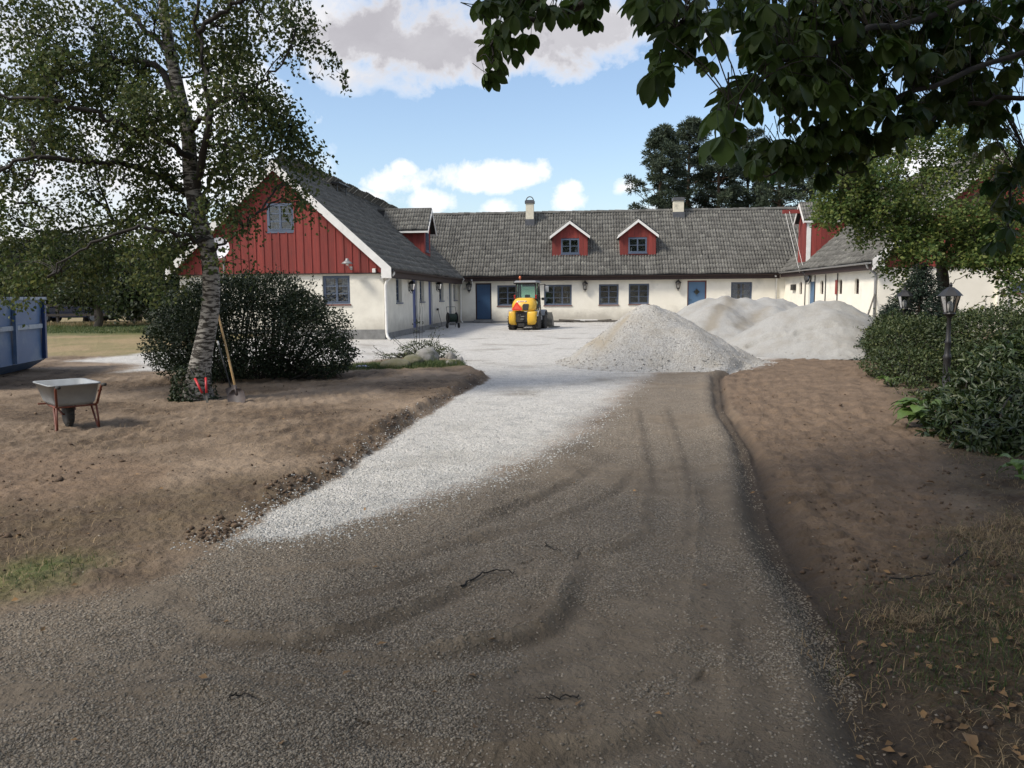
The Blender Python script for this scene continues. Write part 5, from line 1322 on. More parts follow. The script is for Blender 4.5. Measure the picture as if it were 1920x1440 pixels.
# ------------------------------------------------------------------ trees beyond the paddock fence at the left
def bgtree(px, Y, pyt, w, label, m=M_BGL, n=16000, low=.52, group='broadleaf trees beyond the paddock', trunk=.22):
    t = at_y(px, pyt, Y); h = t[2]-.15; r_ = empty('broadleaf_tree', (t[0], Y, 0), 0, label, 'tree', group)
    lim = []; T = Tubes(); tk = smooth_path([[0, 0, 0], [.2, 0, h*.35], [-.1, 0, h*.8]], 10)+0; T2 = Tubes()
    V, F = bark_tube(tk+[1e-4, 0, 0], np.linspace(trunk, .06, 10), 10, .1); link('trunk', np_mesh('trunk', V, F, M_BARK, smooth=True), r_)
    cl = []
    for i in range(16):
        a = rng.uniform(0, 2*math.pi); f = low+(1-low)*(i+.5)/16; rr = w*math.sqrt(max(.05, 1-((f-.5)/.62)**2))*rng.uniform(.35, .8)
        cl.append((np.array([math.cos(a)*rr, math.sin(a)*rr, h*f*.93]), (w*.42, w*.42, h*.13), 1.0))
    C, T = foliage([tk], cl, None, .012, .3, 26, max(8, n//(16*22)), .45, .05)
    C[:, 2] = np.minimum(C[:, 2], h*1.02); k = len(C)
    leaf_mesh('crown', C, leaf_axes(k, .3), rdir(k, .5), rng.uniform(.13, .22, k), rng.uniform(.09, .15, k), m, r_); T.build('limb', M_BARK, r_); return r_
for a in [(-60, 42, 445, 3.9, 'leafy tree above the blue container, furthest left'), (60, 45, 450, 3.7, 'dense tree above the right end of the blue container', M_BGL2), (150, 47, 432, 4.0, 'dark round tree above the parked dark blue car'), (250, 44, 470, 3.5, 'dark tree behind the fence above the parked white car'),
          (330, 47, 455, 4.0, 'dark tree left of the birch trunk beyond the fence', M_BGL2), (290, 31, 490, 2.0, 'nearer bushy tree at the lawn edge left of the dark shrub'), (-260, 48, 440, 3.2, 'tree beyond the paddock outside the left edge')]: bgtree(*a)
bgtree(175, 36.5, 520, 2.4, 'low leaning tree in front of the paddock fence', M_BGL2, 5000, .6, trunk=.22)
# far tree line on the horizon
P = []
for i in range(160):
    a = R_(-75+150*i/160); r = rng.uniform(150, 240); P.append((math.sin(a)*r, math.cos(a)*r, rng.uniform(7, 12)))
C = []
for (x_, y_, h_) in P:
    k = 170; d = rdir(k); C.append(np.array([x_, y_, h_*.45])+d*[rng.uniform(6, 10), 5, h_*.5]*rng.random((k, 1))**.3)
C = np.vstack(C); n = len(C); o = leaf_mesh('distant_woodland', C, rdir(n), rdir(n), 2.2, 1.8, M_BGL); tag(o, 'far dark belt of woodland along the horizon', None, None, 'stuff')

# ------------------------------------------------------------------ horse chestnut overhead
def leaflet(L_, w, fold, curl, az, tilt):
    """obovate leaflet starting at the origin"""
    ts = [0, .18, .38, .58, .76, .90, 1.0]; ws = [.05, .20, .40, .48, .46, .26, 0]
    V = []; F = []
    for i, (t, q) in enumerate(zip(ts, ws)):
        z = -curl*t*t*L_; xw = q*w
        if i in (0,): V.append((t*L_, 0, z)); continue
        if i == 6: V.append((t*L_*1.0, 0, z)); continue
        V += [(t*L_, -xw, z+fold*xw), (t*L_, 0, z), (t*L_, xw, z+fold*xw)]
    F = [(0, 2, 1), (0, 3, 2)]
    for i in range(4):
        a = 1+3*i; F += [(a, a+1, a+4), (a, a+4, a+3), (a+1, a+2, a+5), (a+1, a+5, a+4)]
    a = 13; F += [(a, a+1, 16), (a+1, a+2, 16)]
    V = np.array(V); ca, sa = math.cos(tilt), math.sin(tilt)
    X = V[:, 0]*ca+V[:, 2]*sa; Z = -V[:, 0]*sa+V[:, 2]*ca
    c2, s2 = math.cos(az), math.sin(az)
    return np.stack([X*c2-V[:, 1]*s2, X*s2+V[:, 1]*c2, Z], 1), np.array(F)
def chestnut_variant(i):
    r = np.random.default_rng(100+i); Vs = []; Fs = []; b = 0; k = [7, 5, 7, 6, 5, 7][i % 6]; droop = [.45, .8, .3, 1.0, .6, .75][i % 6]
    for j in range(k):
        a = (j-(k-1)/2)*(2*math.pi*.80/k); sc = 1-.32*abs(j-(k-1)/2)/((k-1)/2)
        V, F = leaflet(.16*sc*r.uniform(.9, 1.1), .082*sc, r.uniform(.1, .35), r.uniform(.15, .45), a+r.normal(0, .06), droop+r.normal(0, .12)); Vs.append(V); Fs.append(F+b); b += len(V)
    # petiole rises back to the twig
    pt = np.array([[0, 0, 0], [-.05, 0, .05], [-.10, 0, .13]]); t = Tubes(); t.add(pt, [.0028, .0024, .003], 4)
    q = t.F[0]+b; q = np.vstack([q[:, [0, 1, 2]], q[:, [0, 2, 3]]]); Vs.append(t.V[0]); Fs.append(q)
    return np.vstack(Vs), np.vstack(Fs)
CHV = [chestnut_variant(i) for i in range(6)]
CHM = [np_mesh('leaf', v, f, M_CHL, smooth=False) for v, f in CHV]
chest = empty('horse_chestnut', (7.5, -.5, 0), 0, 'big horse chestnut reaching in from the right, its dark hand-shaped leaves hanging across the top', 'tree')
CO = np.array([7.5, -.5, 0])
ctr = smooth_path([[7.5, -.5, -.1], [7.4, -.5, 1.5], [7.2, -.3, 3], [6.8, 0, 5], [6.2, .2, 8]], 16)
V, F = bark_tube(ctr-CO, np.linspace(.42, .15, 16), 18, .1, .3); link('trunk', np_mesh('trunk', V, F, M_BARK, smooth=True), chest)
CH = [  # px, py, rx, ry, depth, leaves
    (915, 22, 20, 22, 5.6, 5), (960, 18, 35, 25, 5.6, 8), (1010, 20, 35, 25, 5.6, 8), (1060, 12, 35, 20, 5.6, 8), (1110, 12, 25, 20, 5.6, 6), (1112, 40, 12, 12, 5.6, 2), (925, 62, 20, 22, 5.6, 6), (985, 75, 16, 22, 5.6, 3), (922, 115, 12, 22, 5.6, 4), (912, 150, 8, 10, 5.6, 2), (950, 95, 20, 20, 5.6, 3),
    (1225, 12, 25, 25, 4.9, 6), (1270, 20, 40, 30, 4.9, 9), (1330, 30, 40, 30, 4.9, 8), (1275, 75, 30, 28, 4.9, 7), (1252, 120, 25, 25, 4.9, 6), (1238, 155, 22, 18, 4.9, 5), (1330, 70, 20, 16, 4.7, 2), (1330, 118, 14, 18, 4.7, 2), (1215, 30, 10, 20, 4.9, 3),
    (1400, 25, 50, 35, 4.4, 12), (1440, 80, 50, 40, 4.3, 12), (1430, 140, 45, 30, 4.0, 8), (1395, 185, 30, 22, 3.7, 5), (1365, 215, 15, 20, 3.6, 2), (1365, 262, 20, 25, 3.5, 2), (1470, 180, 40, 30, 4.1, 8), (1480, 30, 60, 40, 4.4, 14),
    (1560, 30, 60, 45, 4.6, 18), (1640, 35, 60, 45, 4.8, 18), (1720, 40, 60, 45, 5.0, 16), (1800, 40, 60, 45, 5.4, 18), (1890, 45, 60, 45, 5.6, 18), (1530, 110, 50, 45, 4.3, 15), (1610, 120, 55, 45, 4.6, 16), (1690, 125, 55, 45, 4.8, 16), (1770, 125, 55, 45, 5.2, 16), (1860, 130, 60, 50, 5.5, 16),
    (1530, 185, 45, 35, 4.3, 10), (1600, 195, 50, 38, 4.5, 12), (1680, 200, 50, 38, 4.8, 13), (1760, 205, 50, 35, 5.2, 12), (1850, 205, 60, 40, 5.5, 14), (1510, 245, 40, 25, 4.5, 6), (1580, 255, 45, 28, 4.6, 8), (1660, 255, 45, 28, 4.8, 7), (1450, 285, 35, 22, 4.7, 7), (1500, 300, 35, 25, 4.8, 8), (1420, 300, 20, 18, 4.8, 3),
    (1545, 295, 40, 25, 4.9, 6), (1490, 325, 35, 16, 5.0, 4), (1540, 330, 24, 14, 5.0, 3), (1440, 325, 28, 12, 5.0, 2), (1610, 300, 30, 25, 5.0, 5), (1740, 240, 60, 16, 5.4, 6), (1850, 270, 50, 30, 5.8, 9), (1900, 310, 35, 40, 5.8, 9), (1880, 370, 30, 30, 5.9, 5), (1905, 420, 22, 40, 5.9, 6), (1870, 450, 30, 30, 5.9, 4), (1620, 80, 150, 60, 5.8, 20), (1780, 170, 120, 60, 6.2, 18), (1450, 60, 60, 60, 5.2, 12)]
rest_v = []; rest_f = []; rest_t = []; rb = 0; placed = []
TC = Tubes()
for (px, py, rx, ry, Y, k) in CH:
    k = int(k*(1.2 if px < 1380 else 1.75))
    for _ in range(k):
        qx, qy = rng.uniform(-1, 1, 2)
        if qx*qx+qy*qy > 1: qx, qy = qx*.6, qy*.6
        p = at_y(px+qx*rx, py-14+qy*ry, (Y if px < 1380 else Y*1.28)+rng.normal(0, .35)); placed.append(p)
# limbs reaching along the clusters
limb_px = [[(2500, -900, 4.5), (1800, -420, 4.6), (1500, -160, 4.6), (1250, -60, 5.4), (1100, -30, 5.6), (960, 10, 5.6), (905, 15, 5.6)],
           [(2600, -500, 4.5), (1700, -100, 4.9), (1400, -40, 4.8), (1290, 20, 4.9), (1265, 90, 4.9), (1240, 150, 4.9)],
           [(2500, -300, 4.6), (1800, 10, 4.8), (1600, 60, 4.2), (1480, 110, 4.1), (1400, 180, 3.8), (1366, 250, 3.5)],
           [(2500, -100, 4.8), (1950, 90, 5.0), (1700, 180, 4.6), (1560, 250, 4.7), (1480, 310, 4.8), (1430, 330, 4.9)],
           [(2500, 0, 5.0), (2000, 160, 5.2), (1800, 200, 5.2), (1700, 260, 5.0), (1580, 330, 5.0)],
           [(2500, 100, 5.4), (2000, 260, 5.6), (1900, 340, 5.8), (1890, 440, 5.9)],
           [(1250, -60, 5.4), (1090, 10, 5.6), (1000, 40, 5.6), (930, 70, 5.6), (922, 120, 5.6)]]
LB = []
for l in limb_px:
    pts = [at_y(q[0], q[1], q[2]*(1.28 if l[1][0] > 1500 and q[0] > 1380 and l[-1][0] > 1000 and l[-1][0] != 905 else 1)) for q in l]
    if l[0][0] > 2000: pts = [np.array([6.9, -.1, 3.6+.3*len(LB)/20])]+pts
    p = smooth_path(pts, 40, .01); LB.append(p); TC.add(p-CO, np.linspace(.032, .005, 40), 6)
LBP = np.vstack(LB)
order = np.argsort([np.linalg.norm(p-np.array([0, 0, CAMH])) for p in placed])
cnt = 0
for ii in order:
    p = placed[ii]; i = rng.integers(6); sc = rng.uniform(.62, 1.08)
    nearb = LBP[np.argmin(np.linalg.norm(LBP-p, axis=1))]; d = p-nearb; yaw = math.atan2(d[1], d[0])+rng.normal(0, .7)
    Rm = Matrix.Rotation(yaw, 3, 'Z')@Matrix.Rotation(rng.normal(.15, .35), 3, 'Y')@Matrix.Rotation(rng.normal(0, .3), 3, 'X')
    if np.linalg.norm(d) > .12 and rng.random() < .6:
        e = np.array(Vector(p)+Rm@Vector((-.10, 0, .13))*sc); TC.add(smooth_path([nearb, (nearb+e)/2+[0, 0, .04], e], 5)-CO, .004, 3)
    if cnt < 300:
        o = link('leaf', CHM[i], chest); o.matrix_local = Matrix.Translation(Vector(p-CO))@(Rm*sc).to_4x4(); cnt += 1
    else:
        v, f = CHV[i]; M = np.array(Rm)*sc; rest_v.append(v@M.T+(p-CO)); rest_f.append(f+rb); rb += len(v); rest_t.append(np.full(len(v), rng.uniform(-1, 1)))
tag(link('leaves', np_mesh('leaves', np.vstack(rest_v), np.vstack(rest_f), M_CHL, dict(tint=np.concatenate(rest_t))), chest), kind='stuff')
print('chestnut leaves', len(placed))
# the rest of the crown, over and behind the camera
n = 15000; d = rdir(n); C = np.array([1.6, -2.4, 7.4])+d*np.array([10, 8.6, 4.8])*(rng.random((n, 1))**.35)
lim_ = rng.normal(0, 1, n)
px_, py_, kk_ = to_px(C)
ok = (C[:, 2] > 2.6) & ~((kk_ > .2) & (px_ > -250) & (px_ < 2150) & (py_ > -70))
C = C[ok]; n = len(C); leaf_mesh('crown', C-CO, leaf_axes(n, .3), rdir(n, .8), .34, .22, M_CHL, chest)
for i in range(9):
    a = rng.uniform(0, 6.28); e = np.array([4.2+5*math.cos(a), -.5+4.5*math.sin(a)-1.5, rng.uniform(6, 9)]); s = ctr[rng.integers(6, 15)]
    TC.add(smooth_path([s, (s+e)/2+[0, 0, .6], e], 12)-CO, np.linspace(.10, .02, 12), 6)
TC.build('limb', M_LIMB, chest)

# ------------------------------------------------------------------ gravel heaps
def pile_mat(name, c1, c2, brown, vs, coarse):
    m = bpy.data.materials.new(name); m.use_nodes = True; t = m.node_tree; n = t.nodes; b = n['Principled BSDF']; geo = n.new('ShaderNodeNewGeometry'); P = geo.outputs['Position']
    v = n.new('ShaderNodeTexVoronoi'); v.inputs['Scale'].default_value = vs; t.links.new(P, v.inputs['Vector'])
    sc = n.new('ShaderNodeSeparateColor'); t.links.new(v.outputs['Color'], sc.inputs[0])
    mx_ = n.new('ShaderNodeMix'); mx_.data_type = 'RGBA'; t.links.new(sc.outputs[0], mx_.inputs['Factor']); mx_.inputs['A'].default_value = (*c1, 1); mx_.inputs['B'].default_value = (*c2, 1)
    a = n.new('ShaderNodeAttribute'); a.attribute_name = 'streak'
    nz = noise_n(P, 2.2, 6, .6, nt=t); mr = n.new('ShaderNodeMapRange'); mr.inputs[1].default_value = .45; mr.inputs[2].default_value = .7; mr.inputs[4].default_value = .5; t.links.new(nz, mr.inputs[0])
    fac = math_n('MINIMUM', math_n('ADD', a.outputs['Fac'], mr.outputs[0], nt=t), 1.0, nt=t)
    m2 = n.new('ShaderNodeMix'); m2.data_type = 'RGBA'; t.links.new(fac, m2.inputs['Factor']); t.links.new(mx_.outputs['Result'], m2.inputs['A']); m2.inputs['B'].default_value = (*brown, 1)
    t.links.new(m2.outputs['Result'], b.inputs['Base Color']); b.inputs['Roughness'].default_value = .95; b.inputs['Specular IOR Level'].default_value = .2
    bp = n.new('ShaderNodeBump'); bp.inputs['Strength'].default_value = .8; bp.inputs['Distance'].default_value = coarse
    t.links.new(math_n('ADD', math_n('SUBTRACT', 1.0, v.outputs['Distance'], nt=t), noise_n(P, vs*.7, 3, .6, nt=t), nt=t), bp.inputs['Height']); t.links.new(bp.outputs[0], b.inputs['Normal'])
    return m
M_ST = mat('road_stone', (.27, .237, .195), (.17, .146, .115), 30, .9, orand=0, tint=.4)
M_STW = mat('white_stone', (.48, .48, .46), (.36, .36, .35), 30, .9, tint=.3)
M_CLOD = mat('soil_clod', (.115, .076, .048), (.07, .046, .03), 14, .95, .01, 60, tint=.35)
OCT = np.array([(1, 0, 0), (0, 1, 0), (-1, 0, 0), (0, -1, 0), (0, 0, 1), (0, 0, -1.)]); OCF = np.array([(0, 1, 4), (1, 2, 4), (2, 3, 4), (3, 0, 4), (1, 0, 5), (2, 1, 5), (3, 2, 5), (0, 3, 5)])
def stones(name, X_, Y_, sz, m, label, sink=.25, squash=.6, z=None):
    n = len(X_); Z = ground_h(X_, Y_) if z is None else z
    V = OCT[None]*rng.uniform(.6, 1.3, (n, 6, 1))*np.stack([sz*rng.uniform(.7, 1.4, n), sz*rng.uniform(.7, 1.2, n), sz*squash*rng.uniform(.7, 1.2, n)], 1)[:, None]
    # random yaw and tilt
    a = rng.uniform(0, 6.28, n); t = rng.normal(0, .4, n); ca, sa, ct, st = np.cos(a), np.sin(a), np.cos(t), np.sin(t)
    x = V[..., 0]*ct[:, None]+V[..., 2]*st[:, None]; zz = -V[..., 0]*st[:, None]+V[..., 2]*ct[:, None]; y = V[..., 1]
    W_ = np.stack([x*ca[:, None]-y*sa[:, None]+X_[:, None], x*sa[:, None]+y*ca[:, None]+Y_[:, None], zz+(Z+sz*squash*sink)[:, None]], -1)
    F = (OCF[None]+(np.arange(n)*6)[:, None, None]).reshape(-1, 3)
    o = link(name, np_mesh(name, W_.reshape(-1, 3), F, m, dict(tint=np.repeat(rng.uniform(-1, 1, n), 6)))); tag(o, label, None, None, 'stuff'); return o
M_ST2 = mat('heap_stone', (.38, .365, .335), (.29, .278, .255), 30, .9, tint=.25)
def heap(name, peaks, slope, x0, x1, y0, y1, m, label, streaks=(), rough=.03, res=.05, cracks=(), coarse_=False):
    X_, Y_ = np.meshgrid(np.arange(x0, x1, res), np.arange(y0, y1, res)); Z = np.full(X_.shape, -9.0)
    wx = X_+.25*fbm(X_, Y_, .9, 3, 91); wy = Y_+.25*fbm(X_, Y_, .9, 3, 92)
    for (px, py, pz) in peaks:
        r = np.hypot(wx-px, (wy-py)*.95); zz = pz+.10-slope*np.sqrt(r*r+.16**2)
        Z = np.logaddexp(Z*14, zz*14)/14
    Z = np.where(Z < .12, .12*np.exp((np.minimum(Z, .12)-.12)/.16), Z)
    Z += rough*(fbm(X_, Y_, 2.6, 4, 93)*1.6+fbm(X_, Y_, 10, 2, 94)*.5)*sstep(.02, .3, Z)
    st = np.zeros(X_.shape)
    for (ln, w, a) in streaks:
        d, s_ = dist_line(X_, Y_, ln); d = d+.10*fbm(X_, Y_, 3.5, 3, 97); st = np.maximum(st, a*np.exp(-(d/w)**2)); Z -= .05*a*np.exp(-(d/w)**2)*sstep(.1, .5, Z)
    for (ln, w, a) in cracks:
        d, s_ = dist_line(X_, Y_, ln); d = d+.05*fbm(X_, Y_, 7, 3, 98); Z -= a*np.exp(-(d/w)**2)+0; Z += a*.8*np.exp(-((d-2.2*w)/w)**2)*(s_ > 0)
    gh = np.array(ground_h(X_.ravel(), Y_.ravel(), True)).reshape(X_.shape); Z += gh-.03
    V = np.stack([X_.ravel(), Y_.ravel(), Z.ravel()], 1); ny, nx = X_.shape; idx = np.arange(nx*ny).reshape(ny, nx)
    F = np.stack([idx[:-1, :-1], idx[:-1, 1:], idx[1:, 1:], idx[1:, :-1]], -1).reshape(-1, 4)
    h0 = (Z+.03 > .012).ravel() | False
    zl = (Z - (gh-.03)).ravel(); V0 = V.copy()
    F = F[(zl[F] > .012).any(1)]
    c = np.array([(x0+x1)/2, (y0+y1)/2, 0]); V -= c
    o = link(name, np_mesh(name, V, F, m, dict(streak=st.ravel()), smooth=True)); o.location = tuple(c)
    tag(o, label, 'gravel heap', 'heaps of crushed stone in the yard', 'stuff' if False else None)
    kk = np.where((zl > .03) & (rng.random(len(zl)) < (.20 if rough < .06 and coarse_ else .02)))[0]
    if len(kk):
        q = V0[kk]; sz_ = rng.uniform(.007, .02, len(kk))*np.where(zl[kk] < .25, 1.5, 1.0)*(1 if coarse_ else .7)
        stones('loose_stones', q[:, 0]+rng.normal(0, .02, len(kk)), q[:, 1]+rng.normal(0, .02, len(kk)), sz_, M_ST2, 'loose stones on the %s' % label.split(',')[0], z=q[:, 2])
    return V+c, zl
def pk(px, py, Y): p = at_y(px, py, Y); return (p[0], p[1], p[2])
HP1 = [pk(1205, 568, 17.9), pk(1228, 568, 17.8), pk(1255, 580, 17.8), pk(1290, 600, 17.7), pk(1335, 624, 17.8), pk(1290, 612, 17.0), pk(1200, 590, 17.5), pk(1380, 645, 18.1), pk(1250, 600, 18.6)]
M_H1 = pile_mat('coarse_crushed_stone', (.29, .282, .262), (.45, .437, .41), (.33, .29, .225), 40, .016)
M_H2 = pile_mat('fine_crushed_stone', (.30, .297, .283), (.36, .356, .34), (.24, .22, .185), 60, .008)
heap('gravel_heap', HP1, .78, -1.2, 6.2, 14.2, 22, M_H1, 'front heap of coarse grey gravel, the nearest to the drive',
     streaks=[([at_y(1168, 600, 17.6)[:2], at_y(1130, 640, 16.9)[:2], at_z(1110, 680)[:2]], .16, .8)], rough=.055, res=.04, coarse_=True)
HP3 = [pk(1535, 562, 21.4), pk(1565, 563, 21.4), pk(1500, 572, 21.3), pk(1468, 586, 21.2), pk(1600, 580, 21.6), pk(1635, 600, 21.8), pk(1430, 606, 21.3), pk(1560, 580, 20.6)]
heap('gravel_heap', HP3, .62, 2.6, 13.5, 18.4, 25.5, M_H2, 'smooth pale heap of fine gravel at the right, beside the hedge',
     cracks=[([at_y(1405, 640, 20.2)[:2], at_y(1440, 622, 20.2)[:2], at_y(1465, 640, 20.1)[:2]], .05, .07), ([at_y(1495, 640, 20.0)[:2], at_y(1530, 634, 20.0)[:2], at_y(1560, 650, 19.9)[:2]], .05, .07), ([at_y(1500, 655, 19.7)[:2], at_y(1540, 660, 19.6)[:2]], .04, .05)], rough=.05, res=.05)
HP2 = [pk(1330, 556, 26.0), pk(1362, 552, 26.0), pk(1398, 556, 26.0), pk(1305, 570, 26.0), pk(1435, 555, 26.2), pk(1462, 560, 26.3), pk(1482, 572, 26.3), pk(1345, 565, 25.0), pk(1450, 572, 25.2)]
heap('gravel_heap', HP2, .62, 1.4, 12.2, 22.2, 31, M_H2, 'rear double-peaked heap of gravel in front of the blue door with the diamond pane',
     streaks=[([at_y(1375, 555, 25.8)[:2], at_y(1350, 585, 24.6)[:2], at_y(1330, 605, 23.8)[:2]], .20, .9), ([at_y(1440, 575, 25.3)[:2], at_y(1400, 600, 24.4)[:2], at_y(1385, 615, 23.8)[:2]], .20, .7)], rough=.07, res=.06)

# ------------------------------------------------------------------ loose stones, straw, leaves, clods
def scatter(n, rmin, rmax, p=1.0, a0=-38, a1=38):
    """screen-even scatter around the viewpoint side of the drive"""
    u = rng.random(n); r = 1/(1/rmin+(1/rmax-1/rmin)*u); a = R_(1)*rng.uniform(a0, a1, n)-PSI; return r*np.sin(a), r*np.cos(a)
X_, Y_ = scatter(230000, 2.2, 11)
sr = sdf_poly(X_, Y_, P_ROAD); swp = sdf_poly(X_, Y_, P_WHITE); ex = expo_f(X_, Y_)
prob = (sr < 0)*(.06+.94*ex)*(swp > -.1)*(1-.0*ex)
k = rng.random(len(X_)) < prob*.75
stones('road_gravel', X_[k], Y_[k], rng.uniform(.0035, .008, k.sum())*(1+.2*np.hypot(X_[k], Y_[k])/6), M_ST, 'small loose grey stones on the drive', sink=.1)
k = (swp < .05+.25*rng.random(len(X_))**3) & (rng.random(len(X_)) < .35)
X2, Y2 = scatter(60000, 5, 20); k2 = (sdf_poly(X2, Y2, P_WHITE) < .04+.3*rng.random(len(X2))**4) & (rng.random(len(X2)) < .7)
X3 = np.concatenate([X_[k], X2[k2]]); Y3 = np.concatenate([Y_[k], Y2[k2]])
stones('white_gravel', X3, Y3, rng.uniform(.004, .010, len(X3))*(1+.2*np.hypot(X3, Y3)/6), M_STW, 'loose pale stones of fresh gravel on the drive', sink=.1)
# clods on the soil and along the cut edge
X_, Y_ = scatter(30000, 3, 22); ms = MASK_SOIL(X_, Y_); dd, sg = dist_line(X_, Y_, L_BANK)
pr = ms*(.10+.9*sstep(.02, .12, fbm(X_, Y_, 1.6, 3, 77)))*.35+.9*np.exp(-(dd/.16)**2)*(sg < 0); k = rng.random(len(X_)) < pr
stones('soil_clods', X_[k], Y_[k], rng.uniform(.005, .022, k.sum())**1.0*rng.choice([.6, 1, 1.6], k.sum(), p=[.6, .3, .1]), M_CLOD, 'crumbs and clods of turned brown soil', sink=.3, squash=.75)
X_, Y_ = scatter(800, 3, 22); k = MASK_SOIL(X_, Y_) > .5
# larger clods broken off along the cut edge of the bed
X4, Y4 = scatter(60000, 3.5, 18); dd, sg = dist_line(X4, Y4, L_BANK); k4 = (rng.random(len(X4)) < np.exp(-((dd-.12)/.10)**2)*(sg < 0)*sstep(.35, .65, vnoise(X4*2.5, Y4*2.5, 5))*.95) & (Y4 > 4.6)
stones('edge_clods', X4[k4], Y4[k4], rng.uniform(.007, .024, k4.sum()), M_CLOD, 'bigger clods of dark soil along the cut edge of the bed', sink=.35, squash=.8)
stones('pale_pebbles', X_[k], Y_[k], rng.uniform(.004, .012, k.sum()), M_ST, 'pale pebbles lying about on the soil', sink=.3)
def blades(name, X_, Y_, h, w, m, label, lean=.6, lift=.0, flat=False, parent=None):
    n = len(X_); Z = ground_h(X_, Y_)-.005+lift; a = rng.uniform(0, 6.28, n); d = np.stack([np.cos(a), np.sin(a), np.zeros(n)], 1); h = np.broadcast_to(h, (n,))
    s = np.stack([-d[:, 1], d[:, 0], 0*a], 1); B = np.stack([X_, Y_, Z], 1); ln = rng.uniform(.5 if lean > 1 else .2, 1, n)*lean
    up = np.array([0, 0, 1.]); c_ = np.cos(ln*1.3); s_ = np.sin(ln*1.3)
    M_ = B+(d*(s_*.35)[:, None]+up*(.55*c_+.1)[:, None])*h[:, None]; T_ = B+(d*s_[:, None]+up*np.maximum(c_, .06)[:, None])*h[:, None]
    V = np.stack([B-s*w/2, B+s*w/2, M_+s*w*.4, M_-s*w*.4, T_], 1); F3 = []
    F = np.array([(0, 1, 2), (0, 2, 3), (3, 2, 4)]); FF = (F[None]+(np.arange(n)*5)[:, None, None]).reshape(-1, 3)
    o = link(name, np_mesh(name, V.reshape(-1, 3), FF, m, dict(tint=np.repeat(rng.uniform(-1, 1, n), 5))), parent)
    if parent is None: tag(o, label, None, None, 'stuff')
    return o
M_STRAW = mat('dry_straw', (.30, .22, .125), (.20, .145, .08), 20, .8, tint=.4)
M_GRASS = mat('green_grass_blade', (.075, .11, .03), (.05, .08, .022), 3, .7, tint=.4, trans=.3)
M_DRYG = mat('dry_grass_blade', (.24, .19, .09), (.15, .13, .06), 3, .7, tint=.4, trans=.3)
X_, Y_ = scatter(90000, 2.6, 14); ml = sstep(.3, -.4, sdf_poly(X_, Y_, P_LITTER)); ms = MASK_SOIL(X_, Y_)*(X_ < 0)*sstep(-.1, .4, sdf_poly(X_, Y_, P_SAND))*2.6
k = rng.random(len(X_)) < (ml*(.15+.85*sstep(-.05, .15, fbm(X_, Y_, 1.3, 3, 81)))*.95+ms*.25*sstep(-.02, .12, fbm(X_, Y_, .8, 3, 82)))
blades('straw_litter', X_[k], Y_[k], rng.uniform(.02, .09, k.sum()), .0028, M_STRAW, 'dry straw and cut grass strewn over the soil', lean=1.15)
X_, Y_ = scatter(60000, 3, 12); g1 = sstep(.2, -.35, sdf_poly(X_, Y_, P_GRASS1)+.5*fbm(X_, Y_, 1.5, 3, 83)); k = rng.random(len(X_)) < g1
blades('grass_tuft', X_[k], Y_[k], rng.uniform(.015, .06, k.sum()), .004, M_GRASS, 'patch of short green grass at the left edge', lean=.8)
X_, Y_ = scatter(60000, 2.6, 12, 1, 5, 38); g1 = sstep(.2, -.5, sdf_poly(X_, Y_, P_LITTER)+.8*fbm(X_, Y_, 1.1, 3, 84)); k = rng.random(len(X_)) < g1*sstep(.0, .16, fbm(X_, Y_, .8, 3, 85))*.8
blades('sparse_grass', X_[k], Y_[k], rng.uniform(.015, .055, k.sum()), .0035, M_GRASS, 'sparse green blades among the leaf litter at the lower right', lean=.9)
# tufts of dead grass at the right edge
tx = []; ty = []
for (px, py, r) in [(1860, 1010, .16), (1890, 1040, .14), (1830, 1000, .10), (1700, 1165, .09), (1905, 985, .12)]:
    p = at_z(px, py); q = rng.normal(0, r, (700, 2)); tx.append(p[0]+q[:, 0]); ty.append(p[1]+q[:, 1]*.8)
blades('dead_grass_tuft', np.concatenate(tx), np.concatenate(ty), rng.uniform(.03, .10, 3500), .0025, M_STRAW, 'tufts of bleached dead grass under the rhododendron', lean=1.25)
# far lawn blades to break up its surface
n = 26000; X_ = rng.uniform(-20, -7.6, n); Y_ = rng.uniform(29, 39, n); X_ = X_*1.4; k = (sdf_poly(X_, Y_, P_GRASS2) < .3)
blades('lawn_grass', X_[k], Y_[k], rng.uniform(.04, .12, k.sum()), .018, M_GRASS, 'rough lawn beyond the blue container', lean=.8)
n = 16000; X_ = rng.uniform(-42, -13, n); Y_ = rng.normal(39.5, 1.2, n)
blades('meadow_grass', X_, Y_, rng.uniform(.08, .24, n), .02, M_DRYG, 'tall dry grass below the paddock fence', lean=.5)
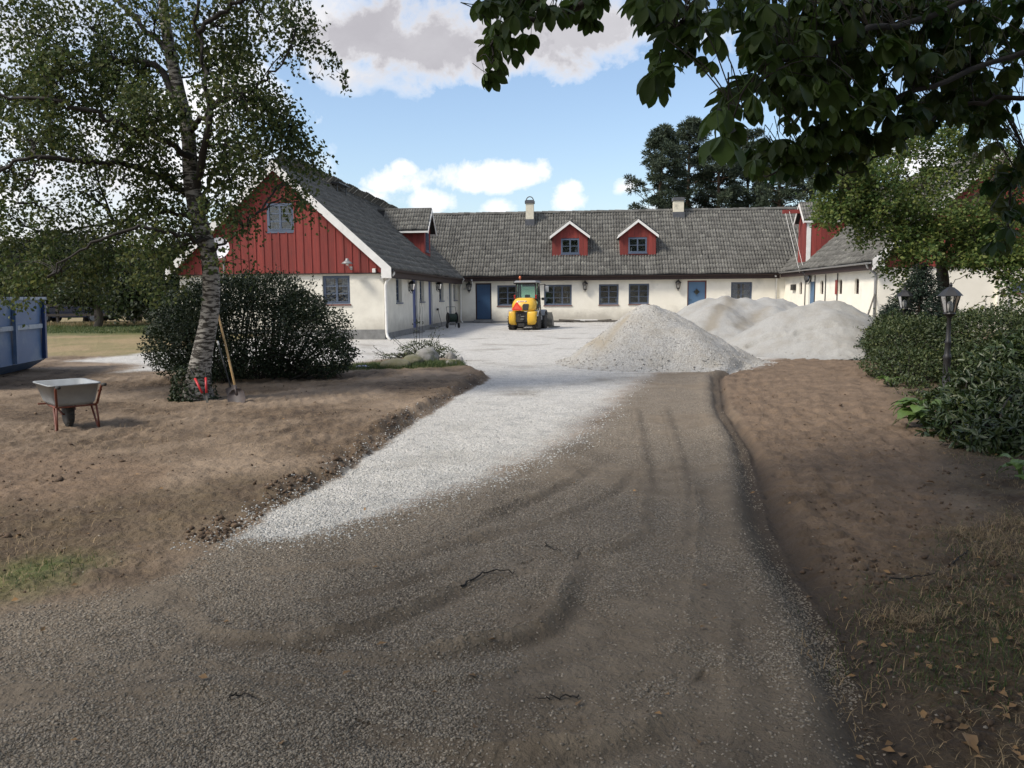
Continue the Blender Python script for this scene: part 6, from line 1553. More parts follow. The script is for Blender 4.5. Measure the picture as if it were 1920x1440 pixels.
# fallen leaves
M_FALL = mat('fallen_leaf', (.26, .15, .06), (.17, .105, .05), 20, .7, tint=.3)
X_, Y_ = scatter(2200, 2.6, 12); k = rng.random(len(X_)) < (.02+.5*sstep(.3, -.3, sdf_poly(X_, Y_, P_LITTER))+.12*MASK_SOIL(X_, Y_))
n = k.sum(); C = np.stack([X_[k], Y_[k], ground_h(X_[k], Y_[k])+.012], 1); ax = rdir(n); ax[:, 2] *= .15; ax /= np.linalg.norm(ax, axis=1, keepdims=True)
o = leaf_mesh('leaf_litter', C, ax, rdir(n, 3), rng.uniform(.02, .05, n), rng.uniform(.015, .03, n), M_FALL); tag(o, 'scattered fallen leaves on the soil', None, None, 'stuff')
for (px, py, s, lb) in [(1812, 1388, .085, 'large orange fallen leaf in the lower right corner'), (1800, 1400, .07, 'ochre fallen leaf touching the large orange one at the lower right'), (1622, 978, .06, 'orange leaf lying on the bare soil left of the rhododendron'), (1735, 905, .07, 'pale curled leaf on the soil just below the rhododendron'), (1627, 1197, .055, 'yellow leaf beside the edge of the drive at the right')]:
    p = at_z(px, py); o = leaf_mesh('fallen_leaf', np.array([[0, 0, 0.]]), np.array([unit([rng.normal(), rng.normal(), .1])]), np.array([[.1, .2, 1.]]), s, s*.55, M_FALL, shape='lance'); o.location = (p[0], p[1], gz(p[0], p[1])+.02); tag(o, lb, 'leaf')
def twig(pts, r, lb):
    P = [at_z(px, py) for px, py in pts]; P = np.array([(p[0], p[1], gz(p[0], p[1])+.012) for p in P]); T = Tubes(); c = P[0].copy(); T.add(smooth_path(P, 16, .006)-c, np.linspace(r, r*.4, 16), 5)
    o = T.build('twig', M_LIMB); o.location = tuple(c); tag(o, lb, 'twig')
twig([(865, 1105), (900, 1085), (925, 1077), (965, 1072)], .006, 'thin dark twig lying across the drive')
twig([(1022, 1020), (1032, 1030), (1050, 1036)], .004, 'short bent twig on the drive right of the long one')
twig([(1668, 1090), (1720, 1083), (1760, 1078)], .005, 'straight twig on the soil at the right')
twig([(1780, 1060), (1800, 1048), (1815, 1035)], .006, 'pale stick beside the dead grass under the rhododendron')
twig([(1085, 1310), (1040, 1312), (1000, 1318)], .004, 'small twig low on the drive')
twig([(430, 1312), (460, 1308), (480, 1316)], .004, 'small twig at the left side of the drive')

# ------------------------------------------------------------------ rocks and weeds at the tip of the left bed
M_ROCK = mat('granite', (.27, .26, .245), (.18, .175, .165), 9, .9, .02, 22, dirt=(.075, .085, .03), dscale=3, dlo=.5, dhi=.62)
M_MOSS = mat('mossy_stone', (.095, .095, .04), (.16, .15, .11), 5, .95, .02, 26)
def rock(px, py, dx, dy, dz, m, lb, seed, yy=None):
    p = at_z(px, py); import bmesh
    bm = bmesh.new(); bmesh.ops.create_icosphere(bm, subdivisions=4, radius=1.0)
    co = np.array([v.co[:] for v in bm.verts]); nn = fbm(co[:, 0]*1.1+seed, co[:, 1]*1.1+co[:, 2]*.7, 1.4, 4, seed)*.5
    for v, q in zip(bm.verts, nn): v.co *= (1+q); v.co.x *= dx; v.co.y *= dy; v.co.z = max(v.co.z, -.6)*dz
    me = bpy.data.meshes.new('rock'); bm.to_mesh(me); bm.free(); me.materials.append(m)
    for f in me.polygons: f.use_smooth = True
    o = link('rock', me); o.location = (p[0], p[1], gz(p[0], p[1])+dz*.35); o.rotation_euler = (0, 0, seed); tag(o, lb, 'rock', 'rocks at the end of the soil bed')
rock(742, 692, .36, .22, .13, M_MOSS, 'long low mossy brown rock at the left of the rock group', 3)
rock(775, 688, .36, .24, .14, M_MOSS, 'middle mossy rock under the thin sapling stems', .4 and 5)
rock(801, 684, .30, .25, .23, M_ROCK, 'largest bare grey boulder of the rock group', 7)
rock(846, 690, .13, .10, .08, M_ROCK, 'small pale stone right of the grey boulder', 9)
rock(766, 672, .16, .14, .14, M_ROCK, 'grey stone half hidden behind the mossy rocks', 11)
rock(845, 678, .12, .12, .12, M_ROCK, 'little rounded stone behind the right end of the weeds', 13)
lumps = [(at_z(790, 672)+[0, 0, .22], (.55, .3, .20)), (at_z(835, 676)+[0, 0, .14], (.28, .25, .16)), (at_z(745, 674)+[0, 0, .07], (.35, .2, .08))]
shrub('weeds', at_z(795, 672), lumps, 3800, .045, .022, M_LAUR2, 'low green weeds growing around the rocks', 'weeds', sprays=26, shell=.9)
T = Tubes(); b0 = at_z(786, 668)
for (a, b, r) in [((781, 668), (779, 572), .008), ((785, 668), (787, 560), .007), ((790, 668), (792, 575), .005)]:
    p0 = at_y(a[0], a[1], b0[1]); p1 = at_y(b[0], b[1], b0[1]); T.add(smooth_path([p0, (p0+p1)/2+[.01, 0, 0], p1], 10, .006)-b0, np.linspace(r, r*.5, 10), 5)
p1 = at_y(786, 600, b0[1]); T.add(smooth_path([p1, at_y(790, 570, b0[1]), at_y(792, 555, b0[1])], 8)-b0, .003, 4)
sap = empty('sapling', tuple(b0), 0, 'three thin bare stems standing up among the weeds and rocks', 'sapling'); T.build('stem', M_LIMB, sap)
k = 26; c0 = at_y(784, 604, b0[1])-b0; leaf_mesh('leaf_cluster', c0+rng.normal(0, .045, (k, 3))*[1.3, 1, .5], rdir(k), rdir(k), .06, .03, M_BUSHL, sap)
# weeds at the soil edge and grass on the island
n = 9000; X_ = rng.normal(-3.6, 1.15, n); Y_ = rng.normal(16.55, .38, n); k = np.hypot((X_+4.1)/1.75, (Y_-16.6)/.7) < 1
blades('weed_grass', X_[k], Y_[k], rng.uniform(.03, .13, k.sum()), .008, M_GRASS, 'green grass around the rocks at the end of the soil bed', lean=.7)
# burdock-like plant
M_BIG = mat('broad_leaf', (.14, .22, .06), (.10, .17, .045), 5, .5, .004, 12, trans=.3, orand=.2)
def broad_leaf():
    n_ = 9; V = []; F = []
    for i in range(n_):
        t = i/(n_-1); w = .42*math.sin(min(1, t*1.25+.15)*math.pi)**.7*(1-t*.25) if t < 1 else 0
        for j in range(5):
            s = (j-2)/2; V.append((t, s*w, .18*math.sin(t*2.2)-.32*t*t+.10*abs(s)*w+.03*math.sin(t*14+j*2)))
    for i in range(n_-1):
        for j in range(4): a = i*5+j; F.append((a, a+5, a+6, a+1))
    me = bpy.data.meshes.new('leaf'); me.from_pydata(V, [], F); me.materials.append(M_BIG)
    for f in me.polygons: f.use_smooth = True
    return me
BLM = broad_leaf()
def rosette(px, py, n, size, label, cat='plant'):
    p = at_z(px, py); r_ = empty('broad_leaved_plant', (p[0], p[1], gz(p[0], p[1])), 0, label, cat)
    for i in range(n):
        a = i*2.4+random.uniform(-.3, .3)
        if i < n*.6: a = math.pi*1.0+random.uniform(-1.3, 1.1)
        st = MB(); up = random.uniform(.25, .9)*size; rr = random.uniform(.15, .55)*size; e = Vector((math.cos(a)*rr, math.sin(a)*rr, up)); st.tube([(0, 0, 0), tuple(e*.5+Vector((0, 0, .05))), tuple(e)], [.01, .008, .006], 5)
        st.build('stalk', M_BIG, r_, True)
        o = link('leaf', BLM, r_); s = size*random.uniform(.42, .8); o.location = e; o.rotation_euler = (random.uniform(-.3, .3), random.uniform(-.1, .7), a); o.scale = (s, s, s)
rosette(1735, 800, 20, .36, 'pale green broad-leaved plant at the foot of the rhododendron, by the bare soil')
rosette(1915, 900, 8, .22, 'small broad-leaved green plant at the right edge below the rhododendron')
rosette(1672, 725, 7, .24, 'small grey green broad-leaved plant at the foot of the hedge')

# ------------------------------------------------------------------ lanterns and lamp posts
def lantern_parts(e, s=1.0, z0=0.0, y0=0.0):
    """hexagonal tapered glass lantern, base at z0"""
    n = 6; r0, r1, h = .062*s, .11*s, .21*s
    def ringp(r, z): return [Vector((r*math.cos(math.pi/3*i+.52), y0+r*math.sin(math.pi/3*i+.52), z)) for i in range(n)]
    A, B = ringp(r0, z0+.04*s), ringp(r1, z0+.04*s+h); f = MB()
    for i in range(n): f.beam(A[i], B[i], .011*s); f.beam(A[i], A[(i+1) % n], .014*s); f.beam(B[i], B[(i+1) % n], .014*s)
    f.lathe((0, y0, z0), [(.025*s, -.02*s), (.04*s, 0), (.07*s, .03*s), (.064*s, .045*s)], 12); f.build('lantern_frame', M_BLK, e)
    for i in range(n):
        g = MB(); g.add([A[i], A[(i+1) % n], B[(i+1) % n], B[i]], [(0, 1, 2, 3)]); g.build('pane', M_LGLS, e)
    c = MB(); zt = z0+.04*s+h; C_ = ringp(.145*s, zt+.0*s); D_ = ringp(.085*s, zt+.065*s); E_ = ringp(.035*s, zt+.105*s)
    c.add(C_+D_+E_, [(i, (i+1) % n, n+(i+1) % n, n+i) for i in range(n)]+[(n+i, n+(i+1) % n, 2*n+(i+1) % n, 2*n+i) for i in range(n)]+[tuple(range(2*n, 3*n)), tuple(range(n))[::-1]])
    c.lathe((0, y0, zt+.10*s), [(.03*s, 0), (.015*s, .015*s), (.022*s, .03*s), (.008*s, .045*s), (.012*s, .055*s), (.001, .07*s)], 8); c.build('lantern_roof', M_BLK, e)
    b = MB(); b.lathe((0, y0, z0+.05*s), [(.02*s, 0), (.034*s, .02*s), (.036*s, .10*s), (.02*s, .13*s), (.006*s, .14*s)], 10); b.build('bulb', M_WHT, e, True)
WLANT = 'wall lanterns on the farmhouse'
def make_wall_lantern(label):
    e = empty('wall_lantern', (0, 0, 0), 0, label, 'wall lantern', WLANT); lantern_parts(e, 1.35, -.12, -.16)
    b = MB(); b.box((0, -.012, -.02), (.09, .024, .22)); b.tube([(0, -.02, -.06), (0, -.10, -.22), (0, -.16, -.20), (0, -.16, -.14)], .014, 6); b.lathe((0, -.16, -.24), [(.003, 0), (.018, .03), (.012, .06)], 8); b.build('bracket', M_BLK, e, False)
    return e
wl0 = make_wall_lantern('black wall lantern between the left corner and the dark blue door')
p = at_y(880, 542, YM); wl0.location = (p[0], YM-.003, p[2])
for (px, py, wallk, lb) in [(1097, 540, 'M', 'black wall lantern between the wide window and the next window on the middle range'), (1271, 538, 'M', 'black wall lantern just left of the door with the diamond pane'),
                            (766.5, 541, 'L', 'nearest black wall lantern on the left wing, beside its first window'), (818, 540, 'L', 'farther black wall lantern on the left wing, past the second door')]:
    c = copy_tree(wl0); c['label'] = lb
    if wallk == 'M': p = at_y(px, py, YM); c.location = (p[0], YM-.003, p[2])
    else: p = at_x(px, py, XL); c.location = (XL+.003, p[1], p[2]); c.rotation_euler = (0, 0, math.pi/2); c.scale = (.85,)*3
c = copy_tree(wl0); c['label'] = 'grey lantern above the narrow blue door of the right wing'; p = at_x(1521, 522, XR); c.location = (XR-.003, p[1], p[2]); c.rotation_euler = (0, 0, -math.pi/2); c.scale = (1.25,)*3
def lamp_post(px, pyt, Y, label):
    t = at_y(px, pyt, Y); h = t[2]; e = empty('lamp_post', (t[0], Y, gz(t[0], Y)), .2, label, 'lamp post', 'lamp posts in the garden bed')
    zl = h-.44-gz(t[0], Y)
    m = MB(); m.lathe((0, 0, 0), [(.09, 0), (.09, .04), (.055, .08), (.05, .5), (.058, .52), (.058, .55), (.05, .57), (.042, .6), (.038, zl-.45), (.046, zl-.43), (.046, zl-.40), (.034, zl-.38), (.026, zl-.03), (.045, zl-.01)], 14); m.build('post', M_BLK, e, True)
    lantern_parts(e, 1.2, zl-.03); return e
lamp_post(1783, 533, 12.4, 'near black lamp post with a six-sided lantern in the hedge')
lamp_post(1697, 540, 17.6, 'far black lamp post half hidden in leaves by the dark conifer')

# satellite dish, flood lamp
M_DISH = mat('dish_white', (.62, .62, .66), (.54, .54, .58), 4, .5)
p = at_y(413, 466, 25.5)
e = empty('satellite_dish', tuple(p), 0, 'round white satellite dish beside the birch trunk, in front of the red gable', 'satellite dish')
m = MB(); nseg = 28; prof = [(0.001, .10), (.12, .09), (.22, .065), (.30, .03), (.35, 0)]; rotd = Matrix.Rotation(R_(78), 3, 'X')@Matrix.Rotation(R_(0), 3, 'Z')
Q = []; 
for (r, z) in prof[::1]:
    for j in range(nseg): a = 2*math.pi*j/nseg; Q.append(rotd@Vector((r*math.cos(a), r*math.sin(a), -z+.1)))
m.add(Q, [(i*nseg+j, i*nseg+(j+1) % nseg, (i+1)*nseg+(j+1) % nseg, (i+1)*nseg+j) for i in range(len(prof)-1) for j in range(nseg)]); m.build('reflector', M_DISH, e, True)
m = MB(); m.tube([(0, .02, -.33), (.02, -.25, -.40), (.02, -.42, -.18)], .012, 6); m.box((.02, -.43, -.13), (.06, .08, .10)); m.build('feed_arm', M_ZINC, e)
m = MB(); m.tube([(.0, .14, 0), (0, .2, -.1), (.0, .22, -p[2])], .03, 8); m.build('mast', M_ZINC, e)
p = at_y(657, 492, YL-.08); e = empty('flood_lamp', tuple(p), 0, 'grey metal yard lamp on the red gable above the ground floor window', 'lamp')
m = MB(); m.lathe((-.02, -.32, 0), [(.20, -.06), (.17, -.02), (.10, .03), (.06, .06), (.05, .12), (.001, .13)], 16); m.build('shade', M_ZINC, e, True)
m = MB(); m.tube([(0.03, 0, -.2), (.03, -.12, -.24), (.0, -.25, -.12), (-.02, -.32, .1)], .013, 6); m.box((.03, -.005, -.2), (.08, .03, .12)); m.build('arm', M_ZINC, e)
m = MB(); m.lathe((-.02, -.32, -.10), [(.001, -.02), (.04, 0), (.05, .04), (.03, .07)], 10); m.build('bulb', M_WHT, e, True)

# things on the window sills
M_CER = mat('white_china', (.75, .74, .70), None, 4, .3)
def sill_thing(name, px, py, Y, prof, m_, lb, cat):
    p = at_y(px, py, Y); m = MB(); m.lathe((0, 0, 0), prof, 12); o = m.build(name, m_, None, True); o.location = (p[0], Y, p[2]); tag(o, lb, cat)
e = at_y(519, 427, YL+.12); r_ = empty('table_lamp', (e[0], YL+.14, e[2]-.05), 0, 'small table lamp with a white shade inside the gable attic window', 'table lamp')
m = MB(); m.lathe((0, 0, 0), [(.05, 0), (.05, .02), (.02, .04), (.04, .10), (.02, .17), (.012, .22)], 12); m.build('lamp_base', M_CER, r_, True)
m = MB(); m.lathe((0, 0, .2), [(.10, 0), (.06, .14)], 14); m.build('lamp_shade', M_CER, r_, True)
yd = at_plane(1068, 480, PM0, nM)[1]
sill_thing('vase', 1080, 473, yd+.13, [(.04, 0), (.07, .06), (.05, .2), (.025, .3), (.035, .34)], M_CER, 'tall white vase in the left middle dormer window', 'vase')
sill_thing('ornament', 1184, 472, at_plane(1196, 480, PM0, nM)[1]+.13, [(.05, 0), (.03, .1), (.04, .2), (.01, .24)], M_CER, 'white ornament in the right middle dormer window', 'ornament')
for (px, lb) in ((936, 'white ball lamp in the window left of the loader'), (1024, 'white ball lamp at the left of the wide three-part window'), (1128, 'small white pot in the third window of the middle range'), (1156, 'second small white pot at the right of the third window')):
    sill_thing('ball_lamp', px, 566, YM+.26, [(.03, -.02), (.03, 0), (.08, .05), (.095, .11), (.08, .17), (.02, .21)], M_CER, lb, 'ornament')
for (px, lb) in ((1050, 'left white candle holder in the wide window'), (1064, 'right white candle holder in the wide window')): sill_thing('candlestick', px, 567, YM+.26, [(.04, 0), (.02, .03), (.02, .42), (.03, .44), (.015, .46), (.015, .62)], M_CER, lb, 'candlestick')
m = MB(); m.tube([(.13*math.cos(t), 0, .13*math.sin(t)) for t in np.linspace(0, math.pi, 10)], .03, 6); o = m.build('ornament', M_CER, None, True); p = at_y(622, 566, YL+.16); o.location = tuple(p); tag(o, 'white arched ornament in the gable ground floor window', 'ornament')
sill_thing('figurine', 645, 566, YL+.16, [(.05, 0), (.02, .06), (.035, .12), (.02, .2), (.03, .24), (.001, .28)], M_BLK, 'small dark figurine in the gable ground floor window', 'figurine')

# ------------------------------------------------------------------ compact wheel loader
M_YEL = mat('yellow_machine_paint', (.72, .43, .035), (.62, .365, .03), 3, .38, .002, 30, obj=True, dirt=(.35, .26, .12), dscale=4, dlo=.62, dhi=.9, coat=.2)
M_MGR = mat('grey_machine_paint', (.30, .31, .32), (.22, .23, .24), 3, .45, obj=True)
M_RUB = mat('tyre_rubber', (.022, .022, .022), (.04, .038, .035), 6, .85, .004, 40, obj=True, dirt=(.16, .15, .14), dscale=5, dlo=.55, dhi=.8)
M_MBK = mat('black_machine_steel', (.018, .018, .018), (.03, .028, .026), 5, .6, obj=True)
M_STEEL = mat('worn_steel', (.10, .10, .095), (.16, .155, .14), 8, .5, metal=.3, obj=True)
M_SMV = mat('orange_red_reflector', (.85, .06, .03), (.75, .05, .025), 8, .4, obj=True)
M_TLAMP = mat('red_lamp_lens', (.35, .02, .015), None, 4, .25)
M_ORL = mat('orange_beacon', (.60, .16, .06), None, 4, .3)
M_CABG = glass_mat('green_cab_glass', (.55, .78, .68), .6)
LDG = Vector(at_z(981, 619)); LDG.z = gz(LDG.x, LDG.y)
ld = empty('wheel_loader', tuple(LDG), R_(-9), 'small yellow wheel loader with a red rear triangle, parked facing the house', 'wheel loader')
def tyre(mb_, c, R0, w, side):
    # tyre carcass about x axis
    prof = [(R0*.58, -w/2), (R0*.80, -w/2*1.02), (R0*.93, -w/2*.92), (R0*.96, 0), (R0*.93, w/2*.92), (R0*.80, w/2*1.02), (R0*.58, w/2)]
    mb_.lathe(c, prof, 28, 'x')
    for i in range(20):
        a = 2*math.pi*i/20
        for s in (-1, 1):
            aa = a+(.16 if s > 0 else 0); rm = Matrix.Rotation(aa, 3, 'X'); mb_.box(Vector(c)+rm@Vector((s*w*.26, 0, R0*.965)), (w*.44, .075, .07), rm@Matrix.Rotation(s*.45, 3, 'Z'))
R0 = .39; TW = .30
for (x, y) in ((-.56, .30), (.56, .30), (-.56, 1.75), (.56, 1.75)):
    m = MB(); tyre(m, (x, y, R0), R0, TW, 1); w = m.build('wheel', M_RUB, ld, False)
    m = MB(); sx_ = 1 if x > 0 else -1; m.lathe((x, y, R0), [(.20, sx_*.10), (.225, sx_*.14), (.215, sx_*.15), (.19, sx_*.09), (.06, sx_*.07), (.05, sx_*.12), (.001, sx_*.12)], 20, 'x'); m.build('rim', M_MGR, w, True)
# hood: lofted rounded sections along z
def loft(name, secs, m_, parent, n=28, p=3.2, caps=True):
    """secs: (z, xc, yc, rx, ry) superellipse sections"""
    V = []; 
    for (z, xc, yc, rx, ry) in secs:
        for j in range(n):
            t = 2*math.pi*j/n; c, s = math.cos(t), math.sin(t); V.append((xc+rx*math.copysign(abs(c)**(2/p), c), yc+ry*math.copysign(abs(s)**(2/p), s), z))
    F = [(i*n+j, i*n+(j+1) % n, (i+1)*n+(j+1) % n, (i+1)*n+j) for i in range(len(secs)-1) for j in range(n)]
    if caps: F += [tuple(range(n))[::-1], tuple((len(secs)-1)*n+j for j in range(n))]
    mm = MB(); mm.add(V, F); return mm.build(name, m_, parent, True)
hood = loft('hood', [(.86, 0, .34, .52, .50), (.88, 0, .34, .545, .52), (1.0, 0, .35, .56, .53), (1.16, 0, .37, .555, .51), (1.30, 0, .42, .51, .46), (1.40, 0, .47, .44, .40), (1.45, 0, .51, .36, .33), (1.46, 0, .53, .28, .26)], M_YEL, ld)
def yback(z): return .34-.52 if z < 1.0 else np.interp(z, [1.0, 1.16, 1.30, 1.40, 1.45], [.35-.53, .37-.51, .42-.46, .07, .18])
m = MB(); m.prism([(.04, -.20, .90), (.27, -.20, .90), (.30, -.155, 1.16), (.27, -.148, 1.19), (.06, -.148, 1.19), (.0, -.17, 1.10)], (0, .05, 0)); m.build('radiator_grille', M_MBK, hood)
m = MB()
for i in range(6): z = .94+i*.04; m.box((.15, -.212+.008*i, z), (.24, .012, .010))
m.build('grille_slats', M_STEEL, hood)
m = MB(); m.prism([(.572, .28, .92), (.572, .46, .92), (.562, .50, 1.16), (.562, .40, 1.20), (.566, .30, 1.08)], (-.03, 0, 0)); m.build('side_grille', M_MBK, hood)
m = MB(); m.prism([(-.28, -.068, 1.255), (.18, -.068, 1.255), (.18, -.018, 1.325), (-.28, -.018, 1.325)], (0, .01, .0)); dec = m.build('name_plate', M_CER, hood)
# worn lettering on the plate: an unreadable row of dark red strokes and a dark end block
m = MB()
for i, (w_) in enumerate((.035, .03, .04, .03, .035, .03)):
    x = -.23+i*.05; m.prism([(x, -.0665, 1.268), (x+w_, -.0665, 1.268), (x+w_, -.0355, 1.308), (x, -.0355, 1.308)], (0, -.004, 0))
m.build('plate_print', mat('faded_print', (.35, .12, .10), None, 4, .6), hood)
m = MB(); m.prism([(.11, -.072, 1.258), (.175, -.072, 1.258), (.175, -.024, 1.322), (.14, -.024, 1.322)], (0, .004, 0)); m.build('plate_mark', M_MBK, hood)
# slow vehicle triangle
m = MB(); tx, tz, tr = -.22, .92, .30
outer = [(tx-.03, -.29, tz+.34), (tx+.03, -.29, tz+.34), (tx+.24, -.27, tz+.03), (tx+.21, -.27, tz-.02), (tx-.21, -.27, tz-.02), (tx-.24, -.27, tz+.03)]
m.prism(outer, (0, .012, 0)); sg = m.build('slow_vehicle_triangle', M_SMV, ld)
m = MB(); inner = [(tx, -.301, tz+.27), (tx+.16, -.283, tz+.035), (tx-.16, -.283, tz+.035)]; m.prism(inner, (0, .004, 0)); m.build('triangle_centre', mat('fluorescent_orange_red', (.95, .12, .07), None, 3, .5), sg)
m = MB(); m.beam((tx, -.27, tz+.1), (tx, -.14, tz+.1), .03); m.beam((tx+.1, -.26, tz-.02), (tx+.12, -.24, tz-.12), .02); m.build('triangle_bracket', M_MBK, sg)
# counterweight / lower rear
for s in (-1, 1):
    a, b = (.20, .66) if s > 0 else (-.66, -.30)
    xa, xb = a, b
    sec = [(.24, (xa*.92+xb*.86)/2, .12, abs(xb-xa)*.40, .20), (.32, (xa+xb)/2, .10, abs(xb-xa)*.47, .28), (.50, (xa+xb)/2, .10, abs(xb-xa)*.5, .31), (.80, (xa+xb)/2, .11, abs(xb-xa)*.5, .31), (.845, (xa+xb)/2, .12, abs(xb-xa)*.49, .29)]
    loft('counterweight', sec, M_YEL, ld, 24, 4)
m = MB(); m.b2((-.36, -.12, .36), (.26, .3, .82)); m.b2((-.45, -.02, .20), (.45, 2.0, .40)); m.b2((-.28, .2, .3), (.28, 2.2, .75)); m.b2((-.2, -.16, .14), (.10, .1, .30)); bevel(m.build('chassis', M_MBK, ld), .02)
m = MB(); m.tube([(-.05, -.12, .62), (-.05, -.20, .62), (.08, -.2, .62), (.08, -.12, .62)], .022, 6); m.tube([(-.18, -.13, .70), (-.18, -.19, .68)], .03, 8); m.tube([(-.09, -.13, .70), (-.09, -.19, .68)], .03, 8); m.box((.0, -.17, .50), (.16, .08, .06)); m.tube([(0, -.2, .56), (0, -.2, .44)], .02, 8); m.build('tow_hitch', M_STEEL, ld)
# cab
cx0, cx1, cy0, cy1, cz0, cz1 = -.50, .50, .52, 1.62, .80, 2.18
m = MB()
for x in (cx0+.03, cx1-.03):
    m.beam((x, cy0+.06, 1.40), (x*.94, cy0+.12, cz1-.04), .06); m.beam((x, cy1, .85), (x*.94, cy1-.22, cz1-.04), .06); m.beam((x, cy0+.62, .80), (x*.94, cy0+.60, cz1-.04), .05)
    m.beam((x, cy0, .82), (x, cy1, .82), .06); m.beam((x, cy0+.06, 1.42), (x, cy0+.62, 1.25), .045); m.beam((x, cy0, .82), (x, cy0+.06, 1.42), .06)
m.beam((cx0, cy0+.06, 1.42), (cx1, cy0+.06, 1.42), .06); m.beam((cx0, cy1, .85), (cx1, cy1, .85), .06); m.beam((cx0*.94, cy0+.11, 2.10), (cx1*.94, cy0+.11, 2.10), .07)
m.build('cab_frame', M_MBK, ld)
m = MB(); m.box((0, (cy0+cy1)/2-.06, cz1-.01), (1.06, 1.16, .06)); m.box((0, (cy0+cy1)/2-.06, cz1+.035), (.96, 1.04, .05)); bevel(m.build('cab_roof', M_MGR, ld), .025)
g = MB(); g.add([(cx0+.06, cy0+.06, 1.45), (cx1-.06, cy0+.06, 1.45), (cx1*.9, cy0+.11, 2.07), (cx0*.9, cy0+.11, 2.07)], [(0, 1, 2, 3)]); g.build('rear_window', M_CABG, ld)
g = MB(); g.add([(cx0+.06, cy1, .9), (cx1-.06, cy1, .9), (cx1*.9, cy1-.2, 2.1), (cx0*.9, cy1-.2, 2.1)], [(0, 1, 2, 3)]); g.build('windscreen', M_CABG, ld)
for s in (-1, 1):
    g = MB(); g.add([(s*.485, cy0+.64, .86), (s*.485, cy1-.03, .9), (s*.455, cy1-.24, 2.1), (s*.455, cy0+.62, 2.1)], [(0, 1, 2, 3)]); g.build('side_window', M_CABG, ld)
    g = MB(); g.add([(s*.485, cy0+.10, 1.42), (s*.485, cy0+.58, 1.28), (s*.455, cy0+.58, 2.1), (s*.455, cy0+.14, 2.1)], [(0, 1, 2, 3)]); g.build('side_window', M_CABG, ld)
m = MB(); m.box((0, .95, 1.15), (.42, .12, .62)); m.box((0, 1.12, .9), (.42, .42, .14)); m.box((0, .93, 1.52), (.24, .09, .16)); bevel(m.build('seat', M_MBK, ld), .03)
m = MB(); m.tube([(.16*math.cos(t), 1.42+.05*math.sin(t), 1.32+.16*math.sin(t)) for t in np.linspace(0, 2*math.pi, 17)], .014, 6); m.beam((0, 1.5, .9), (0, 1.42, 1.32), .04); m.build('steering_wheel', M_MBK, ld)
m = MB(); m.box((.12, cy0+.16, 2.03), (.62, .03, .12)); m.build('sun_visor', M_MBK, ld)
m = MB(); m.cyl((-.30, .72, cz1+.02), (-.30, .72, cz1+.16), .016); m.lathe((-.30, .72, cz1+.15), [(.05, 0), (.055, .03), (.05, .10), (.02, .13), (.001, .135)], 14); bq = m.build('beacon', M_ORL, ld, True)
m = MB(); m.box((-.53, .62, cz1-.02), (.10, .08, .16)); m.build('work_lamp', M_MBK, ld)
for s in (-1, 1):
    m = MB(); m.box((s*.50, .52, 1.50), (.11, .10, .20)); m.tube([(s*.45, .56, 1.40), (s*.52, .52, 1.34)], .02, 6); tl_ = bevel(m.build('tail_lamp', M_MBK, ld), .01)
    m = MB(); m.lathe((s*.50, .468, 1.55), [(.045, 0), (.04, -.015), (.001, -.02)], 12, 'y'); m.lathe((s*.50, .468, 1.45), [(.04, 0), (.035, -.012), (.001, -.016)], 12, 'y'); m.build('lamp_lens', M_TLAMP, tl_)
m = MB(); m.tube([(.50, 1.36, 2.05), (.72, 1.45, 2.08), (.78, 1.47, 2.02)], .016, 6); m.tube([(.70, 1.45, 2.07), (.70, 1.46, 1.78)], .016, 6); m.build('mirror_arm', M_MBK, ld)
m = MB(); m.box((.82, 1.47, 1.86), (.17, .04, .28)); bevel(m.build('mirror', M_MGR, ld), .02)
m = MB(); m.box((.66, 1.30, 1.40), (.12, .10, .12)); m.box((.53, .75, 1.36), (.08, .05, .11)); m.tube([(.50, 1.3, 1.4), (.66, 1.3, 1.4)], .014, 6); m.tube([(.51, 1.2, 1.5), (.53, 1.22, 1.2), (.52, 1.3, .95)], .012, 6); m.build('work_lamp', M_MBK, ld)
for s in (-1, 1):
    m = MB()
    for y in (.30, 1.75):
        pts = [(s*.42, y+.46*math.cos(t), .44+.46*math.sin(t)) for t in np.linspace(.15*math.pi, .85*math.pi, 9)]
        for i in range(8): m.add([pts[i], pts[i+1], (s*.72, pts[i+1][1], pts[i+1][2]), (s*.72, pts[i][1], pts[i][2])]+[(q[0], q[1], q[2]-.02) for q in (pts[i], pts[i+1])]+[(s*.72, pts[i+1][1], pts[i+1][2]-.02), (s*.72, pts[i][1], pts[i][2]-.02)], [(0, 1, 2, 3), (4, 5, 6, 7), (2, 3, 7, 6)])
    m.b2((s*.44, .72, .42), (s*.62, 1.3, .72)); m.build('mudguard', M_MGR, ld)
m = MB()
for s in (-1, 1): m.tube([(s*.22, 1.9, 1.1), (s*.24, 2.3, .95), (s*.24, 2.75, .42)], .05, 8); m.tube([(s*.15, 1.8, .7), (s*.18, 2.5, .7)], .035, 8)
m.beam((-.3, 2.4, .75), (.3, 2.4, .75), .08); m.build('lift_arm', M_MGR, ld)
m = MB(); pr = [(2.70, .75), (2.66, .40), (2.70, .10), (2.85, .03), (3.30, .02), (3.30, .04), (2.87, .06), (2.74, .13), (2.70, .40), (2.74, .74)]
m.prism([(-.82, a, b) for a, b in pr], (1.64, 0, 0))
for s in (-1, 1): m.prism([(s*.82, 2.70, .74), (s*.82, 2.66, .4), (s*.82, 2.72, .1), (s*.82, 2.86, .03), (s*.82, 3.28, .03), (s*.82, 3.0, .5)], (-s*.02, 0, 0))
m.build('bucket', M_STEEL, ld)
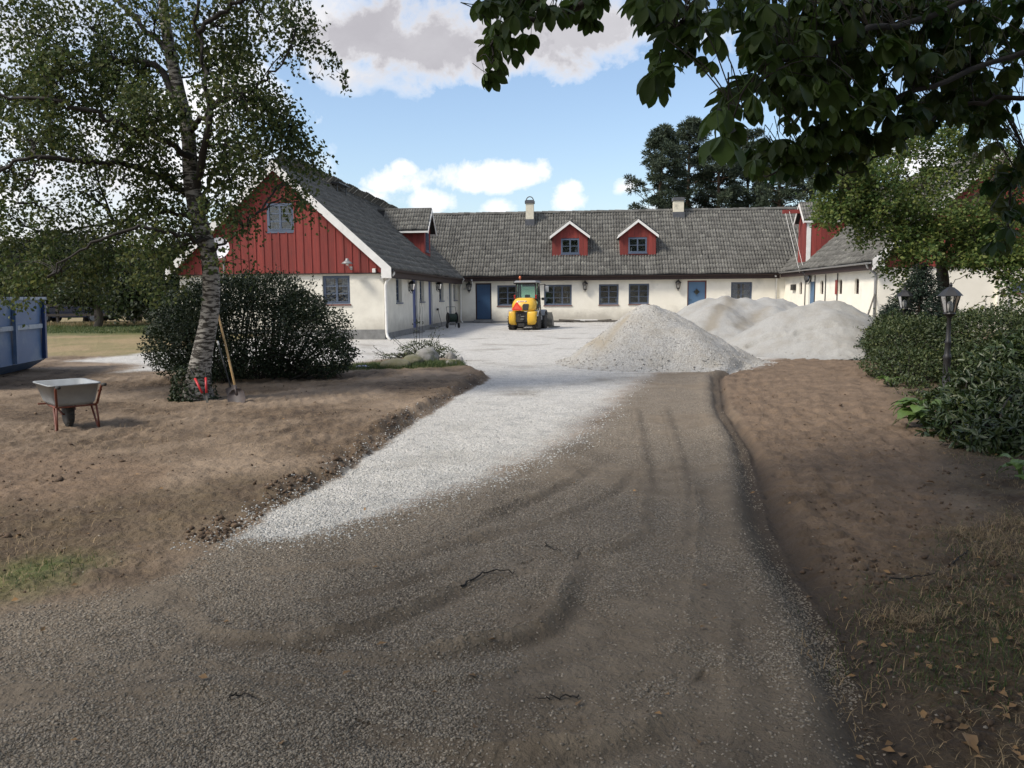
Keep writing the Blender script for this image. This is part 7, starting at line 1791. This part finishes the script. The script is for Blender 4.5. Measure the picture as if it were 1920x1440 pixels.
m = MB(); m.b2((.70, 2.55, .03), (1.15, 2.75, .07)); m.b2((.72, 2.9, .03), (1.15, 3.05, .07)); m.build('pallet_fork', M_STEEL, ld)

# ------------------------------------------------------------------ hose reel cart, broom, debris at the walls
M_HOSE = mat('dark_green_hose', (.02, .045, .03), (.03, .05, .035), 9, .5)
p = at_z(848, 615); e = empty('hose_reel_cart', (p[0], p[1], 0), .5, 'black garden hose reel cart by the left wing wall', 'hose reel')
m = MB()
for s in (-1, 1): m.lathe((s*.20, 0, .48), [(.26, s*.02), (.26, 0), (.05, 0), (.04, s*.03)], 20, 'x')
m.build('reel', M_MBK, e)
m = MB()
for i in range(9): m.lathe((-.16+i*.04, 0, .48), [(.10, -.02), (.19, -.018), (.205, 0), (.19, .018), (.10, .02)], 18, 'x')
m.build('hose', M_HOSE, e, True)
m = MB()
for s in (-1, 1): m.tube([(s*.24, -.12, .08), (s*.24, -.02, .5), (s*.22, .16, 1.0)], .013, 6); m.tube([(s*.24, -.02, .5), (s*.24, .25, .03)], .013, 6)
m.tube([(-.22, .16, 1.0), (.22, .16, 1.0)], .014, 6); m.build('cart_frame', M_STEEL, e)
for s in (-1, 1): m = MB(); m.lathe((s*.29, -.12, .12), [(.12, -.025), (.12, .025), (.04, .03)], 16, 'x'); m.build('wheel', M_MBK, e)
T = Tubes(); c0 = np.array([p[0]-.9, p[1]+.3, 0.03]); q = [np.array([math.cos(t)*(.25+.05*math.sin(3*t))-.0, math.sin(t)*.2, .02*abs(math.sin(2*t))]) for t in np.linspace(0, 11, 50)]
T.add(np.array(q), .012, 6); o = T.build('garden_hose', M_HOSE); o.location = tuple(c0); tag(o, 'loose coil of dark hose on the gravel beside the reel cart', 'hose')
p0 = at_x(829, 611, XL+.45); p1 = at_x(821, 580, XL+.08); e = empty('broom', tuple(p0), 0, 'long broom leaning on the left wing wall near the hose reel', 'broom')
m = MB(); d = Vector(p1-p0); m.tube([(0, 0, 0), tuple(d)], .014, 6); m.build('handle', M_STEEL, e); m = MB(); m.box(tuple(d), (.06, .30, .10)); m.build('broom_head', M_MBK, e)
M_BRD = mat('grey_old_board', (.11, .10, .085), (.06, .055, .05), 4, .9, .004, 30)
ld.scale = (.96, .96, .96)
bx0 = at_z(1050, 607)
for i in range(7):
    px = 1055+i*15+random.uniform(-4, 4); p = at_y(px, 605, YM-.5); m = MB(); L_ = random.uniform(.7, 1.4); m.box((0, 0, .05), (L_, .16, .08)); o = m.build('old_board', M_BRD if i != 3 else M_WHT)
    o.location = (p[0], YM-.45-.12*(i % 3), gz(p[0], YM-.5)+.05*(i % 2)+.01); o.rotation_euler = (random.uniform(-.03, .03), random.uniform(-.08, .08), random.uniform(-.25, .25))
    tag(o, ['dark board lying at the left end of the strip below the wide window', 'second weathered board at the foot of the middle wall', 'third dark board in the strip along the wall', 'short white painted board lying on the dark boards by the wall', 'dark board just right of the white one', 'sixth weathered board along the wall', 'rightmost dark board, near the front gravel heap'][i], 'board', 'old boards at the foot of the wall')
# leaning stick at right wing wall
p0 = at_x(1627, 592, XR-.7); p1 = at_x(1641, 549, XR-.05); m = MB(); m.beam((0, 0, 0), tuple(Vector(p1-p0)), .05, .03); o = m.build('leaning_batten', M_BRD); o.location = tuple(p0); tag(o, 'thin grey batten leaning against the white right wing wall', 'batten')
# litter
m = MB(); p = at_z(681, 692); m.lathe((0, 0, 0), [(.02, -.14), (.035, -.12), (.036, .06), (.015, .11), (.012, .14)], 10, 'x'); o = m.build('plastic_bottle', mat('pale_bottle', (.6, .62, .72), (.3, .35, .6), 9, .3), None, True); o.location = (p[0], p[1], gz(p[0], p[1])+.04); o.rotation_euler = (0, 0, .2); tag(o, 'crumpled white plastic bottle on the grass right of the dark shrub', 'bottle')

# ------------------------------------------------------------------ wheelbarrow
M_GALV = mat('galvanised_tray', (.33, .35, .36), (.25, .265, .275), 5, .5, .003, 20, metal=.1, obj=True, dirt=(.30, .30, .29), dscale=4, dlo=.55, dhi=.8)
M_RUST = mat('red_brown_frame_paint', (.17, .045, .025), (.10, .03, .018), 8, .55, obj=True)
wb_c = at_z(133, 800); wbz = gz(wb_c[0], wb_c[1])
wb = empty('wheelbarrow', (wb_c[0], wb_c[1], wbz), R_(-42), 'grey metal wheelbarrow with a rust red tube frame standing on the soil at the left', 'wheelbarrow')
# local +x = towards handles (right), -x = front with wheel hidden behind; tray
def rrect(x0, x1, y0, y1, z, r, n=5, tiltf=0):
    P = []
    for (cx, cy, a) in ((x1-r, y1-r, 0), (x0+r, y1-r, 90), (x0+r, y0+r, 180), (x1-r, y0+r, 270)):
        for i in range(n): t = R_(a+90*i/(n-1)); P.append(Vector((cx+r*math.cos(t), cy+r*math.sin(t), z+tiltf*(cx+r*math.cos(t)))))
    return P
zt_, zb_ = .64, .34
secs = [rrect(-.30, .30, -.24, .24, zb_, .05), rrect(-.36, .34, -.27, .27, zb_+.05, .07), rrect(-.52, .385, -.325, .325, zt_, .09, tiltf=0), rrect(-.545, .405, -.345, .345, zt_+.008, .10), rrect(-.545, .405, -.345, .345, zt_-.012, .10)]
inn = [rrect(-.51, .375, -.315, .315, zt_, .085), rrect(-.35, .33, -.26, .26, zb_+.06, .06), rrect(-.29, .29, -.23, .23, zb_+.012, .05)]
m = MB(); n = 20; V = []; 
for s in secs[:3]+[secs[4], secs[3]]+inn: V += s
F = [(i*n+j, i*n+(j+1) % n, (i+1)*n+(j+1) % n, (i+1)*n+j) for i in range(7) for j in range(n)]+[tuple(range(n))[::-1], tuple(7*n+j for j in range(n))]
m.add(V, F); m.build('tray', M_GALV, wb, True)
for s in (-1, 1):
    m = MB(); m.tube([(-.45, s*.12, .28), (-.30, s*.20, .315), (.30, s*.25, .325), (.40, s*.26, .36), (.52, s*.29, .60), (.58, s*.29, .635), (.70, s*.29, .64)], .017, 8); m.build('frame_tube', M_RUST, wb, True)
    m = MB(); m.tube([(.59, s*.29, .635), (.71, s*.29, .642)], .023, 8); m.build('grip', M_RUB, wb, True)
    m = MB(); m.tube([(.16, s*.24, .33), (.28, s*.26, .10), (.33, s*.27, .012), (.38, s*.27, .012), (.38, s*.265, .16), (.36, s*.255, .33)], .015, 8); m.build('leg', M_RUST, wb, True)
m = MB(); m.tube([(.30, -.25, .325), (.30, .25, .325)], .014, 6); m.tube([(-.25, -.345, .34), (-.2, .2, .33)], .014, 6); m.build('cross_brace', M_RUST, wb)
m = MB(); m.lathe((-.10, .0, .175), [(.09, -.045), (.15, -.05), (.172, -.03), (.178, 0), (.172, .03), (.15, .05), (.09, .045)], 24, 'y'); 
for i in range(20):
    a = 2*math.pi*i/20; rm = Matrix.Rotation(a, 3, 'Y'); m.box(Vector((-.10, 0, .175))+rm@Vector((0, 0, .175)), (.02, .075, .014), rm)
wq = m.build('wheel', M_RUB, wb, True)
m = MB(); m.lathe((-.10, 0, .175), [(.095, -.03), (.03, -.02), (.03, .02), (.095, .03)], 16, 'y'); m.build('rim', M_GALV, wq, True)
m = MB(); m.tube([(-.10, -.07, .175), (-.10, .07, .175)], .012, 6)
for s in (-1, 1): m.tube([(-.10, s*.07, .175), (-.22, s*.14, .31)], .014, 6)
m.build('axle_fork', M_RUST, wb)
wb.scale = (.82, .82, .82)

# ------------------------------------------------------------------ tools at the birch
M_WOOD = mat('pale_wood_handle', (.52, .34, .15), (.42, .27, .12), 12, .6, .001, 40, stretch=(4, 4, .6))
M_SPADE = mat('spade_steel', (.05, .042, .045), (.08, .06, .055), 12, .6)
M_RGRIP = mat('red_grip', (.50, .025, .03), None, 5, .45)
def lean(name, b, t, label, cat):
    b = np.array(b); return empty(name, tuple(b), 0, label, cat), Vector(np.array(t)-b)
pb = at_z(447, 752); pb[2] = gz(pb[0], pb[1])+.02; pt = at_y(402, 560, pb[1]+.75)
e, d = lean('shovel', pb, pt, 'broad shovel with a long pale wooden handle leaning against the birch and shrub', 'shovel')
dn = d.normalized(); m = MB(); m.tube([tuple(dn*.10), tuple(d*.5+Vector((0, .01, 0))), tuple(d)], [.018, .017, .016], 8); m.build('handle', M_WOOD, e, True)
rt = dn.cross(Vector((0, 1, 0))).normalized(); m = MB()
K = 6; rows = []
for (t, w_, cz) in ((-.06, .13, .0), (.0, .145, .01), (.10, .14, .02), (.17, .10, .02), (.20, .03, .0)):
    rows.append([rt*(w_*(j/K*2-1))+dn*t+Vector((0, -.045*(abs(j/K*2-1)**2)*1-.02+cz, 0)) for j in range(K+1)])
V = [q for r in rows for q in r]; F = [(i*(K+1)+j, i*(K+1)+j+1, (i+1)*(K+1)+j+1, (i+1)*(K+1)+j) for i in range(4) for j in range(K)]
m.add(V, F); m.add([v+Vector((0, .006, 0)) for v in V], F); m.tube([tuple(dn*.1), tuple(dn*.26)], .022, 8); m.build('blade', M_SPADE, e, True)
pb2 = at_z(438, 748); pb2[2] = gz(pb2[0], pb2[1])+.02; pt2 = at_y(408, 640, pb2[1]+.5)
e, d = lean('spade', pb2, pt2, 'shorter dark handled spade behind the wooden shovel, white tipped', 'spade'); dn = d.normalized()
m = MB(); m.tube([tuple(dn*.2), tuple(d)], .013, 8); m.build('handle', M_MBK, e, True); m = MB(); m.tube([tuple(d*.93), tuple(d*1.0)], .016, 8); m.build('handle_tip', M_WHT, e, True)
rt = dn.cross(Vector((0, 1, 0))).normalized(); m = MB(); m.prism([tuple(rt*-.10-dn*.02), tuple(rt*.09-dn*.04), tuple(rt*.09+dn*.22), tuple(rt*-.09+dn*.22)], (0, .01, 0)); m.build('blade', M_SPADE, e)
pb3 = at_z(388, 757); pb3[2] = gz(pb3[0], pb3[1])+.02; q1 = at_y(357, 692, pb3[1]+.16); q2 = at_y(385, 690, pb3[1]+.16)
e = empty('loppers', tuple(pb3), 0, 'red gripped loppers standing against the foot of the birch', 'loppers')
for q, (a, b) in ((q1, (.28, .72)), (q2, (.28, .72))):
    d = Vector(q-pb3); m = MB(); m.tube([tuple(d*.08), tuple(d)], .008, 6); m.build('handle', M_MBK, e); m = MB(); m.tube([tuple(d*a), tuple(d*b)], .017, 8); m.build('grip', M_RGRIP, e, True)
m = MB(); m.prism([(-.015, 0, 0), (.02, 0, 0), (.012, 0, .10), (-.012, 0, .10)], (0, .008, 0)); m.build('blade', M_STEEL, e)

# ------------------------------------------------------------------ blue container at the left edge
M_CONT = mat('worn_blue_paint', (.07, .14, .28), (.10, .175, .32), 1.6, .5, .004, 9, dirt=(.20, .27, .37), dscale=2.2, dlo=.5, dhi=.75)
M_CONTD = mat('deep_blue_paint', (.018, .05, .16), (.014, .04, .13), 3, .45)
M_CRIM = mat('scuffed_pale_blue', (.30, .37, .45), (.42, .46, .5), 7, .6, dirt=(.08, .13, .22), dscale=5, dlo=.5, dhi=.65)
c0 = at_z(84, 692); top = at_y(84, 562, c0[1])
ce = empty('skip_container', tuple(c0), R_(0), 'large worn blue open-topped waste container cut off by the left edge', 'container')
# right end edge at origin; near side runs towards the camera-left
A = Vector((0, 0, 0)); qn = Vector(at_z(-60, 725)-c0); dirv = Vector((qn.x, qn.y, 0)).normalized(); perp = Vector((-dirv.y, dirv.x, 0)); 
if perp.x > 0: perp = -perp
H_ = float(top[2]); Lc = 4.6; Wc = 1.9
def cp(a, b, z): return dirv*a+perp*b+Vector((0, 0, z))
m = MB(); t_ = .04
m.prism([cp(0, 0, .22), cp(Lc, 0, .22), cp(Lc, 0, H_*.62), cp(0, 0, H_*.62)], perp*t_)
m.prism([cp(0, 0, H_*.62), cp(Lc, 0, H_*.62), cp(Lc, -.06, H_), cp(0, -.06, H_)], perp*t_)
m.prism([cp(0, .0, .22), cp(Lc, .0, .22), cp(Lc, .32, .02), cp(0, .32, .02)], perp*t_)
m.prism([cp(0, Wc, .02), cp(Lc, Wc, .02), cp(Lc, Wc, H_), cp(0, Wc, H_)], perp*-t_)
m.prism([cp(0, .32, .04), cp(Lc, .32, .04), cp(Lc, Wc, .04), cp(0, Wc, .04)], (0, 0, t_)); m.build('side_panel', M_CONT, ce)
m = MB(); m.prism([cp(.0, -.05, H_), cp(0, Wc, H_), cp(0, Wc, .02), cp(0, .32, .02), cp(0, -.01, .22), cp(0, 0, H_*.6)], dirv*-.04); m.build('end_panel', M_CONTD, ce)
for a in (.0, 1.5, 3.0, 4.5):
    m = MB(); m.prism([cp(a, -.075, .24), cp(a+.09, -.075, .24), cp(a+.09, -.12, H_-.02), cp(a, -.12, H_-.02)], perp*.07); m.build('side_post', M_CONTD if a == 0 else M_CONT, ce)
m = MB(); m.prism([cp(.1, -.055, H_*.60), cp(Lc, -.055, H_*.60), cp(Lc, -.055, H_*.66), cp(.1, -.055, H_*.66)], perp*.055); m.build('side_rail', M_CRIM, ce)
m = MB(); m.prism([cp(-.02, -.13, H_), cp(Lc, -.13, H_), cp(Lc, .02, H_), cp(-.02, .02, H_)], (0, 0, .06)); m.prism([cp(-.02, .02, H_), cp(.08, .02, H_), cp(.08, Wc, H_), cp(-.02, Wc, H_)], (0, 0, .06)); m.prism([cp(.08, Wc-.1, H_), cp(Lc, Wc-.1, H_), cp(Lc, Wc, H_), cp(.08, Wc, H_)], (0, 0, .06)); m.build('top_rim', M_CRIM, ce)

# ------------------------------------------------------------------ paddock fence
M_FW = mat('dark_fence_wood', (.035, .028, .024), (.022, .018, .016), 5, .9)
FY = 40.0; fx0, fx1 = -44.0, -15.0
fe = empty('paddock_fence', (fx0, FY, 0), 0, 'dark wooden two-rail paddock fence beyond the lawn at the left', 'fence')
k = 0; x = fx0
zg = lambda X: gz(X, FY)
while x < fx1+.1:
    m = MB(); m.box((x-fx0, 0, .55+zg(x)), (.12, .12, 1.2)); m.build('post', M_FW, fe)
    if x+2.1 < fx1+.1:
        for z in (.52, 1.02): m = MB(); m.beam((x-fx0, -.08, z+zg(x)), (x+2.1-fx0, -.08, z+zg(x+2.1)), .035, .13); m.build('rail', M_FW, fe)
    x += 2.1
# ------------------------------------------------------------------ cars beyond the fence
def car(loc, rz, body, label):
    e = empty('parked_car', loc, rz, label, 'car', 'cars parked beyond the paddock fence'); L_, Wd, H_ = 4.3, 1.75, 1.42
    m = MB(); prof = [(-2.15, .35), (-2.15, .70), (-2.05, .86), (-1.2, .95), (1.3, .93), (2.05, .85), (2.14, .68), (2.12, .32), (1.75, .28)]
    # wheel arches
    def arch(cx): return [(cx+.36*math.cos(t), .30+.36*math.sin(t)) for t in np.linspace(0, math.pi, 8)]
    poly = prof+arch(1.32)+arch(-1.30)
    m.prism([(a, -Wd/2, b) for a, b in poly], (0, Wd, 0)); bevel(m.build('body', body, e), .05)
    m = MB(); top_ = [(-1.55, .92), (-1.1, 1.40), (.25, 1.43), (1.15, .92)]; V = [(a, -Wd/2+(.08 if b < 1 else .22), b) for a, b in top_]+[(a, Wd/2-(.08 if b < 1 else .22), b) for a, b in top_]
    m.add(V, [(0, 1, 2, 3), (7, 6, 5, 4), (0, 4, 5, 1), (2, 6, 7, 3)]); m.build('window', mat('dark_car_glass', (.01, .012, .014), None, 3, .08), e)
    m = MB(); m.add([(-1.12, -.66, 1.405), (.27, -.66, 1.435), (.27, .66, 1.435), (-1.12, .66, 1.405), (-1.05, -.6, 1.45), (.2, -.6, 1.475), (.2, .6, 1.475), (-1.05, .6, 1.45)], [(0, 1, 5, 4), (1, 2, 6, 5), (2, 3, 7, 6), (3, 0, 4, 7), (4, 5, 6, 7), (3, 2, 1, 0)])
    for s in (-1, 1):
        for (a, b) in ((0, 1), (2, 3)):
            p_ = V[a] if s < 0 else V[a+4]; q_ = V[b] if s < 0 else V[b+4]; m.beam(p_, q_, .06)
        m.beam((-.35, s*.80, .92), (-.35, s*.67, 1.43), .05)
    m.build('roof', body, e)
    for (cx) in (1.32, -1.30):
        for s in (-1, 1):
            m = MB(); m.lathe((cx, s*.78, .31), [(.18, -.1), (.31, -.1), (.31, .1), (.18, .1)], 20, 'y'); w = m.build('wheel', M_RUB, e)
            m = MB(); m.lathe((cx, s*.88, .31), [(.20, 0), (.19, s*.01), (.05, s*.015), (.001, s*.02)], 14, 'y'); m.build('rim', M_MGR, w)
    for s in (-1, 1): m = MB(); m.lathe((-2.13, s*.62, .66), [(.10, 0), (.09, -.03), (.001, -.04)], 12, 'x'); m.build('headlight', M_CER, e, True)
    m = MB(); m.box((-2.17, 0, .45), (.05, 1.6, .16)); m.build('bumper', M_MGR, e); return e
M_CB = mat('dark_blue_car_paint', (.018, .03, .085), None, 2, .25, coat=.6); M_CW = mat('white_car_paint', (.72, .72, .72), None, 2, .3, coat=.5)
p = at_y(140, 590, 45); car((p[0], 45, .15), math.pi+.25, M_CB, 'dark blue car behind the paddock fence, above the lawn')
p = at_y(228, 590, 48); car((p[0], 48, .15), math.pi-.1, M_CW, 'white car behind the paddock fence, right of the dark blue one')
